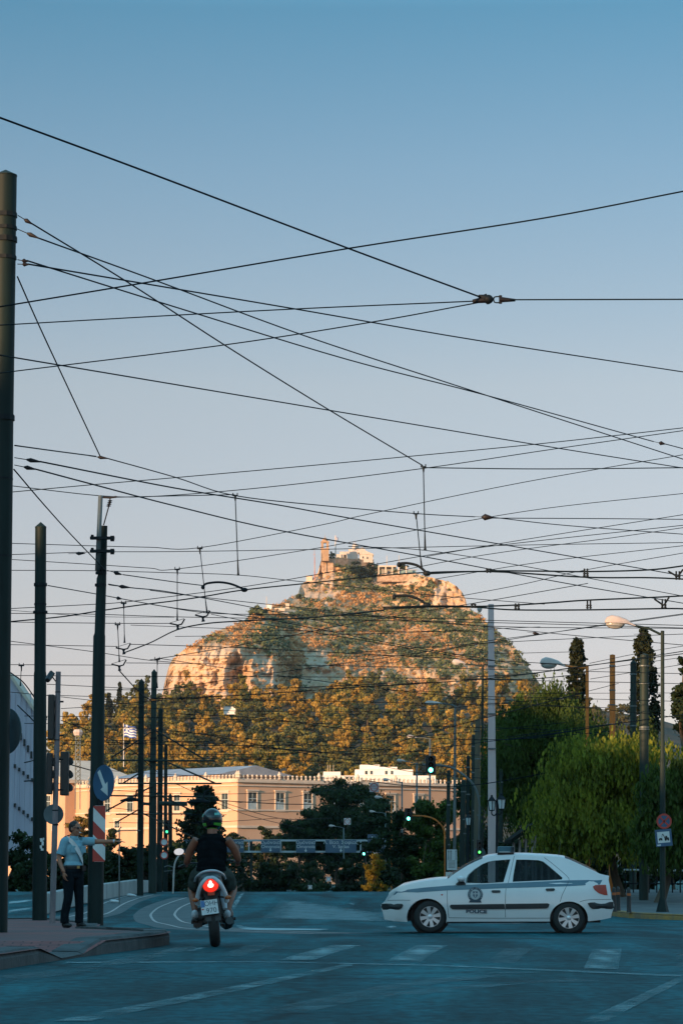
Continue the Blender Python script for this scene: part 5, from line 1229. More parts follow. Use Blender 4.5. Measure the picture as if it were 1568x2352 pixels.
W([(28, 1116), (250, 1140), (402, 1137), (650, 1115), (970, 1076), (1280, 1030), (1582, 987)], 60, 60, .006, 'lower of two nearly parallel wires rising to the right edge')
W([(268, 1142), (402, 1139), (538, 1136)], 52, 54, .0055, 'short wire between the upper tube of the stepped pole and a dropper')
for pts, d0, d1, r in (
    ([(24, 1248), (220, 1254), (344, 1257), (459, 1258), (737, 1206), (850, 1180), (1200, 1108), (1582, 1042)], 70, 70, .006),
    ([(24, 1274), (215, 1268), (402, 1267), (730, 1262), (1200, 1252), (1582, 1246)], 72, 72, .006),
    ([(24, 1285), (220, 1297), (344, 1305), (407, 1307), (705, 1263), (970, 1215), (1250, 1168), (1582, 1132)], 74, 74, .006),
    ([(24, 1310), (215, 1311), (402, 1316), (547, 1321), (700, 1337), (1000, 1368), (1250, 1388)], 72, 76, .006),
    ([(282, 1320), (402, 1337), (466, 1345)], 52, 56, .006), ([(249, 1342), (300, 1350), (402, 1362), (603, 1400), (800, 1440)], 52, 90, .007),
    ([(110, 1345), (218, 1364), (402, 1397), (603, 1421), (900, 1478), (1200, 1528)], 62, 92, .007),
    ([(24, 1398), (218, 1388), (287, 1383), (402, 1369), (517, 1354), (640, 1335), (840, 1300), (1100, 1258), (1582, 1205)], 70, 70, .006),
    ([(24, 1428), (140, 1417), (218, 1405), (313, 1391), (402, 1380), (470, 1370), (561, 1355), (705, 1340), (880, 1322), (1000, 1314), (1125, 1312)], 72, 72, .0105),
    ([(24, 1409), (218, 1411), (402, 1417), (803, 1424), (1200, 1432), (1582, 1443)], 74, 74, .006),
    ([(24, 1429), (272, 1432), (395, 1432)], 74, 74, .006), ([(24, 1473), (213, 1497), (328, 1515), (402, 1522)], 76, 78, .006),
    ([(24, 1481), (269, 1485)], 78, 78, .006), ([(297, 1480), (402, 1483), (550, 1488), (803, 1501), (1100, 1516), (1310, 1527)], 78, 82, .0065),
    ([(24, 1527), (261, 1528)], 78, 78, .006), ([(290, 1523), (402, 1524), (803, 1530), (1240, 1540), (1582, 1548)], 78, 82, .006),
    ([(24, 1552), (402, 1554), (803, 1556), (1240, 1564), (1582, 1571)], 80, 82, .006), ([(108, 1572), (318, 1582), (362, 1579)], 80, 84, .006),
    ([(108, 1597), (330, 1603), (803, 1612), (1240, 1622), (1400, 1626)], 82, 90, .006), ([(140, 1601), (240, 1612), (330, 1620)], 82, 90, .006),
    ([(140, 1628), (218, 1623), (330, 1612), (660, 1590), (1000, 1566)], 84, 90, .006), ([(56, 1645), (330, 1648), (600, 1655), (830, 1666), (1206, 1674), (1400, 1690)], 86, 100, .0065),
    ([(56, 1662), (218, 1666), (450, 1685), (640, 1720), (800, 1745), (1101, 1766)], 86, 100, .0065), ([(140, 1708), (220, 1712), (450, 1706), (830, 1735), (1004, 1718), (1206, 1693), (1340, 1676)], 88, 96, .0065),
    ([(402, 1640), (600, 1650), (832, 1680), (1042, 1698), (1206, 1697), (1400, 1680)], 90, 96, .0075), ([(600, 1717), (832, 1730), (951, 1693), (1165, 1636), (1420, 1570)], 90, 100, .0065),
    ([(363, 1586), (573, 1554), (803, 1522), (1100, 1480), (1340, 1442), (1582, 1408)], 84, 84, .0065), ([(344, 1516), (500, 1491), (705, 1453), (803, 1433), (1110, 1382), (1350, 1340)], 82, 80, .007),
    ([(344, 1606), (573, 1596), (803, 1580), (1110, 1560), (1340, 1531), (1582, 1494)], 86, 86, .0085), ([(362, 1512), (573, 1543), (803, 1573), (1000, 1596), (1200, 1612)], 84, 88, .0065),
    ([(485, 1411), (588, 1431), (803, 1466), (1000, 1500), (1100, 1517)], 80, 86, .006), ([(350, 1389), (476, 1408), (640, 1412), (803, 1414), (1090, 1424), (1350, 1431), (1582, 1437)], 78, 80, .0065),
    ([(344, 1356), (476, 1373), (803, 1408), (1000, 1428), (1219, 1450), (1374, 1465), (1582, 1483)], 78, 80, .0065),
    ([(1000, 1500), (1091, 1477), (1200, 1462), (1334, 1444), (1582, 1410)], 80, 80, .006), ([(803, 1500), (1091, 1479), (1364, 1465), (1582, 1456)], 82, 82, .006),
    ([(689, 1400), (1091, 1437), (1500, 1443), (1582, 1444)], 80, 80, .0065), ([(1353, 1524), (1460, 1502), (1582, 1482)], 92, 92, .006), ([(1353, 1540), (1460, 1525), (1582, 1508)], 92, 92, .006), ([(1355, 1560), (1450, 1545), (1582, 1524)], 92, 94, .006),
    ([(1091, 1555), (1210, 1548), (1343, 1530), (1582, 1500)], 88, 88, .009), ([(1091, 1560), (1218, 1560), (1343, 1548)], 88, 88, .009), ([(1091, 1600), (1250, 1603), (1582, 1612)], 88, 90, .006), ([(1091, 1615), (1250, 1620), (1440, 1635), (1582, 1652)], 88, 90, .006),
    ([(1091, 1655), (1230, 1620), (1340, 1592)], 90, 90, .006), ([(1160, 1700), (1250, 1690), (1400, 1665), (1582, 1640)], 84, 88, .009), ([(1160, 1694), (1300, 1676), (1400, 1664)], 84, 88, .006),
    ([(832, 1793), (951, 1806), (1094, 1803), (1300, 1768)], 92, 96, .009), ([(430, 1742), (640, 1746), (840, 1756), (960, 1775), (1130, 1790)], 96, 100, .0065), ([(480, 1838), (640, 1847), (720, 1848)], 100, 110, .010),
    ([(402, 1800), (560, 1870), (700, 1905)], 100, 140, .008), ([(470, 1830), (640, 1880), (760, 1880)], 105, 140, .008), ([(540, 1845), (680, 1830), (860, 1790)], 110, 120, .006),
    ([(240, 1670), (330, 1676), (450, 1694)], 96, 100, .006), ([(240, 1702), (330, 1702), (480, 1704)], 96, 100, .009), ([(56, 1752), (110, 1745), (210, 1770)], 90, 96, .012), ([(56, 1795), (110, 1791)], 90, 92, .014),
    ([(140, 1655), (240, 1692), (300, 1722), (380, 1790)], 90, 96, .008), ([(24, 1590), (110, 1598)], 86, 86, .006), ([(24, 1545), (60, 1575), (108, 1650)], 86, 86, .012), ([(40, 1620), (80, 1660), (108, 1700)], 88, 88, .012),
    ([(800, 1255), (975, 1264), (1200, 1300), (1582, 1372)], 72, 78, .0065), ([(860, 1322), (1110, 1275), (1400, 1236), (1582, 1210)], 74, 74, .006), ([(980, 1278), (1200, 1240), (1582, 1180)], 72, 72, .006), ([(1000, 1330), (1250, 1290), (1582, 1252)], 76, 76, .006), ([(1010, 1378), (1200, 1342), (1340, 1310), (1582, 1268)], 78, 78, .006)):
    W(pts, d0, d1, r)
W([(880, 1395), (1000, 1392), (1091, 1393), (1182, 1390), (1274, 1384), (1343, 1379), (1505, 1372), (1582, 1368)], 60, 60, .0105, 'thick trolley wire rising over the right lamp head, upper of its pair')
W([(880, 1399), (1000, 1394), (1091, 1395), (1182, 1401), (1350, 1401), (1526, 1398), (1582, 1399)], 61, 61, .0105, 'thick level trolley wire over the right lamp head, lower of its pair')
W([(1125, 1311), (1250, 1312), (1345, 1313), (1490, 1309), (1582, 1298)], 58, 58, .0105, 'thick trolley wire right of the summit, upper of its pair')
W([(980, 1318), (1125, 1313), (1345, 1326), (1490, 1327), (1582, 1331)], 59, 59, .0105, 'thick trolley wire right of the summit, lower of its pair')
W([(284, 1500), (344, 1477), (406, 1447), (470, 1433), (547, 1427), (720, 1418), (880, 1402)], 78, 62, .011, 'thick trolley wire curving up from the yokes left of the hill')
W([(275, 1542), (320, 1590), (356, 1616)], 80, 98, .011, 'thick feeder wire slanting down from the lowest yoke to the rusty topped pole')
for i, (y0, y1, xl, xr, r) in enumerate(((1436, 1450, 300, 1100, .006), (1462, 1440, 402, 1240, .006), (1505, 1497, 400, 1340, .006), (1585, 1570, 240, 900, .0075), (1622, 1635, 200, 1000, .006), (1700, 1712, 140, 700, .008), (1732, 1722, 240, 900, .006), (1770, 1788, 240, 760, .006), (1815, 1822, 240, 640, .006), (1655, 1600, 560, 1330, .006), (1680, 1735, 400, 1100, .0075), (1705, 1660, 700, 1300, .006), (1855, 1872, 250, 520, .006), (1890, 1880, 250, 640, .006), (1580, 1592, 700, 1560, .006), (1402, 1418, 24, 400, .006))):
    W([(xl, y0), ((xl + xr) / 2, (y0 + y1) / 2 + 6), (xr, y1)], 90 + i, 94 + i, r)
# ---- fittings that hang in the wires
def fitting(name, label, c, pieces, cat, Y, group=None):
    r_ = empty(name, P(c[0], c[1], Y), label, cat, group)
    for nm, m, b in pieces: part(b, nm, m, r_, smooth=True)
    return r_
def cone(pts, rr, Y, n=8): return MB().tube([P(x, y, Y) for x, y in pts], rr, n)
Y = 24
b = cone([(1085, 692), (1112, 688), (1126, 687)], [.018, .03, .03], Y); b2 = cone([(1098, 679), (1112, 684), (1124, 690)], [.012, .034, .03], Y); b2.ell(P(1121, 687, Y), (.045, .04, .042)); b2.tube([P(1114, 675, Y), P(1118, 686, Y)], .012, 6); b2.tube([P(1120, 698, Y), P(1120, 690, Y)], .014, 6)
k = MB().tube(crom([P(x, y, Y) for x, y in ((1128, 687), (1133, 687), (1135, 682), (1146, 681), (1147, 687), (1147, 694), (1136, 694), (1133, 688))], 4), .006, 6)
e = cone([(1146, 688), (1154, 688), (1183, 689)], [.026, .024, .012], Y); e.tube([P(1149, 678, Y), P(1149, 697, Y)], .014, 6)
fitting('junction_clamp', 'dark three way wire clamp with a loop and brown sleeve high in the sky', (1120, 687), [('sleeve', M_CERA, b), ('clamp_body', M_IRON, b2), ('loop', M_IRON, k), ('end_sleeve', M_CERA, e)], 'wire clamp', Y)
def turnbuckle(x0, y0, x1, y1, Y, label, fat=.032):
    mx_, my_ = (x0 + x1) / 2, (y0 + y1) / 2
    fitting('insulator', label, (mx_, my_), [('rod', M_IRON, cone([(x0, y0), (x1, y1)], [.006, .006], Y)), ('sleeve', M_CERA, cone([(x0 + (x1 - x0) * .45, y0 + (y1 - y0) * .45), (x0 + (x1 - x0) * .6, y0 + (y1 - y0) * .6), (x1, y1)], [.012, fat, .008], Y))], 'insulator', Y)
turnbuckle(41, 494, 74, 514, 36, 'dark insulator on the highest wire leaving the thickest pole')
turnbuckle(39, 525, 90, 547, 36, 'dark insulator on the second wire from the top of the thickest pole')
turnbuckle(40, 596, 64, 600, 36, 'upper of two small insulators at the third clamp of the thickest pole'); turnbuckle(40, 606, 66, 607, 36, 'lower of two small insulators at the third clamp of the thickest pole')
turnbuckle(33, 1051, 95, 1061, 36.5, 'looped turnbuckle halfway down the thickest pole'); turnbuckle(33, 1068, 82, 1078, 36.5, 'dark insulator just under the looped turnbuckle of the thickest pole')
turnbuckle(205, 1047, 248, 1053, 44, 'small dark three way clamp in the sky above the second pole', .03); turnbuckle(1500, 1014, 1528, 1020, 60, 'small dark insulator in the wires at the right edge, above mid height', .05)
turnbuckle(157, 1272, 196, 1271, 70, 'spindle shaped insulator between the second pole and the stepped pole', .05); turnbuckle(250, 1344, 300, 1350, 52, 'insulator close to the stepped pole, on its upper right', .04); turnbuckle(256, 1371, 280, 1376, 66, 'spindle insulator just right of the stepped pole, under another', .05)
turnbuckle(246, 1310, 280, 1320, 52, 'dark clamp at the neck of the stepped pole', .045); turnbuckle(1210, 1452, 1238, 1456, 80, 'small twin clip on a thin wire right of the white concrete pole', .05)
turnbuckle(1455, 1457, 1480, 1456, 79, 'short insulator left of the top of the right lamp post', .03); turnbuckle(1080, 1186, 1135, 1189, 58, 'dark insulator with a loop in the middle right of the sky', .075)
def dropper(x0, y0, x1, y1, Y, label):
    s_ = Y / FP
    t = MB(); t.box(P(x0, y0 + 1, Y), (13 * s_, .03, 3.0 * s_)); t.tube([P(x0, y0, Y), P(x0 + .4, y0 + 14, Y)], [.03, .012], 6)
    for dx in (-5, 5): t.tube([P(x0 + dx, y0 + 2, Y), P(x0 + dx, y0 - 5, Y)], .012, 5)
    e_ = MB().tube([P(x1 - (x1 - x0) * .2, y1 - (y1 - y0) * .2, Y), P(x1, y1 - 4, Y), P(x1, y1 + 1, Y)], [.012, .02, .03], 6)
    fitting('wire_dropper', label, (x0, y0), [('top_clamp', M_IRON, t), ('rod', M_WIRE, cone([(x0, y0), (x1, y1)], [.011, .011], Y)), ('lower_clamp', M_IRON, e_)], 'dropper', Y)
dropper(972, 1071, 976, 1262, 52, 'longest upright dropper, right of the summit, hanging from the steep wire')
dropper(540, 1137, 547, 1321, 56, 'long upright dropper hanging in the open sky left of the summit')
dropper(955, 1179, 968, 1306, 56, 'slightly leaning dropper just left of the longest one')
dropper(459, 1259, 475, 1408, 70, 'leaning dropper that crosses the left curved bar'); dropper(407, 1307, 407, 1424, 72, 'straight dropper left of the curved bar over the left ridge')
dropper(284, 1385, 286, 1476, 72, 'upper right of two short droppers beside the stepped pole'); dropper(270, 1434, 274, 1520, 74, 'lower left of two short droppers beside the stepped pole')
dropper(361, 1514, 361, 1580, 82, 'short dropper over the rusty topped pole'); dropper(49, 1528, 47, 1575, 82, 'small dropper between the thickest pole and the second pole')
def yoke(x, y, Y, label):
    b = MB().tube([P(x - 18, y - 2, Y), P(x - 14, y - 1, Y), P(x, y + 2, Y), P(x + 9, y, Y), P(x + 16, y - 12, Y)], .02, 6); t = MB().tube([P(x - 18, y - 3, Y), P(x + 15, y - 13, Y)], .007, 5)
    c = MB().tube([P(x, y + 2, Y), P(x, y + 7, Y), P(x + 1, y + 13, Y)], [.045, .025, .05], 6); fitting('wire_yoke', label, (x, y), [('bent_bar', M_IRON, b), ('tie', M_WIRE, t), ('clamp', M_IRON, c)], 'wire yoke', Y)
yoke(408, 1434, 72, 'left of two bent yokes over the left ridge of the hill'); yoke(466, 1415, 70, 'right of two bent yokes over the left ridge of the hill'); yoke(284, 1490, 74, 'upper of two bent yokes right of the stepped pole'); yoke(274, 1528, 76, 'lower of two bent yokes right of the stepped pole')
def cbar(pts, Y, label):
    fitting('curved_wire_bar', label, pts[0], [('bar', M_IRON, MB().tube(crom([P(x, y, Y) for x, y in pts], 5), .03, 8)), ('end_clamp', M_IRON, MB().ell(P(pts[-1][0], pts[-1][1] + 1, Y), (.09, .05, .06))), ('end_clamp', M_IRON, MB().ell(P(pts[0][0], pts[0][1] + 1, Y), (.05, .05, .06)))], 'wire bar', Y)
cbar([(466, 1348), (471, 1342), (482, 1339), (505, 1337.5), (532, 1342), (561, 1354)], 71, 'arched bar in the wires left of the summit'); cbar([(916, 1296), (922, 1294), (938, 1294), (960, 1300), (980, 1316)], 60, 'arched bar in the wires just right of the summit'); cbar([(905, 1370), (915, 1368), (938, 1369), (960, 1376), (980, 1389)], 62, 'lower arched bar in front of the green slope')
def spacer(x, y0, y1, Y, label, v=False):
    b = MB(); s_ = Y / FP
    if v: b.tube([P(x - 22, y0, Y), P(x, y1 - 6, Y)], .02, 6); b.tube([P(x + 12, y0 - 4, Y), P(x, y1 - 6, Y)], .02, 6)
    for dx in (-3.5, 3.5): b.tube([P(x + dx, y0, Y), P(x + dx, y1, Y)], .018, 6); b.ell(P(x + dx, y1 - 2, Y), (.03, .03, .03)); b.ell(P(x + dx, y1 - 7, Y), (.03, .03, .025))
    b.box(P(x, y1 - 8, Y), (9 * s_, .04, 2 * s_)); fitting('wire_spacer', label, (x, y0), [('spacer_body', M_IRON, b)], 'spacer', Y)
spacer(1187, 1386, 1400, 60, 'twin spacer between two thick wires just right of the white concrete pole'); spacer(1352, 1379, 1398, 60, 'twin spacer between two thick wires, middle one on the right'); spacer(1524, 1376, 1397, 60, 'V shaped hanger between two thick wires above the right lamp post', True)
spacer(1345, 1306, 1325, 58, 'twin spacer on the pair of thick wires level with the hill terrace'); spacer(1556, 1312, 1331, 58, 'V shaped spacer at the right edge, level with the hill terrace', True); spacer(1122, 1307, 1315, 58, 'small twin clamp where a thick wire pair begins right of the summit'); spacer(1087, 1388, 1396, 60, 'small twin clamp where a thick wire pair begins left of the white pole')
# ================================================================ POLICE CAR
M_CARW = mat('white_car_paint', (.72, .70, .70), .3, c2=(.64, .63, .63), scale=.8, coat=.6)
M_CARS = mat('blue_grey_stripe', (.055, .135, .19), .35, c2=(.045, .115, .165), scale=1, coat=.5)
M_TRIMB = mat('black_trim', (.02, .022, .025), .5, scale=5)
M_TYRE = mat('tyre_rubber', (.014, .015, .016), .8, c2=(.02, .02, .02), scale=6)
M_ALLOY = mat('wheel_alloy', (.56, .58, .6), .35, metal=.6, c2=(.48, .5, .52), scale=4)
M_GLASS = glassmat('car_glass', (.74, .84, .86), .14); M_GLASSD = glassmat('tinted_car_glass', (.40, .50, .53), .25)
M_TAILR = mat('red_lamp_glass', (.45, .05, .025), .2, c2=(.35, .04, .02), scale=5); M_HEADL = mat('headlamp_glass', (.55, .58, .6), .12, c2=(.4, .43, .45), scale=8)
M_SEAT = mat('seat_cloth', (.05, .055, .06), .9, scale=4); M_LBAR = mat('light_bar_plastic', (.03, .08, .10), .2, c2=(.02, .05, .07), scale=5); M_INK = mat('dark_blue_lettering', (.03, .06, .09), .5, scale=4); M_EMB = mat('emblem_field', (.40, .46, .48), .5, scale=4)
car = empty('police_car', (GX(1146, 51.5, gz(51.5)), 51.5, gz(51.5)), 'white police hatchback with a blue grey stripe standing across the road', 'car', rz=R(-3.5))
car.rotation_euler = (0, R(.45), R(-3.5))
def cz(X, Y): return ((X - 793) / 335, (573 + (X - 368) * 15 / 850 - Y) / 335)
def hw(x, z):
    w_ = .85
    if x < -1.55: w_ -= .26 * ((-1.55 - x) / .62) ** 2.2
    if x > 1.55: w_ -= .17 * ((x - 1.55) / .54) ** 2
    if z < .5: w_ -= .05 * ((.5 - z) / .3) ** 1.5
    if z > .52: w_ -= .05 * min(1, (z - .52) / .38) ** 2
    if z > .90: w_ -= .46 * (z - .90) ** 1.05
    return w_
TOP = [('body', [(90, 490), (80, 450), (71, 424), (67, 404), (74, 394), (82, 388), (92, 378), (104, 358), (114, 342), (119, 326), (140, 308), (166, 295)]),
       ('bonnet', [(166, 295), (200, 286), (250, 275), (300, 266), (350, 258), (400, 252), (450, 249), (476, 248)]),
       ('windscreen', [(476, 248), (520, 215), (560, 189), (600, 165), (645, 143), (690, 125)]),
       ('roof', [(690, 125), (720, 113), (780, 106), (870, 103), (960, 105), (1060, 111), (1150, 118), (1196, 126)]),
       ('rear_window', [(1196, 126), (1220, 134), (1260, 152), (1300, 171), (1340, 190), (1380, 209), (1408, 224)]),
       ('body', [(1408, 224), (1440, 232), (1466, 238), (1464, 250), (1462, 262), (1470, 300), (1476, 345), (1479, 376), (1490, 394), (1495, 415), (1490, 440), (1480, 468), (1476, 492)])]
def arc(cx, cy, r, a0, a1, n=16, ry=None): return [(cx + r * math.cos(R(a0 + (a1 - a0) * i / n)), cy - (ry or r) * math.sin(R(a0 + (a1 - a0) * i / n))) for i in range(n + 1)]
outline = [p for nm, l in TOP for p in l[:-1]] + [(1476, 492), (1440, 499), (1400, 505), (1342, 511)] + arc(1218, 494, 116, -8, 188, 18, 104) + [(1095, 516), (900, 519), (700, 518), (475, 514)] + arc(352, 480, 122, -16, 192, 18, 116) + [(226, 506), (150, 500)]
WF = [(590, 272), (592, 245), (604, 222), (640, 190), (690, 158), (730, 143), (770, 137), (862, 131), (850, 170), (834, 222), (820, 270), (700, 276)]
WR = [(898, 133), (960, 134), (1035, 138), (1064, 147), (1100, 176), (1140, 211), (1180, 246), (1176, 257), (1100, 261), (1000, 264), (876, 268), (880, 230)]
O2 = [cz(*p) for p in outline]; H2_ = [[cz(*p) for p in WF], [cz(*p) for p in WR]]
v2, f2 = fill2d(O2, H2_, .07)
def sidemesh(b, v, f, off=0.0, sides=(-1, 1)):
    for s_ in sides: b.add([(x, s_ * (hw(x, z) + off), z) for x, z in v], f if s_ < 0 else [tuple(reversed(q)) for q in f])
    return b
def deck(b, pts, crown_=.03, off=0.0, n=10):
    P_ = [cz(*p) for p in pts]; vs = []
    for x, z in P_:
        w_ = hw(x, z)
        for k in range(n + 1):
            t = -1 + 2 * k / n; vs.append((x, t * (w_ + off), z + crown_ * (1 - abs(t) ** 2.2) * (1 if -1.85 < x < 1.8 else .2)))
    b.add(vs, [(i * (n + 1) + k, i * (n + 1) + k + 1, (i + 1) * (n + 1) + k + 1, (i + 1) * (n + 1) + k) for i in range(len(P_) - 1) for k in range(n)]); return b
b = sidemesh(MB(), v2, f2)
for nm, l in TOP:
    if nm in ('body', 'roof'): deck(b, l, .045 if nm == 'roof' else .02)
# window returns
for hpoly in H2_:
    n_ = len(hpoly)
    for s_ in (-1, 1): b.add([(x, s_ * hw(x, z), z) for x, z in hpoly] + [(x, s_ * (hw(x, z) - .05), z) for x, z in hpoly], [(i, (i + 1) % n_, (i + 1) % n_ + n_, i + n_) for i in range(n_)])
body = autosmooth(b.build('body', M_CARW, car), 30)
autosmooth(deck(MB(), TOP[1][1], .05).build('bonnet', M_CARW, car), 30)
autosmooth(deck(MB(), TOP[2][1], .06).build('windscreen', M_GLASS, car), 30); autosmooth(deck(MB(), TOP[4][1], .05).build('rear_window', M_GLASSD, car), 30)
for hpoly, m in ((H2_[0], M_GLASS), (H2_[1], M_GLASSD)):
    v_, f_ = fill2d(hpoly, (), .15)
    for s_ in (-1, 1): sidemesh(MB(), v_, f_, -.03, (s_,)).build('side_window', m, car)
def patch(name, px, m, off=.004, sides=(-1,), step=.12, par=None, wall=False):
    q = [cz(*p) for p in px]; v, f = fill2d(q, (), step); b = MB()
    for s_ in sides:
        sidemesh(b, v, f, off, (s_,))
        if off > .008 or wall: n_ = len(q); b.add([(x, s_ * (hw(x, z) + off), z) for x, z in q] + [(x, s_ * hw(x, z), z) for x, z in q], [(i, (i + 1) % n_, (i + 1) % n_ + n_, i + n_) for i in range(n_)])
    return b.build(name, m, par or car)
for s_ in (-1, 1):
    patch('stripe', [(162, 320), (240, 308), (330, 298), (480, 287), (660, 281), (840, 275), (1030, 268), (1215, 262), (1330, 261), (1424, 262), (1408, 290), (1310, 293), (1215, 298), (1030, 302), (840, 306), (660, 311), (480, 316), (300, 327), (145, 343)], M_CARS, .003, (s_,))
    patch('side_moulding', [(492, 410), (500, 403), (826, 401), (829, 432), (508, 431), (494, 420)], M_TRIMB, .016, (s_,)); patch('side_moulding', [(833, 401), (1090, 400), (1101, 406), (1094, 424), (1080, 431), (834, 432)], M_TRIMB, .016, (s_,))
    patch('bumper_strip', [(72, 396), (100, 393), (200, 395), (208, 404), (198, 422), (180, 430), (80, 431), (70, 415)], M_TRIMB, .014, (s_,)); patch('bumper_strip', [(1332, 402), (1350, 397), (1490, 395), (1493, 432), (1480, 438), (1362, 437), (1345, 425)], M_TRIMB, .014, (s_,))
    patch('headlight', [(90, 383), (112, 345), (130, 328), (170, 310), (150, 335), (108, 376)], M_HEADL, .006, (s_,), .06)
    patch('tail_light', [(1364, 302), (1380, 292), (1445, 291), (1455, 355), (1435, 354), (1400, 342), (1375, 322)], M_TAILR, .006, (s_,), .05)
    patch('door_handle', [(746, 323), (752, 318), (798, 318), (803, 325), (797, 333), (752, 333)], M_TRIMB, .014, (s_,)); patch('door_handle', [(1076, 315), (1082, 310), (1128, 309), (1134, 316), (1128, 325), (1082, 326)], M_TRIMB, .014, (s_,))
    patch('side_indicator', [(436, 342), (445, 337), (452, 342), (445, 348)], M_TAILR, .005, (s_,))
    for l in ([(482, 288), (476, 330), (478, 400), (486, 482)], [(886, 110), (870, 180), (850, 268), (836, 300), (831, 400), (832, 483)], [(1070, 122), (1120, 160), (1190, 220), (1218, 250), (1216, 270), (1200, 305), (1178, 350), (1165, 392)], [(486, 482), (660, 486), (832, 488), (1100, 490)], [(108, 374), (180, 373), (250, 374)], [(1285, 392), (1330, 382), (1400, 380), (1476, 380)]):
        pl = [Vector((*p, 0)) for p in l]; L_, R_ = strip(crom([Vector((*p, 0)) for p in l], 4), 2.6); patch('door_seam', [tuple(p) for p in L_] + [tuple(p) for p in reversed(R_)], M_TRIMB, .0015, (s_,), None)
    patch('window_trim', [(470, 506), (1100, 510), (1100, 518), (475, 516)], M_TRIMB, .002, (s_,))
# emblem and lettering
cE = cz(648, 343)
Me = lambda off, c=cE: Matrix.Translation((c[0], -(hw(*c) + off + .010), c[1])) @ FACE
emb = flatpoly([[(.137 * math.cos(t * .196), .137 * math.sin(t * .196)) for t in range(32)]], Me(.002), .002).build('emblem', M_INK, car)
flatpoly([[(.093 * math.cos(t * .262), .093 * math.sin(t * .262)) for t in range(24)]], Me(.0045), .002).build('emblem_field', M_EMB, emb)
flatpoly([[(-.045, .06), (.045, .06), (.045, -.02), (0, -.07), (-.045, -.02)]], Me(.007), .002).build('shield', M_CARS, emb)
flatpoly([[(-.008, .052), (.008, .052), (.008, -.052), (-.008, -.052)], [(-.04, .022), (-.009, .022), (-.009, .006), (-.04, .006)], [(.009, .022), (.04, .022), (.04, .006), (.009, .006)]], Me(.0095), .001).build('cross', M_EMB, emb)
flatpoly([[(-.10, -.105), (.10, -.105), (.115, -.145), (-.115, -.145)]], Me(.0065), .002).build('banner', M_INK, emb)
word = 'ΕΛΛΗΝΙΚΗ ΑΣΤΥΝΟΜΙΑ'
for i, ch in enumerate(word):
    if ch == ' ': continue
    a = R(205 - 230 * i / (len(word) - 1)); text('lettering', ch, .042, Me(.0045) @ Matrix.Translation((.115 * math.cos(a), .115 * math.sin(a), 0)) @ Matrix.Rotation(a - R(90), 4, 'Z'), emb, M_EMB, .0006)
c_ = cz(655, 446); text('lettering', 'POLICE', .082, Me(.004, c_), car, M_INK, .001, 'CENTER', 1.42, .0035)
# mirrors, light bar, aerial
for s_ in (-1, 1):
    x, z = cz(562, 247); b = MB(); b.ell((x, s_ * (hw(x, z) + .13), z), (.075, .10, .055), (0, 0, s_ * .25)); o = b.build('wing_mirror', M_CARW, car, True)
    patch('mirror_foot', [(526, 280), (545, 262), (575, 262), (590, 275), (588, 283), (540, 285)], M_TRIMB, .02, (s_,), par=o)
x, z = cz(833, 104)
b = MB(); b.box((x, 0, z + .095), (.33, 1.12, .12), None, .9); lb_ = bev(b.build('light_bar', M_LBAR, car), .02)
b = MB(); b.box((x, 0, z + .03), (.30, 1.0, .05)); b.build('bar_foot', M_TRIMB, lb_)
b = MB(); b.box((x - .02, -.566, z + .055), (.20, .012, .02)); b.build('bar_lamp', M_EMB, lb_)
for k in range(3): b = MB(); b.box((x + .10 + k * .025, 0, z + .10), (.008, 1.135, .12)); b.build('bar_rib', M_TRIMB, lb_)
x, z = cz(1160, 119); MB().tube([(x, 0, z + .03), (x + .05, 0, z + .33)], [.006, .003], 6).build('aerial', M_TRIMB, car)
# underside, arches, cabin
b = MB(); b.box((0, 0, .30), (3.7, 1.1, .18)); b.box((.05, 0, .44), (1.85, 1.5, .34)); b.box((-1.05, 0, .60), (.5, 1.15, .46)); b.box((1.2, 0, .60), (.5, 1.15, .5)); b.box((0, 0, .215), (1.75, 1.58, .05)); b.build('underbody', M_TRIMB, car)
for wx in (cz(366, 480)[0], cz(1218, 490)[0]):
    for s_ in (-1, 1):
        b = MB(); vs = []; n_ = 16
        for i in range(n_ + 1):
            a = R(-15 + 210 * i / n_)
            for yy in (.80, .48): vs.append((wx + .355 * math.cos(a), s_ * yy, .30 + .345 * math.sin(a)))
        b.add(vs, [(2 * i, 2 * i + 1, 2 * i + 3, 2 * i + 2) for i in range(n_)]); b.lathe([(.36, s_ * .48), (.01, s_ * .479)], (wx, 0, .30), 18, 'Y'); b.build('wheel_arch', M_TRIMB, car)
b = MB(); b.box((-.55, 0, .80), (.35, 1.4, .16)); b.box((1.25, 0, .84), (.9, 1.35, .05)); b.build('dashboard', M_SEAT, car)
for (x, y) in ((.02, -.36), (.02, .36), (.82, -.36), (.82, .36)):
    b = MB(); b.box((x, y, .60), (.5, .5, .16)); b.box((x + .27, y, .86), (.13, .48, .52), (0, .2, 0)); b.box((x + .345, y, 1.19), (.09, .26, .16), (0, .15, 0)); bev(b.build('seat', M_SEAT, car), .03)
b = MB(); m_ = Matrix.Rotation(R(65), 3, 'Y'); b.tube([Vector((-.32, .36, .88)) + m_ @ Vector((.18 * math.cos(t * .4), .18 * math.sin(t * .4), 0)) for t in range(17)], .014, 6); b.build('steering_wheel', M_TRIMB, car)
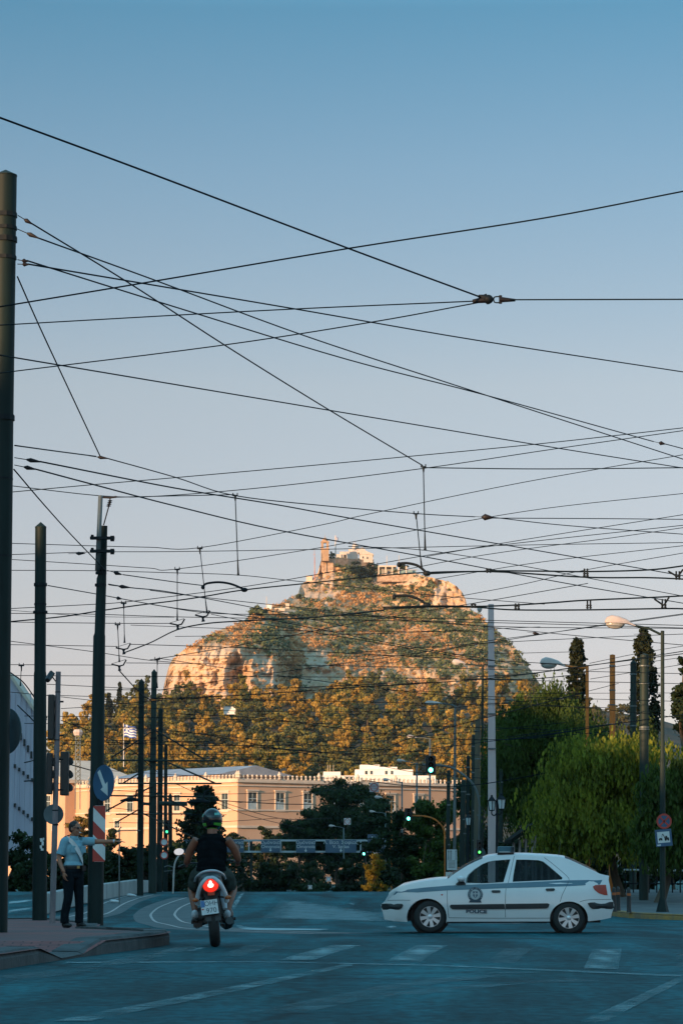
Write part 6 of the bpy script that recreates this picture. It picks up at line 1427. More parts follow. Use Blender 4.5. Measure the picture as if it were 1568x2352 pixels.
def carwheel(x, y, rz=0):
    s_ = -1 if y < 0 else 1; m = Matrix.Rotation(rz, 4, 'Z'); c = Vector((x, y, .293))
    w_ = bpy.data.objects.new('wheel', None); COL.objects.link(w_); w_.parent = car; w_.location = c; w_.rotation_euler = (0, 0, rz); w_.empty_display_size = .1
    MB().lathe([(.19, -.09), (.255, -.095), (.285, -.08), (.293, -.05), (.293, .05), (.285, .08), (.255, .095), (.19, .09)], (0, 0, 0), 36, 'Y', cap=False).build('tyre', M_TYRE, w_, True)
    b = MB(); b.lathe([(.205, s_ * .06), (.198, s_ * .088), (.185, s_ * .088), (.18, s_ * .055), (.06, s_ * .05), (.055, s_ * .07)], (0, 0, 0), 32, 'Y', cap=False); r_ = b.build('rim', M_ALLOY, w_)
    b = MB(); b.lathe([(.182, s_ * .056), (.01, s_ * .0565)], (0, 0, 0), 28, 'Y'); b.build('brake_shadow_plate', M_TRIMB, r_)
    b = MB()
    for k in range(8):
        a = k * math.pi / 4 + .2; d = Vector((math.cos(a), 0, math.sin(a))); t_ = Vector((-math.sin(a), 0, math.cos(a)))
        q = [d * .03 - t_ * .022, d * .03 + t_ * .022, d * .12 + t_ * .030, d * .186 + t_ * .038, d * .186 - t_ * .038, d * .12 - t_ * .030]
        b.add([p + Vector((0, s_ * y_, 0)) for p, y_ in zip(q, (.075, .075, .082, .086, .086, .082))] + [p + Vector((0, s_ * .06, 0)) for p in q], [(0, 1, 2, 3, 4, 5) if s_ > 0 else (5, 4, 3, 2, 1, 0)] + [(i, (i + 1) % 6, (i + 1) % 6 + 6, i + 6) for i in range(6)])
    b.lathe([(.045, s_ * .06), (.042, s_ * .085), (.02, s_ * .092), (.005, s_ * .093)], (0, 0, 0), 16, 'Y'); b.build('spokes', M_ALLOY, r_)
xf, xr = cz(370, 480)[0], cz(1218, 490)[0]
for y in (-.735, .735): carwheel(xf, y, R(6)); carwheel(xr, y)

# ================================================================ PEOPLE
M_SKIN = mat('skin', (.34, .15, .09), .55, c2=(.28, .12, .07), scale=6); M_SKIN2 = mat('tanned_skin', (.24, .085, .045), .55, c2=(.19, .065, .035), scale=6)
M_HAIR = mat('dark_hair', (.014, .012, .011), .6, scale=20); M_SHIRT = mat('light_blue_shirt', (.22, .42, .50), .8, c2=(.16, .33, .41), scale=7, bump=.4, bscale=9)
M_TROU = mat('dark_navy_cloth', (.008, .013, .018), .9, c2=(.005, .008, .011), scale=6, spec=.08, bump=.4, bscale=10); M_LEATH = mat('black_leather', (.010, .010, .011), .4, scale=9)
M_SASH = mat('white_webbing', (.68, .70, .71), .7, scale=8); M_VEST = mat('black_vest_cloth', (.005, .007, .009), .9, c2=(.003, .004, .005), scale=7, spec=.05, bump=.4, bscale=9); M_SHORT = mat('grey_green_shorts', (.045, .06, .052), .85, c2=(.03, .04, .036), scale=7, spec=.1, bump=.4, bscale=9)
M_SHOE = mat('white_trainer', (.52, .55, .58), .6, c2=(.3, .33, .36), scale=12)
V = Vector
def chain(b, pts, rr, n=12): return b.tube(crom([V(p) for p in pts], 4), [rr[min(i // 4, len(rr) - 1)] + (rr[min(i // 4 + 1, len(rr) - 1)] - rr[min(i // 4, len(rr) - 1)]) * (i % 4) / 4 for i in range((len(pts) - 1) * 4 + 1)], n)
def hand(b, wrist, d, up, side, curl=.25, spread=.012, L=.185):
    """palm, four bent fingers of unequal length and a thumb; d points along the hand, up out of its back, side towards the thumb"""
    wrist, d, up, side = V(wrist), V(d).normalized(), V(up).normalized(), V(side).normalized()
    pc = wrist + d * L * .27; m = Matrix((d, side, up)).transposed(); b.ell(pc, (L * .30, L * .215, L * .085), m)
    for k, (o, f) in enumerate(((.155, .46), (.055, .52), (-.05, .48), (-.145, .38))):
        r0 = wrist + d * L * .46 + side * L * o; a = curl * (1 + .15 * k); q = [r0]
        for j in range(3): dd = (d * math.cos(a * (j + .6)) - up * math.sin(a * (j + .6)) + side * spread * (1.5 - k)).normalized(); q.append(q[-1] + dd * L * f / 3)
        b.tube(q, [.0098, .0092, .0085, .007], 8)
    t0 = wrist + d * L * .12 + side * L * .17; t1 = t0 + (d * .7 + side * .65 - up * .15).normalized() * L * .2; t2 = t1 + (d * .95 + side * .25 - up * .2).normalized() * L * .17; b.tube([t0, t1, t2], [.013, .0115, .0085], 8)
def head(b, c, f, s=1.0):
    """skull, jaw, nose, brow, ears; f is the way the face looks (in plan)"""
    f = V((f[0], f[1], 0)).normalized(); l = V((-f.y, f.x, 0)); u = V((0, 0, 1)); c = V(c); m = Matrix((f, l, u)).transposed()
    b.ell(c + u * .022 * s, (.098 * s, .076 * s, .100 * s), m); b.ell(c + f * .018 * s - u * .052 * s, (.074 * s, .060 * s, .074 * s), m); b.ell(c + f * .058 * s - u * .098 * s, (.030 * s, .034 * s, .022 * s), m)
    b.tube([c + f * .090 * s + u * .018 * s, c + f * .112 * s - u * .022 * s, c + f * .096 * s - u * .034 * s], [.011 * s, .017 * s, .013 * s], 8); b.ell(c + f * .082 * s + u * .028 * s, (.014 * s, .052 * s, .012 * s), m); b.ell(c + f * .086 * s - u * .062 * s, (.012 * s, .026 * s, .012 * s), m)
    for s_ in (-1, 1): b.ell(c + l * s_ * .078 * s - u * .008 * s - f * .008, (.022 * s, .010 * s, .032 * s), m); b.ell(c + f * .062 * s + l * s_ * .038 * s - u * .03 * s, (.026 * s, .024 * s, .028 * s), m)
def torso(b, hip, chest, sh, w_=1.0, g_=0.0, lat=(1, 0, 0)):
    lat = V(lat).normalized(); hip, chest, sh = V(hip), V(chest), V(sh); ax = (chest - hip).normalized(); fr = lat.cross(ax).normalized(); m = Matrix((lat, fr, lat.cross(fr))).transposed()
    b.ell(hip, (.165 * w_ + g_, .125 * w_ + g_, .13), m); b.ell(hip.lerp(chest, .5), (.148 * w_ + g_, .112 * w_ + g_, .17), m); b.ell(chest, (.172 * w_ + g_, .122 * w_ + g_, .18), m); b.ell(sh - ax * .04, (.165 * w_ + g_, .085 * w_ + g_, .07), m)
# ---- the policeman on the island, facing to the right, left arm held out
pol = empty('person', base(167, 46.5, .16), 'policeman in light blue shirt and white shoulder belt, arm stretched out, on the island', 'person', rz=R(40))
J = dict(hip=(0, 0, .95), chest=(0, 0, 1.28), sh=(0, .01, 1.45), nk=(0, -.005, 1.50), hd=(0, -.03, 1.645), ls=(.185, 0, 1.435), rs=(-.185, .0, 1.43))
armd = V((.80, -.60, .0)).normalized()
le = V(J['ls']) + armd * .285 + V((0, 0, -.005)); lw_ = le + (armd + V((.02, -.02, .02))).normalized() * .255
re_, rw = V((-.255, .05, 1.155)), V((-.235, -.06, .92))
fc = (.35, -.94)
b = MB(); head(b, J['hd'], fc); b.tube([(0, .005, 1.44), (0, -.012, 1.56)], [.062, .056], 12); torso(b, J['hip'], J['chest'], J['sh'], .95)
chain(b, [J['ls'], le, lw_], [.052, .042, .029]); chain(b, [J['rs'], re_, rw], [.052, .042, .029])
hand(b, lw_, armd + V((0, 0, -.02)), (-.1, .1, 1), V((.6, .8, 0)), .10); hand(b, rw, (.06, -.10, -1), (-1, .1, -.05), (.1, -1, 0), .4)
for s_, fx, fy in ((1, .125, -.03), (-1, -.125, .03)): chain(b, [(s_ * .09, 0, .93), (s_ * .108, -.01, .5), (fx, fy + .03, .09)], [.085, .058, .04])
remesh(b.build('body', M_SKIN, pol), .0085, 3)
b = MB(); torso(b, (0, 0, 1.03), J['chest'], J['sh'], 1.0, .014); chain(b, [(.13, 0, 1.44), J['ls'], V(J['ls']) + armd * .10, V(J['ls']) + armd * .20], [.075, .075, .073, .072]); rd = (re_ - V(J['rs'])).normalized(); chain(b, [(-.13, 0, 1.44), J['rs'], V(J['rs']) + rd * .10, V(J['rs']) + rd * .23], [.075, .075, .075, .076]); b.ell((0, 0, 1.0), (.175, .135, .07)); b.tube([(0, .0, 1.47), (0, -.006, 1.525)], [.085, .073], 12)
sh_ = remesh(b.build('shirt', M_SHIRT, pol), .0095, 3)
b = MB()
for s_ in (-1, 1): b.box((s_ * .10, -.137, 1.30), (.10, .012, .11)); b.box((s_ * .10, -.141, 1.345), (.105, .012, .03))
b.build('pocket', M_SHIRT, sh_)
b = MB()
for s_ in (-1, 1): b.box((s_ * .145, .0, 1.517), (.10, .05, .014), (0, s_ * .32, 0))
b.build('shoulder_strap', M_TROU, sh_)
b = MB(); b.ell((0, 0, .95), (.176, .136, .10)); b.ell((0, 0, .87), (.15, .12, .08))
for s_, fx, fy in ((1, .125, -.03), (-1, -.125, .03)): chain(b, [(s_ * .088, 0, .95), (s_ * .10, 0, .75), (s_ * .11, -.015, .5), (fx, fy + .02, .25), (fx, fy + .03, .075)], [.105, .098, .078, .072, .074])
remesh(b.build('trousers', M_TROU, pol), .010, 3)
b = MB(); b.lathe([(.178, -.03), (.182, 0), (.178, .03)], (0, 0, 0), 28); b.v = [(x, y * .77, z + 1.005) for x, y, z in b.v]; be = b.build('belt', M_LEATH, pol); MB().box((0, -.142, 1.005), (.05, .012, .045)).build('buckle', mat('brass', (.5, .36, .14), .4, metal=.8), be); bev(MB().box((-.185, .02, .95), (.06, .12, .17)).build('holster', M_LEATH, be), .02); MB().box((.10, -.15, .985), (.07, .04, .09)).build('pouch', M_LEATH, be)
for s_, fx, fy in ((1, .125, -.03), (-1, -.125, .03)): b = MB(); b.ell((fx, fy - .045, .04), (.047, .135, .045)); b.ell((fx, fy + .03, .06), (.045, .06, .065)); o = b.build('shoe', M_LEATH, pol, True)
b = MB(); m = Matrix((V((fc[0], fc[1], 0)).normalized(), V((-fc[1], fc[0], 0)).normalized(), V((0, 0, 1)))).transposed(); hc = V(J['hd'])
b.ell(hc + V((0, 0, .046)) - m @ V((.018, 0, 0)), (.098, .083, .088), m); b.ell(hc - m @ V((.05, 0, 0)) + V((0, 0, -.005)), (.062, .078, .07), m); remesh(b.build('hair', M_HAIR, pol), .009, 2)
b = MB()
for s_ in (-1, 1): b.ell(hc + m @ V((.094, s_ * .034, .012)), (.008, .030, .021), m); b.tube([hc + m @ V((.088, s_ * .062, .016)), hc + m @ V((.0, s_ * .086, .012))], .004, 5)
b.tube([hc + m @ V((.098, -.01, .016)), hc + m @ V((.098, .01, .016))], .004, 5); b.build('sunglasses', M_LEATH, pol)
b = MB(); b.tube([hc + m @ V((.092, 0, -.062)), hc + m @ V((.125, 0, -.068))], .009, 6); b.build('whistle', M_SASH, pol)
# white belt over the right shoulder down to the left hip, hugging the shirt
def hug(t):
    a = t * 2 * math.pi; u = -.5 * math.cos(a) ; x = -.155 * math.cos(a); z = 1.255 + .235 * math.cos(a); y = -math.sin(a) * (.150 + .01 * math.cos(a))
    return V((x, y, z))
b = MB(); q = [hug(i / 40) for i in range(41)]; n_ = len(q); vs = []
for i, p in enumerate(q): t_ = (q[(i + 1) % 40] - q[i - 1 if i else 39]).normalized(); o_ = V((p.x, p.y, 0)).normalized(); w_ = t_.cross(o_).normalized() * .034; vs += [p - w_, p + w_, p + w_ + o_ * .008, p - w_ + o_ * .008]
b.add(vs, [(4 * i + k, 4 * i + 4 + k, 4 * i + 4 + (k + 1) % 4, 4 * i + (k + 1) % 4) for i in range(n_ - 1) for k in range(4)]); b.build('shoulder_belt', M_SASH, pol)
MB().tube([lw_ - armd * .035, lw_ - armd * .008], .034, 12).build('wristwatch', M_ALLOY, pol)
# ---- motorcycle
BY = 34.6
moto = empty('motorcycle', base(495, BY), 'silver and black motorcycle seen from behind with its red tail light on', 'motorcycle'); moto.rotation_euler = (0, R(-5), R(2.8))
M_SILV = mat('silver_fairing', (.46, .49, .52), .35, c2=(.38, .41, .44), scale=4, coat=.4); M_BLK = mat('black_fairing', (.014, .015, .017), .45, scale=6); M_ORNG = mat('amber_lens', (.40, .10, .02), .25, scale=8)
def mwheel(y, R_, wd):
    w_ = bpy.data.objects.new('wheel', None); COL.objects.link(w_); w_.parent = moto; w_.location = (0, y, R_); w_.empty_display_size = .1
    h = wd / 2; MB().lathe([(R_ - .11, -h * .8), (R_ - .05, -h), (R_ - .015, -h * .75), (R_, -h * .25), (R_, h * .25), (R_ - .015, h * .75), (R_ - .05, h), (R_ - .11, h * .8)], (0, 0, 0), 36, 'X', cap=False).build('tyre', M_TYRE, w_, True)
    b = MB(); b.lathe([(R_ - .10, -.035), (R_ - .13, 0), (R_ - .10, .035)], (0, 0, 0), 28, 'X', cap=False)
    for k in range(6): a = k * 1.047; b.tube([(0, .03 * math.cos(a), .03 * math.sin(a)), (0, (R_ - .11) * math.cos(a), (R_ - .11) * math.sin(a))], .016, 6)
    b.lathe([(.05, -.06), (.05, .06)], (0, 0, 0), 12, 'X'); b.build('rim', M_BLK, w_)
mwheel(0, .30, .135); mwheel(1.34, .30, .11)
def mp(name, b, m, smooth=True, par=None): o = b.build(name, m, par or moto); return autosmooth(o, 40) if smooth else o
mp('swingarm', MB().box((-.09, .25, .32), (.035, .55, .06)).box((.09, .25, .32), (.035, .55, .06)), M_BLK, False)
b = MB(); vs = []
for i in range(9):
    a = R(150 - 95 * i / 8)
    for k in range(7): t = -1 + k / 3; vs.append((t * .082, .0 - .345 * math.cos(a) * -1 - .0, .30 + (.345 + .012 * (1 - t * t)) * math.sin(a)))
b.add(vs, [(i * 7 + k, i * 7 + k + 1, i * 7 + k + 8, i * 7 + k + 7) for i in range(8) for k in range(6)]); mp('rear_mudguard', b, M_BLK)
mp('mudguard_flap', bev(MB().box((0, -.25, .50), (.19, .02, .36), (R(-12), 0, 0)).build('x', M_BLK), .01).data and MB().box((0, -.25, .50), (.19, .02, .36), (R(-12), 0, 0)), M_BLK, False)
bpy.data.objects.remove(bpy.data.objects['x'])
# number plate
pm = Matrix.Translation((-.035, -.318, .50)) @ Matrix.Rotation(R(-3), 4, 'Y') @ Matrix.Rotation(R(-12), 4, 'X') @ FACE
pl_ = flatpoly([[(-.105, -.09), (.105, -.09), (.105, .09), (-.105, .09)]], pm, .004).build('number_plate', M_SWHITE, moto)
flatpoly([[(-.103, .005), (-.055, .005), (-.055, .087), (-.103, .087)]], pm @ Matrix.Translation((0, 0, .005)), .0015).build('plate_band', mat('plate_blue', (.05, .16, .38), .5), pl_)
text('lettering', 'OHH', .082, pm @ Matrix.Translation((.028, .042, .0055)), pl_, M_INK, .0008, 'CENTER', .95); text('lettering', '970', .088, pm @ Matrix.Translation((.018, -.045, .0055)), pl_, M_INK, .0008, 'CENTER', 1.0)
flatpoly([[(-.085 + .016 * math.cos(t), -.02 + .011 * math.sin(t)) for t in range(6)]], pm @ Matrix.Translation((0, 0, .0055)), .001).build('plate_stamp', M_SRED, pl_)
# tail
b = MB(); secs = [(-.33, .76, .085, .10), (-.22, .79, .12, .12), (.0, .80, .15, .11), (.25, .74, .16, .12), (.45, .68, .15, .16)]
vs = []
for y, z, w_, h in secs:
    for k in range(14): a = 2 * math.pi * k / 14; vs.append((w_ * math.copysign(abs(math.cos(a)) ** .7, math.cos(a)), y, z + h * math.sin(a)))
b.add(vs, [(i * 14 + k, i * 14 + (k + 1) % 14, i * 14 + 14 + (k + 1) % 14, i * 14 + 14 + k) for i in range(4) for k in range(14)] + [tuple(range(14))]); mp('tail_cowl', b, M_BLK)
arch = [(-.185, -.19, .555), (-.165, -.27, .66), (-.12, -.345, .775), (-.05, -.375, .85), (0, -.38, .862), (.05, -.375, .85), (.12, -.345, .775), (.165, -.27, .66), (.185, -.19, .555)]
mp('tail_fairing', MB().tube(crom([V(p) for p in arch], 4), [.016 + .014 * abs(i - 16) / 16 for i in range(33)], 8, flat=1.5), M_SILV)
rail = [(-.19, .05, .83), (-.16, -.18, .89), (-.08, -.31, .935), (0, -.33, .945), (.08, -.31, .935), (.16, -.18, .89), (.19, .05, .83)]
mp('grab_rail', MB().tube(crom([V(p) for p in rail], 4), .014, 8), M_SILV)
tl_ = mp('tail_light', MB().ell((0, -.345, .765), (.098, .035, .085)), mat('lit_red_lamp', (.5, .03, .02), .25, emit=(1, .035, .015), es=.55))
mp('bulb', MB().ell((0, -.373, .765), (.040, .014, .030)).ell((0, -.372, .795), (.020, .014, .030)), mat('brake_bulb', (1, .8, .7), .3, emit=(1, .62, .45), es=1.6), par=tl_)
mp('reflector', bev(MB().box((0, -.335, .662), (.085, .02, .04)).build('y', M_TAILR), .01).data and MB().box((0, -.335, .662), (.085, .02, .04)), M_TAILR, False); bpy.data.objects.remove(bpy.data.objects['y'])
for s_ in (-1, 1): o = mp('indicator', MB().ell((s_ * .20, -.26, .60), (.042, .03, .026)), M_ORNG); mp('stalk', MB().tube([(s_ * .08, -.25, .62), (s_ * .17, -.26, .60)], .012, 6), M_BLK, par=o)
mp('seat', MB().ell((0, .15, .87), (.15, .34, .06)).ell((0, .52, .83), (.13, .28, .07)), mat('black_seat', (.012, .012, .013), .6, scale=8))
mp('fuel_tank', MB().ell((0, .72, .80), (.15, .28, .15)), M_SILV); b = MB(); b.box((0, .62, .47), (.26, .42, .32)); b.ell((-.16, .55, .38), (.11, .17, .12)); b.ell((.16, .55, .38), (.10, .17, .12)); mp('engine', b, mat('engine_metal', (.05, .05, .052), .5, metal=.4, scale=6), False)
mp('exhaust', MB().tube([(.10, .75, .25), (.15, .4, .22), (.19, .05, .26), (.20, -.10, .31)], [.022, .03, .052, .05], 12), M_BLK); mp('exhaust_shield', MB().tube([(.155, -.12, .46), (.15, .02, .58), (.13, .15, .68)], [.03, .045, .02], 8, flat=.6), M_SILV)
mp('crash_bar', MB().tube(crom([V(p) for p in ((.10, .7, .30), (.22, .66, .24), (.235, .6, .34), (.22, .6, .42), (.12, .62, .5))], 4), .014, 8), M_ALLOY)
mp('crash_bar', MB().tube(crom([V(p) for p in ((-.10, .7, .30), (-.22, .66, .24), (-.235, .6, .34), (-.22, .6, .42), (-.12, .62, .5))], 4), .014, 8), M_ALLOY)
for s_ in (-1, 1):
    mp('footrest', MB().tube([(s_ * .12, .42, .31), (s_ * .28, .42, .32)], .02, 8).box((s_ * .20, .36, .28), (.11, .22, .05)), M_BLK, False)
    mp('fork', MB().tube([(s_ * .09, 1.34, .30), (s_ * .09, 1.08, .98)], [.026, .022], 8), M_ALLOY)
    mp('fork_shroud', MB().ell((s_ * .12, 1.0, .78), (.07, .14, .17)), M_SILV)
mp('front_mudguard', MB().ell((0, 1.34, .52), (.075, .26, .10)), M_SILV); mp('headlamp_cowl', MB().ell((0, 1.16, .98), (.17, .14, .15)), M_SILV)
hb_ = mp('handlebar', MB().tube(crom([V(p) for p in ((-.39, .86, 1.02), (-.22, .98, 1.06), (0, 1.05, 1.02), (.22, .98, 1.06), (.39, .86, 1.02))], 4), .014, 8), M_BLK)
for s_ in (-1, 1): mp('grip', MB().tube([(s_ * .29, .935, 1.043), (s_ * .39, .86, 1.02)], .019, 8), M_BLK, par=hb_)
M_MIRR = mat('mirror_glass', (.85, .85, .86), .12, metal=1.0, c2=(.7, .76, .8), scale=3)
for s_ in (-1, 1):
    c = V((s_ * .335 - (.03 if s_ < 0 else -.02), .93, 1.215)); o = mp('mirror', MB().ell(c + V((0, .012, 0)), (.070, .03, .048)), M_BLK)
    mp('stem', MB().tube([(s_ * .26, .96, 1.05), (s_ * .29, .95, 1.13), tuple(c + V((0, .02, -.02)))], .008, 6), M_BLK, par=o)
    g_ = MB(); fn = V((-.10 if s_ < 0 else .0, -1, .075 if s_ < 0 else -.25)).normalized(); u_ = fn.cross(V((0, 0, 1))).normalized(); w_ = u_.cross(fn)
    g_.add([c + fn * .024 + u_ * .064 * math.cos(t * .35) + w_ * .043 * math.sin(t * .35) for t in range(18)], [tuple(range(18))]); mp('mirror_glass', g_, M_MIRR, False, par=o)
# ---- the rider
rid = empty('person', base(481, BY), 'rider in a black sleeveless vest and green striped black helmet on the motorcycle', 'person')
hip, chest, shd = (0, .33, .92), (0, .45, 1.20), (0, .49, 1.345)
b = MB(); torso(b, hip, chest, shd, .98); b.tube([(0, .49, 1.34), (0, .525, 1.50)], [.066, .06], 12); head(b, (0, .55, 1.575), (0, 1))
gl, gr = V((-.35, .90, 1.045)), V((.31, .90, 1.055))
for s_, gp_, el in ((-1, gl, (-.315, .60, 1.06)), (1, gr, (.325, .60, 1.09))):
    sp_ = V((s_ * .19, .48, 1.335)); ax = (gp_ - V(el)).normalized(); chain(b, [sp_, sp_.lerp(V(el), .5) + V((s_ * .02, 0, 0)), el, V(el).lerp(gp_, .5), gp_ - ax * .07], [.058, .055, .044, .040, .03]); hand(b, gp_ - ax * .07, ax, (0, .3, 1), (-s_, .2, 0), .75, .004, .17)
    kn = V((s_ * .235 + (-.02 if s_ < 0 else .02), .74, .72)); an_ = V((s_ * .205, .40, .435)); chain(b, [(s_ * .10, .34, .92), (s_ * .19, .55, .85), kn, kn.lerp(an_, .45) + V((0, -.05, 0)), an_], [.09, .08, .060, .054, .036]); b.ell(an_ + V((0, .06, -.05)), (.035, .10, .03))
remesh(b.build('body', M_SKIN2, rid), .009, 3)
b = MB(); torso(b, (0, .345, .99), chest, shd, 1.05, .018, (1, 0, 0)); b.ell((0, .335, .95), (.20, .15, .10)); b.ell((0, .45, 1.12), (.196, .15, .2)); b.ell((0, .485, 1.36), (.155, .085, .055)); remesh(b.build('vest', M_VEST, rid), .010, 3)
b = MB(); b.ell((0, .34, .905), (.20, .16, .11))
for s_ in (-1, 1): k = V((s_ * .225, .66, .765)); chain(b, [(s_ * .10, .34, .91), (s_ * .175, .5, .86), k], [.12, .112, .095]); b.ell(k, (.085, .09, .10)); b.ell((s_ * .215, .55, .79), (.085, .13, .12))
remesh(b.build('shorts', M_SHORT, rid), .011, 3)
for s_ in (-1, 1):
    b = MB(); a = V((s_ * .205, .40, .385)); b.ell(a + V((0, .07, -.025)), (.046, .135, .042), (R(-6), 0, s_ * R(-9))); b.ell(a + V((0, -.02, .01)), (.045, .06, .06)); o = remesh(b.build('shoe', M_SHOE, rid), .009, 2); b = MB(); b.box(tuple(a + V((0, .06, -.065))), (.082, .27, .022)); bev(b.build('sole', M_BLK, o), .008)
hc = V((0, .555, 1.585)); hr = (.130, .152, .142)
b = MB(); b.ell(hc, hr, None, 24, 16); b.ell(hc + V((0, .06, -.06)), (.112, .11, .085), None, 20, 12); hm = remesh(b.build('helmet', mat('black_helmet_gloss', (.006, .007, .009), .22, c2=(.009, .010, .012), scale=6, coat=.3), rid), .006, 2)
def hpatch(name, az0, az1, ev, m, thick=.0045):
    """curved patch on the helmet; az from straight behind (deg, + to the right); ev(t) -> (low, high)"""
    b = MB(); n_, k_ = 18, 5; vs = []
    for i in range(n_ + 1):
        az = R(az0 + (az1 - az0) * i / n_); lo, hi = ev(i / n_)
        for k in range(k_ + 1): e = R(lo + (hi - lo) * k / k_); s_ = 1 + thick / .14; vs.append(hc + V((hr[0] * s_ * math.sin(az) * math.cos(e), -hr[1] * s_ * math.cos(az) * math.cos(e), hr[2] * s_ * math.sin(e))))
    b.add(vs, [(i * (k_ + 1) + k, (i + 1) * (k_ + 1) + k, (i + 1) * (k_ + 1) + k + 1, i * (k_ + 1) + k + 1) for i in range(n_) for k in range(k_)]); o = b.build(name, m, hm); return o
M_LIME = mat('lime_green_paint', (.10, .46, .05), .3, c2=(.08, .36, .04), scale=8); M_TEAL = mat('pale_teal_highlight', (.12, .42, .36), .3, scale=8)
hpatch('lower_stripe', -62, 48, lambda t: (-58 + 4 * abs(t - .5), -44 - 8 * abs(t - .6)), M_LIME); hpatch('right_flash', 12, 100, lambda t: (-40 + 12 * (1 - t), -16 - 2 * t), M_LIME); hpatch('left_flash', -100, -36, lambda t: (-36, -22 + 4 * t), M_LIME)
hpatch('highlight_patch', 16, 50, lambda t: (20 + 4 * t, 34 + 3 * t), M_TEAL); hpatch('highlight_patch', -84, -58, lambda t: (12, 28), M_TEAL)  # pale teal patches paint highlights onto the glossy shell
# ---- two pedestrians beyond the car
def walker(x, Y, label, m_top, h=1.0):
    r = empty('person', base(x, Y), label, 'person'); b = MB(); head(b, (0, 0, 1.62), (-.6, -.8)); b.tube([(0, 0, 1.42), (0, 0, 1.54)], .055, 10); torso(b, (0, 0, .95), (0, 0, 1.25), (0, 0, 1.42), .95)
    for s_ in (-1, 1): chain(b, [(s_ * .18, 0, 1.41), (s_ * .23, .02, 1.14), (s_ * .22, -.08, .92)], [.05, .04, .03]); hand(b, (s_ * .22, -.08, .92), (0, -.1, -1), (s_, 0, 0), (0, -1, 0), .3); chain(b, [(s_ * .09, 0, .92), (s_ * .10, 0, .5), (s_ * .10, .02, .08)], [.085, .056, .04])
    remesh(b.build('body', M_SKIN, r), .014, 2); b = MB(); torso(b, (0, 0, 1.0), (0, 0, 1.25), (0, 0, 1.42), 1.0, .016)
    for s_ in (-1, 1): chain(b, [(s_ * .12, 0, 1.42), (s_ * .18, 0, 1.41), (s_ * .215, .01, 1.22)], [.07, .068, .062])
    remesh(b.build('shirt', m_top, r), .014, 2); b = MB(); b.ell((0, 0, .95), (.17, .13, .1))
    for s_ in (-1, 1): chain(b, [(s_ * .09, 0, .93), (s_ * .10, 0, .5), (s_ * .10, .02, .07)], [.10, .075, .065]); b.ell((s_ * .10, -.05, .04), (.045, .13, .04))
    remesh(b.build('trousers', M_TROU, r), .014, 2); b = MB(); b.ell((0, .015, 1.67), (.085, .095, .085)); b.build('hair', M_HAIR, r, True); r.scale = (h, h, h); return r
walker(1041, 133, 'passer-by in a faded red top seen above the police car bonnet', mat('red_top', (.38, .10, .08), .8)); walker(1166, 127, 'passer-by in dark clothes seen through the front window of the police car', M_VEST)
# ================================================================ TREES AND BUSHES NEAR THE ROAD
def tree(name, cx, yt, yb, wd, Y, n, ls, m, label, cat='tree', lumps=11, seed=1, trunk=True, shp='round', r0=.16, group=None, fl=.45, dep=.8):
    rnd = random.Random(seed); s_ = Y / FP; W = wd * s_ / 2; c0, c1 = P(cx, yb, Y), P(cx, yt, Y); H = c1.z - c0.z
    ft = base(cx, Y) if Y < 900 else P(cx, yb, Y); root = empty(name, ft, label, cat, group)
    cl = []
    for i in range(lumps):
        for _ in range(30):
            u, v, t = rnd.uniform(-1, 1), rnd.uniform(-1, 1), rnd.uniform(.1, .95)
            lim = (1 - abs(2 * t - .9) ** 2.4) ** .5 if shp == 'round' else (1 - t) ** .8 + .12 if shp == 'cone' else 1.0
            if abs(u) < lim * .85 and abs(v) < 1: break
        k = rnd.uniform(.75, 1.25) * fl
        cl.append((Vector((c0.x + u * W * .78, Y + v * W * dep * lim, c0.z + t * H)), (W * k, W * k, min(H * .5, max(W * k * .75, H * .12)))))
    cl.append((Vector((c0.x, Y, c0.z + H * .45)), (W * .5, W * .45, H * .35)))
    b = MB(); crown(b, sub(cl, 4, .5, rnd), int(n * 1.7), ls * .78, rnd, loose=True); part(b, 'crown', m, root)
    if trunk:
        b = MB(); limbs(b, ft - Vector((0, 0, .1)), Vector((c0.x, Y, c0.z + H * .7)), cl[:7], r0, rnd); part(b, 'trunk', M_BARK, root, smooth=True)
    return root
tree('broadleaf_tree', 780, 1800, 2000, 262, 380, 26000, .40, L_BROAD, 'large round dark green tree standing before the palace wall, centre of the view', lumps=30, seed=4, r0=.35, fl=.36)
tree('broadleaf_tree', 690, 1872, 1990, 110, 372, 7000, .42, L_BROAD, 'smaller dark tree leaning out left of the large round tree', seed=6, r0=.25)
tree('broadleaf_tree', 615, 1893, 1970, 70, 420, 2600, .4, L_DARK, 'small pale trunked tree at the palace foot, left of the large round tree', seed=9, r0=.15)
tree('broadleaf_tree', 525, 1905, 1965, 70, 430, 2400, .35, L_DARK, 'low leafy tree at the palace corner, right of the rider', seed=10, r0=.15)
tree('broadleaf_tree', 880, 1838, 1990, 160, 352, 14000, .35, L_BROAD, 'dark tree right of the large round tree, behind the small ringed sign', seed=14, r0=.3, lumps=18, fl=.5)
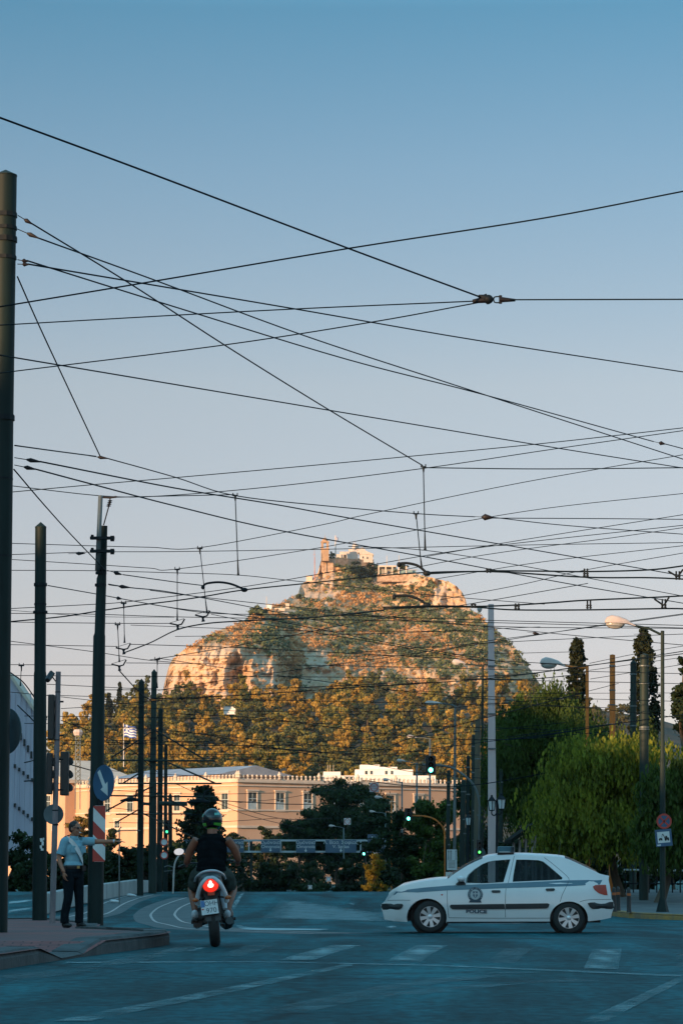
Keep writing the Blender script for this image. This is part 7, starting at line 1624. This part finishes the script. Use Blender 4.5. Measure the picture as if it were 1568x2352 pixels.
# araucaria like conifer behind the rider: tiers of drooping boughs
def conifer(x, yt, yb, Y, label):
    rnd = random.Random(21); s_ = Y / FP; ft = base(x, Y); root = empty('conifer', ft, label, 'tree'); b = MB(); t = MB()
    t.tube([ft, P(x + 2, 1900, Y), P(x + 4, yt + 2, Y)], [.3, .22, .05], 8); y = yt
    while y < yb:
        k = (y - yt) / (yb - yt); Rr = (14 + 44 * k ** .8) * s_ * rnd.uniform(.75, 1.15); c = P(x + 4 - 2 * k, y, Y)
        for j in range(7):
            a = rnd.uniform(0, 6.28); e = c + Vector((math.cos(a) * Rr, math.sin(a) * Rr, rnd.uniform(-.3, .5) + .12 * Rr)); mid = c.lerp(e, .55) - Vector((0, 0, .1 * Rr))
            t.tube([c, mid, e], [.06, .045, .02], 4)
            for _ in range(78):
                q = rnd.uniform(.3, 1.05); p = c.lerp(e, q) - Vector((0, 0, .10 * Rr * math.sin(q * 3))) + Vector((rnd.gauss(0, .3), rnd.gauss(0, .3), rnd.gauss(-.05, .16)))
                leaf(b, p, rnd.uniform(.22, .5), rnd, 1.0)
        y += rnd.uniform(9, 14)
    part(b, 'crown', L_DARK, root); part(t, 'trunk', M_BARK, root)
conifer(460, 1816, 1945, 330, 'dark open branched conifer behind the rider, against the sunlit palace')
# dark trees beyond the crest, under the gantry
rnd = random.Random(8)
for i, (x, yt, wd, Y, mt) in enumerate(((560, 1972, 120, 270, L_DARK), (640, 1982, 130, 255, L_DARK), (720, 1976, 130, 262, L_BROAD), (800, 1979, 120, 250, L_DARK), (870, 1974, 100, 240, L_DARK), (500, 1976, 100, 280, L_DARK), (925, 1950, 90, 226, L_DARK))):
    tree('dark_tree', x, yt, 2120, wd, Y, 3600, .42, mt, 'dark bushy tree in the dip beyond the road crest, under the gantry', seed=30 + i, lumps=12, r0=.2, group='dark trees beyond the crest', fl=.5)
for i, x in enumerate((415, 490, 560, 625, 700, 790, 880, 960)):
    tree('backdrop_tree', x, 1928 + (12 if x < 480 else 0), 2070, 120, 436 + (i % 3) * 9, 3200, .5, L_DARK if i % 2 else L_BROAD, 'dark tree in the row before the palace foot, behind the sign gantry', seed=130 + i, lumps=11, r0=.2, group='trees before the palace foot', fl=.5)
for i, x in enumerate((120, 190, 255, 320, 375)):
    tree('backdrop_tree', x, 1968, 2075, 100, 300 + (i % 3) * 9, 2600, .4, L_DARK if i % 2 else L_BROAD, 'dark tree in the far row behind the low concrete wall', seed=150 + i, lumps=11, r0=.2, group='far trees behind the low wall', fl=.5)
tree('golden_bush', 855, 1962, 2066, 74, 190, 2600, .17, L_GOLD, 'golden yellow sunlit bush at the road crest, left of the car bonnet', 'bush', seed=41, lumps=9, r0=.06, fl=.42)
tree('broadleaf_tree', 925, 1858, 2060, 140, 172, 14000, .2, L_BROAD, 'dark drooping tree between the blue two arrow sign and the lower traffic light', seed=43, lumps=18, r0=.14, fl=.5)
tree('broadleaf_tree', 995, 1822, 2060, 135, 168, 15000, .2, L_PEPPER2, 'dark green tree behind the left poles of the right hand row', seed=44, lumps=18, r0=.14, fl=.5)
tree('broadleaf_tree', 1085, 1790, 2060, 140, 175, 14000, .2, L_BROAD, 'dark tree filling the gaps between the right hand poles', seed=45, lumps=18, r0=.14, fl=.5)
# weeping pepper trees on the right
def weeping(cx, yt, yb, wd, Y, n, m, label, seed, ft_x, lean=0.0, lumps=14, sl=(.7, 1.7), ls=.08, dep=.8):
    rnd = random.Random(seed); s_ = Y / FP; W = wd * s_ / 2; c0, c1 = P(cx, yb, Y), P(cx, yt, Y); H = c1.z - c0.z
    ft = base(ft_x, Y); root = empty('pepper_tree', ft, label, 'tree'); cl = []
    for i in range(lumps):
        t = rnd.uniform(.34, .98); lim = (1 - max(0, t - .45) ** 2 * 2.4) ** .5; u = rnd.uniform(-1, 1) * lim; v = rnd.uniform(-1, 1) * lim; k = rnd.choice((.14, .18, .24, .30, .38))
        u *= 1.12; cl.append((Vector((c0.x + u * W * .86, Y + v * W * dep, c0.z + t * H - .08 * H)), (W * k, W * k, H * .13)))
    b = MB()
    for _ in range(n):
        c, r = rnd.choice(cl); d = Vector((rnd.gauss(0, 1), rnd.gauss(0, 1), rnd.gauss(.2, 1))).normalized(); p = c + Vector((d.x * r[0], d.y * r[1], d.z * r[2])) * abs(rnd.gauss(.85, .28))
        ln = rnd.uniform(*sl) * (.6 + .6 * rnd.random()); out = Vector((d.x, d.y, 0)) * .35
        k = int(ln / .17) + 2
        for j in range(k):
            q = j / k; pp = p + out * math.sin(q * 1.6) - Vector((0, 0, ln * q)) + Vector((rnd.gauss(0, .05), rnd.gauss(0, .05), 0))
            if pp.z < ft.z + 1.0: break
            leaf(b, pp, ls * rnd.uniform(.6, 1.3), rnd, 2.1, None, True)
    part(b, 'crown', m, root); b = MB()
    limbs(b, ft - Vector((0, 0, .1)), Vector((c0.x + lean, Y, c0.z + H * .62)), cl[:9], .17, rnd); part(b, 'trunk', M_BARK, root, smooth=True)
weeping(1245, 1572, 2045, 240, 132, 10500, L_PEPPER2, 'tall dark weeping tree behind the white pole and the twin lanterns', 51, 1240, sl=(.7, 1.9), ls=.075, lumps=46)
weeping(1432, 1690, 1990, 330, 95, 8500, L_PEPPER, 'broad bright green weeping tree over the right pavement', 52, 1430, lean=-.6, lumps=52, sl=(.35, 1.35))
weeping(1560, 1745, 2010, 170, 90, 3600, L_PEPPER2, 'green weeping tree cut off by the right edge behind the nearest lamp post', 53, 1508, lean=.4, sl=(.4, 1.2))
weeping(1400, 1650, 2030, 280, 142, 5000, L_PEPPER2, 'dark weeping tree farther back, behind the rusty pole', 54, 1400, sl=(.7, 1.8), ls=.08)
def cypress(x, yt, yb, wd, Y, label, seed, group=None, n=5200, nm='cypress', ls=.2, mt=None):
    rnd = random.Random(seed); s_ = Y / FP; ft = base(x, Y) if Y < 900 else P(x, yb + 8, Y); root = empty(nm, ft, label, 'tree', group); c0, c1 = P(x, yb, Y), P(x, yt, Y); H = c1.z - c0.z; W = wd * s_ / 2; b = MB()
    for _ in range(int(n / 40)):
        t = rnd.random() ** .9; r = W * ((1 - t) ** .55 * .9 + .06) * (1 if t > .12 else .75); a = rnd.uniform(0, 6.28); q = r * rnd.uniform(.45, 1.0); p = Vector((c0.x + math.cos(a) * q, Y + math.sin(a) * q, c0.z + t * H)); tip = rnd.uniform(.05, .11) * H * (1.25 - .5 * t)
        for k in range(40):
            u = rnd.random(); leaf(b, p + Vector((math.cos(a) * .12 * W * u, math.sin(a) * .12 * W * u, tip * u)) + Vector((rnd.gauss(0, 1), rnd.gauss(0, 1), rnd.gauss(0, .6))) * W * .16 * (1 - .75 * u), ls * rnd.uniform(.5, 1.2), rnd, 1.3)
    part(b, 'crown', mt or L_CYP, root); part(MB().tube([ft, (c0.x, Y, c0.z + H * .8)], [W * .16, .03], 6), 'trunk', M_BARK, root)
cypress(1328, 1482, 1720, 66, 165, 'left cypress, dark and narrow, rising behind the smaller lamp head', 61)
cypress(1481, 1458, 1720, 78, 172, 'right cypress with orange lit twigs behind two blue green poles', 62)
rnd9 = random.Random(91)
for i in range(9):
    x = rnd9.uniform(400, 1080); yb_ = rnd9.uniform(1690, 1775); Yd = 1000 + 500 * (1905 - yb_) / 290
    cypress(x, yb_ - rnd9.uniform(48, 62), yb_, 11, Yd, 'slim dark cypress standing among the golden pines of the wood', 200 + i, 'dark cypresses in the wood', n=1600, ls=.9)
cypress(274, 1571, 1640, 13, 1440, 'taller of two slim cypresses on the skyline left of the hill', 63, n=2400, ls=1.0)
cypress(250, 1596, 1645, 17, 1445, 'shorter of two slim cypresses on the skyline left of the hill', 64, n=2400, ls=1.0)
tree('pine_tree', 1580, 1512, 1700, 130, 120, 6500, .17, L_DARK, 'dark pine with ragged boughs cut off by the right edge', seed=71, lumps=13, r0=.18, fl=.3)
tree('olive_tree', 590, 1393, 1412, 46, hdep(590, 1413), 900, 1.5, L_GREEN, 'dark bushy tree alone on the left skyline ridge of the hill', seed=72, trunk=False)
tree('olive_tree', 688, 1366, 1380, 20, hdep(688, 1372), 500, 1.2, L_GREEN, 'small dark tree on the skyline just left of the summit rock', seed=73, trunk=False)
tree('summit_tree', 762, 1268, 1284, 17, hdep(762, 1286), 500, 1.1, L_GREEN, 'dark round tree between bell tower and flag staff on the summit', seed=74, trunk=False)
tree('summit_tree', 830, 1296, 1322, 84, hdep(830, 1324), 1800, 1.3, L_DARK, 'dark clump of trees under the chapel on the summit', seed=75, trunk=False)
tree('summit_tree', 925, 1296, 1314, 26, hdep(925, 1316), 600, 1.2, L_DARK, 'small dark tree among the terrace pillars on the summit', seed=76, trunk=False)
# left side
tree('broadleaf_tree', 30, 1905, 2075, 110, 140, 6500, .2, L_BROAD, 'dark leafy tree at the left edge below the pale hall', seed=81, lumps=12, r0=.14)
tree('broadleaf_tree', 75, 1925, 2075, 80, 136, 4000, .2, L_BROAD, 'dark leafy tree just behind the second pole from the left', seed=82, lumps=10, r0=.12)
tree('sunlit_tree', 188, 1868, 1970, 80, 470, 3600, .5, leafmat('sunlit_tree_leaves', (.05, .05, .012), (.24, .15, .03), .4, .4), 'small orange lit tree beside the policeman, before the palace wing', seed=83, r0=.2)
for i, (x, yt, wd, Y) in enumerate(((150, 1945, 90, 132), (215, 1955, 90, 134), (275, 1942, 90, 130), (335, 1938, 90, 136), (395, 1950, 90, 138), (450, 1965, 90, 150))):
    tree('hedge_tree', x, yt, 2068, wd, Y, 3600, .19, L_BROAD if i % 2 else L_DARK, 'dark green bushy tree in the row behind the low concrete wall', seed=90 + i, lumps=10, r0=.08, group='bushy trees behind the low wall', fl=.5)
tree('broadleaf_tree', 255, 1905, 1960, 50, 420, 2000, .4, L_DARK, 'small dark tree between the stepped pole and the pointed poles', seed=99, r0=.15)
# dark hedge under the right hand trees
for i, (x, yt, wd, Y) in enumerate(((1170, 1935, 120, 122), (1250, 1925, 120, 124), (1330, 1920, 120, 126), (1400, 1930, 120, 124), (1475, 1925, 120, 122), (1550, 1935, 120, 120))):
    tree('hedge_bush', x, yt, 2085, wd, Y, 3200, .19, L_DARK, 'dark bush in the hedge under the weeping trees on the right', 'bush', seed=110 + i, lumps=10, r0=.06, group='hedge bushes under the right hand trees', fl=.5)
ol = tree('oleander', 1520, 1985, 2020, 60, 101, 1500, .10, L_DARK, 'low oleander with pink blossoms behind the right lamp post', 'bush', seed=120, lumps=7, r0=.05)
b = MB(); rnd = random.Random(4)
for k in range(9):
    c = P(rnd.uniform(1500, 1545), rnd.uniform(1976, 1996), 100.4)
    for _ in range(14): leaf(b, c + Vector((rnd.gauss(0, .05), rnd.gauss(0, .05), rnd.gauss(0, .04))), .05, rnd)
part(b, 'blossom', mat('pink_blossom', (.45, .10, .16), .6), ol)
# ================================================================ HAZE
hz = MB(); hz.box((0, 1150, 140), (1900, 2420, 290)); ho_ = hz.build('haze', [])
mh = bpy.data.materials.new('haze_air'); mh.use_nodes = True; t = mh.node_tree; t.nodes.clear(); o_ = t.nodes.new('ShaderNodeOutputMaterial'); pv = t.nodes.new('ShaderNodeVolumePrincipled')
pv.inputs['Color'].default_value = (.80, .86, .92, 1); pv.inputs['Density'].default_value = .00003; pv.inputs['Anisotropy'].default_value = .2
t.links.new(pv.outputs[0], o_.inputs['Volume']); ho_.data.materials.append(mh); tag(ho_, kind='stuff')
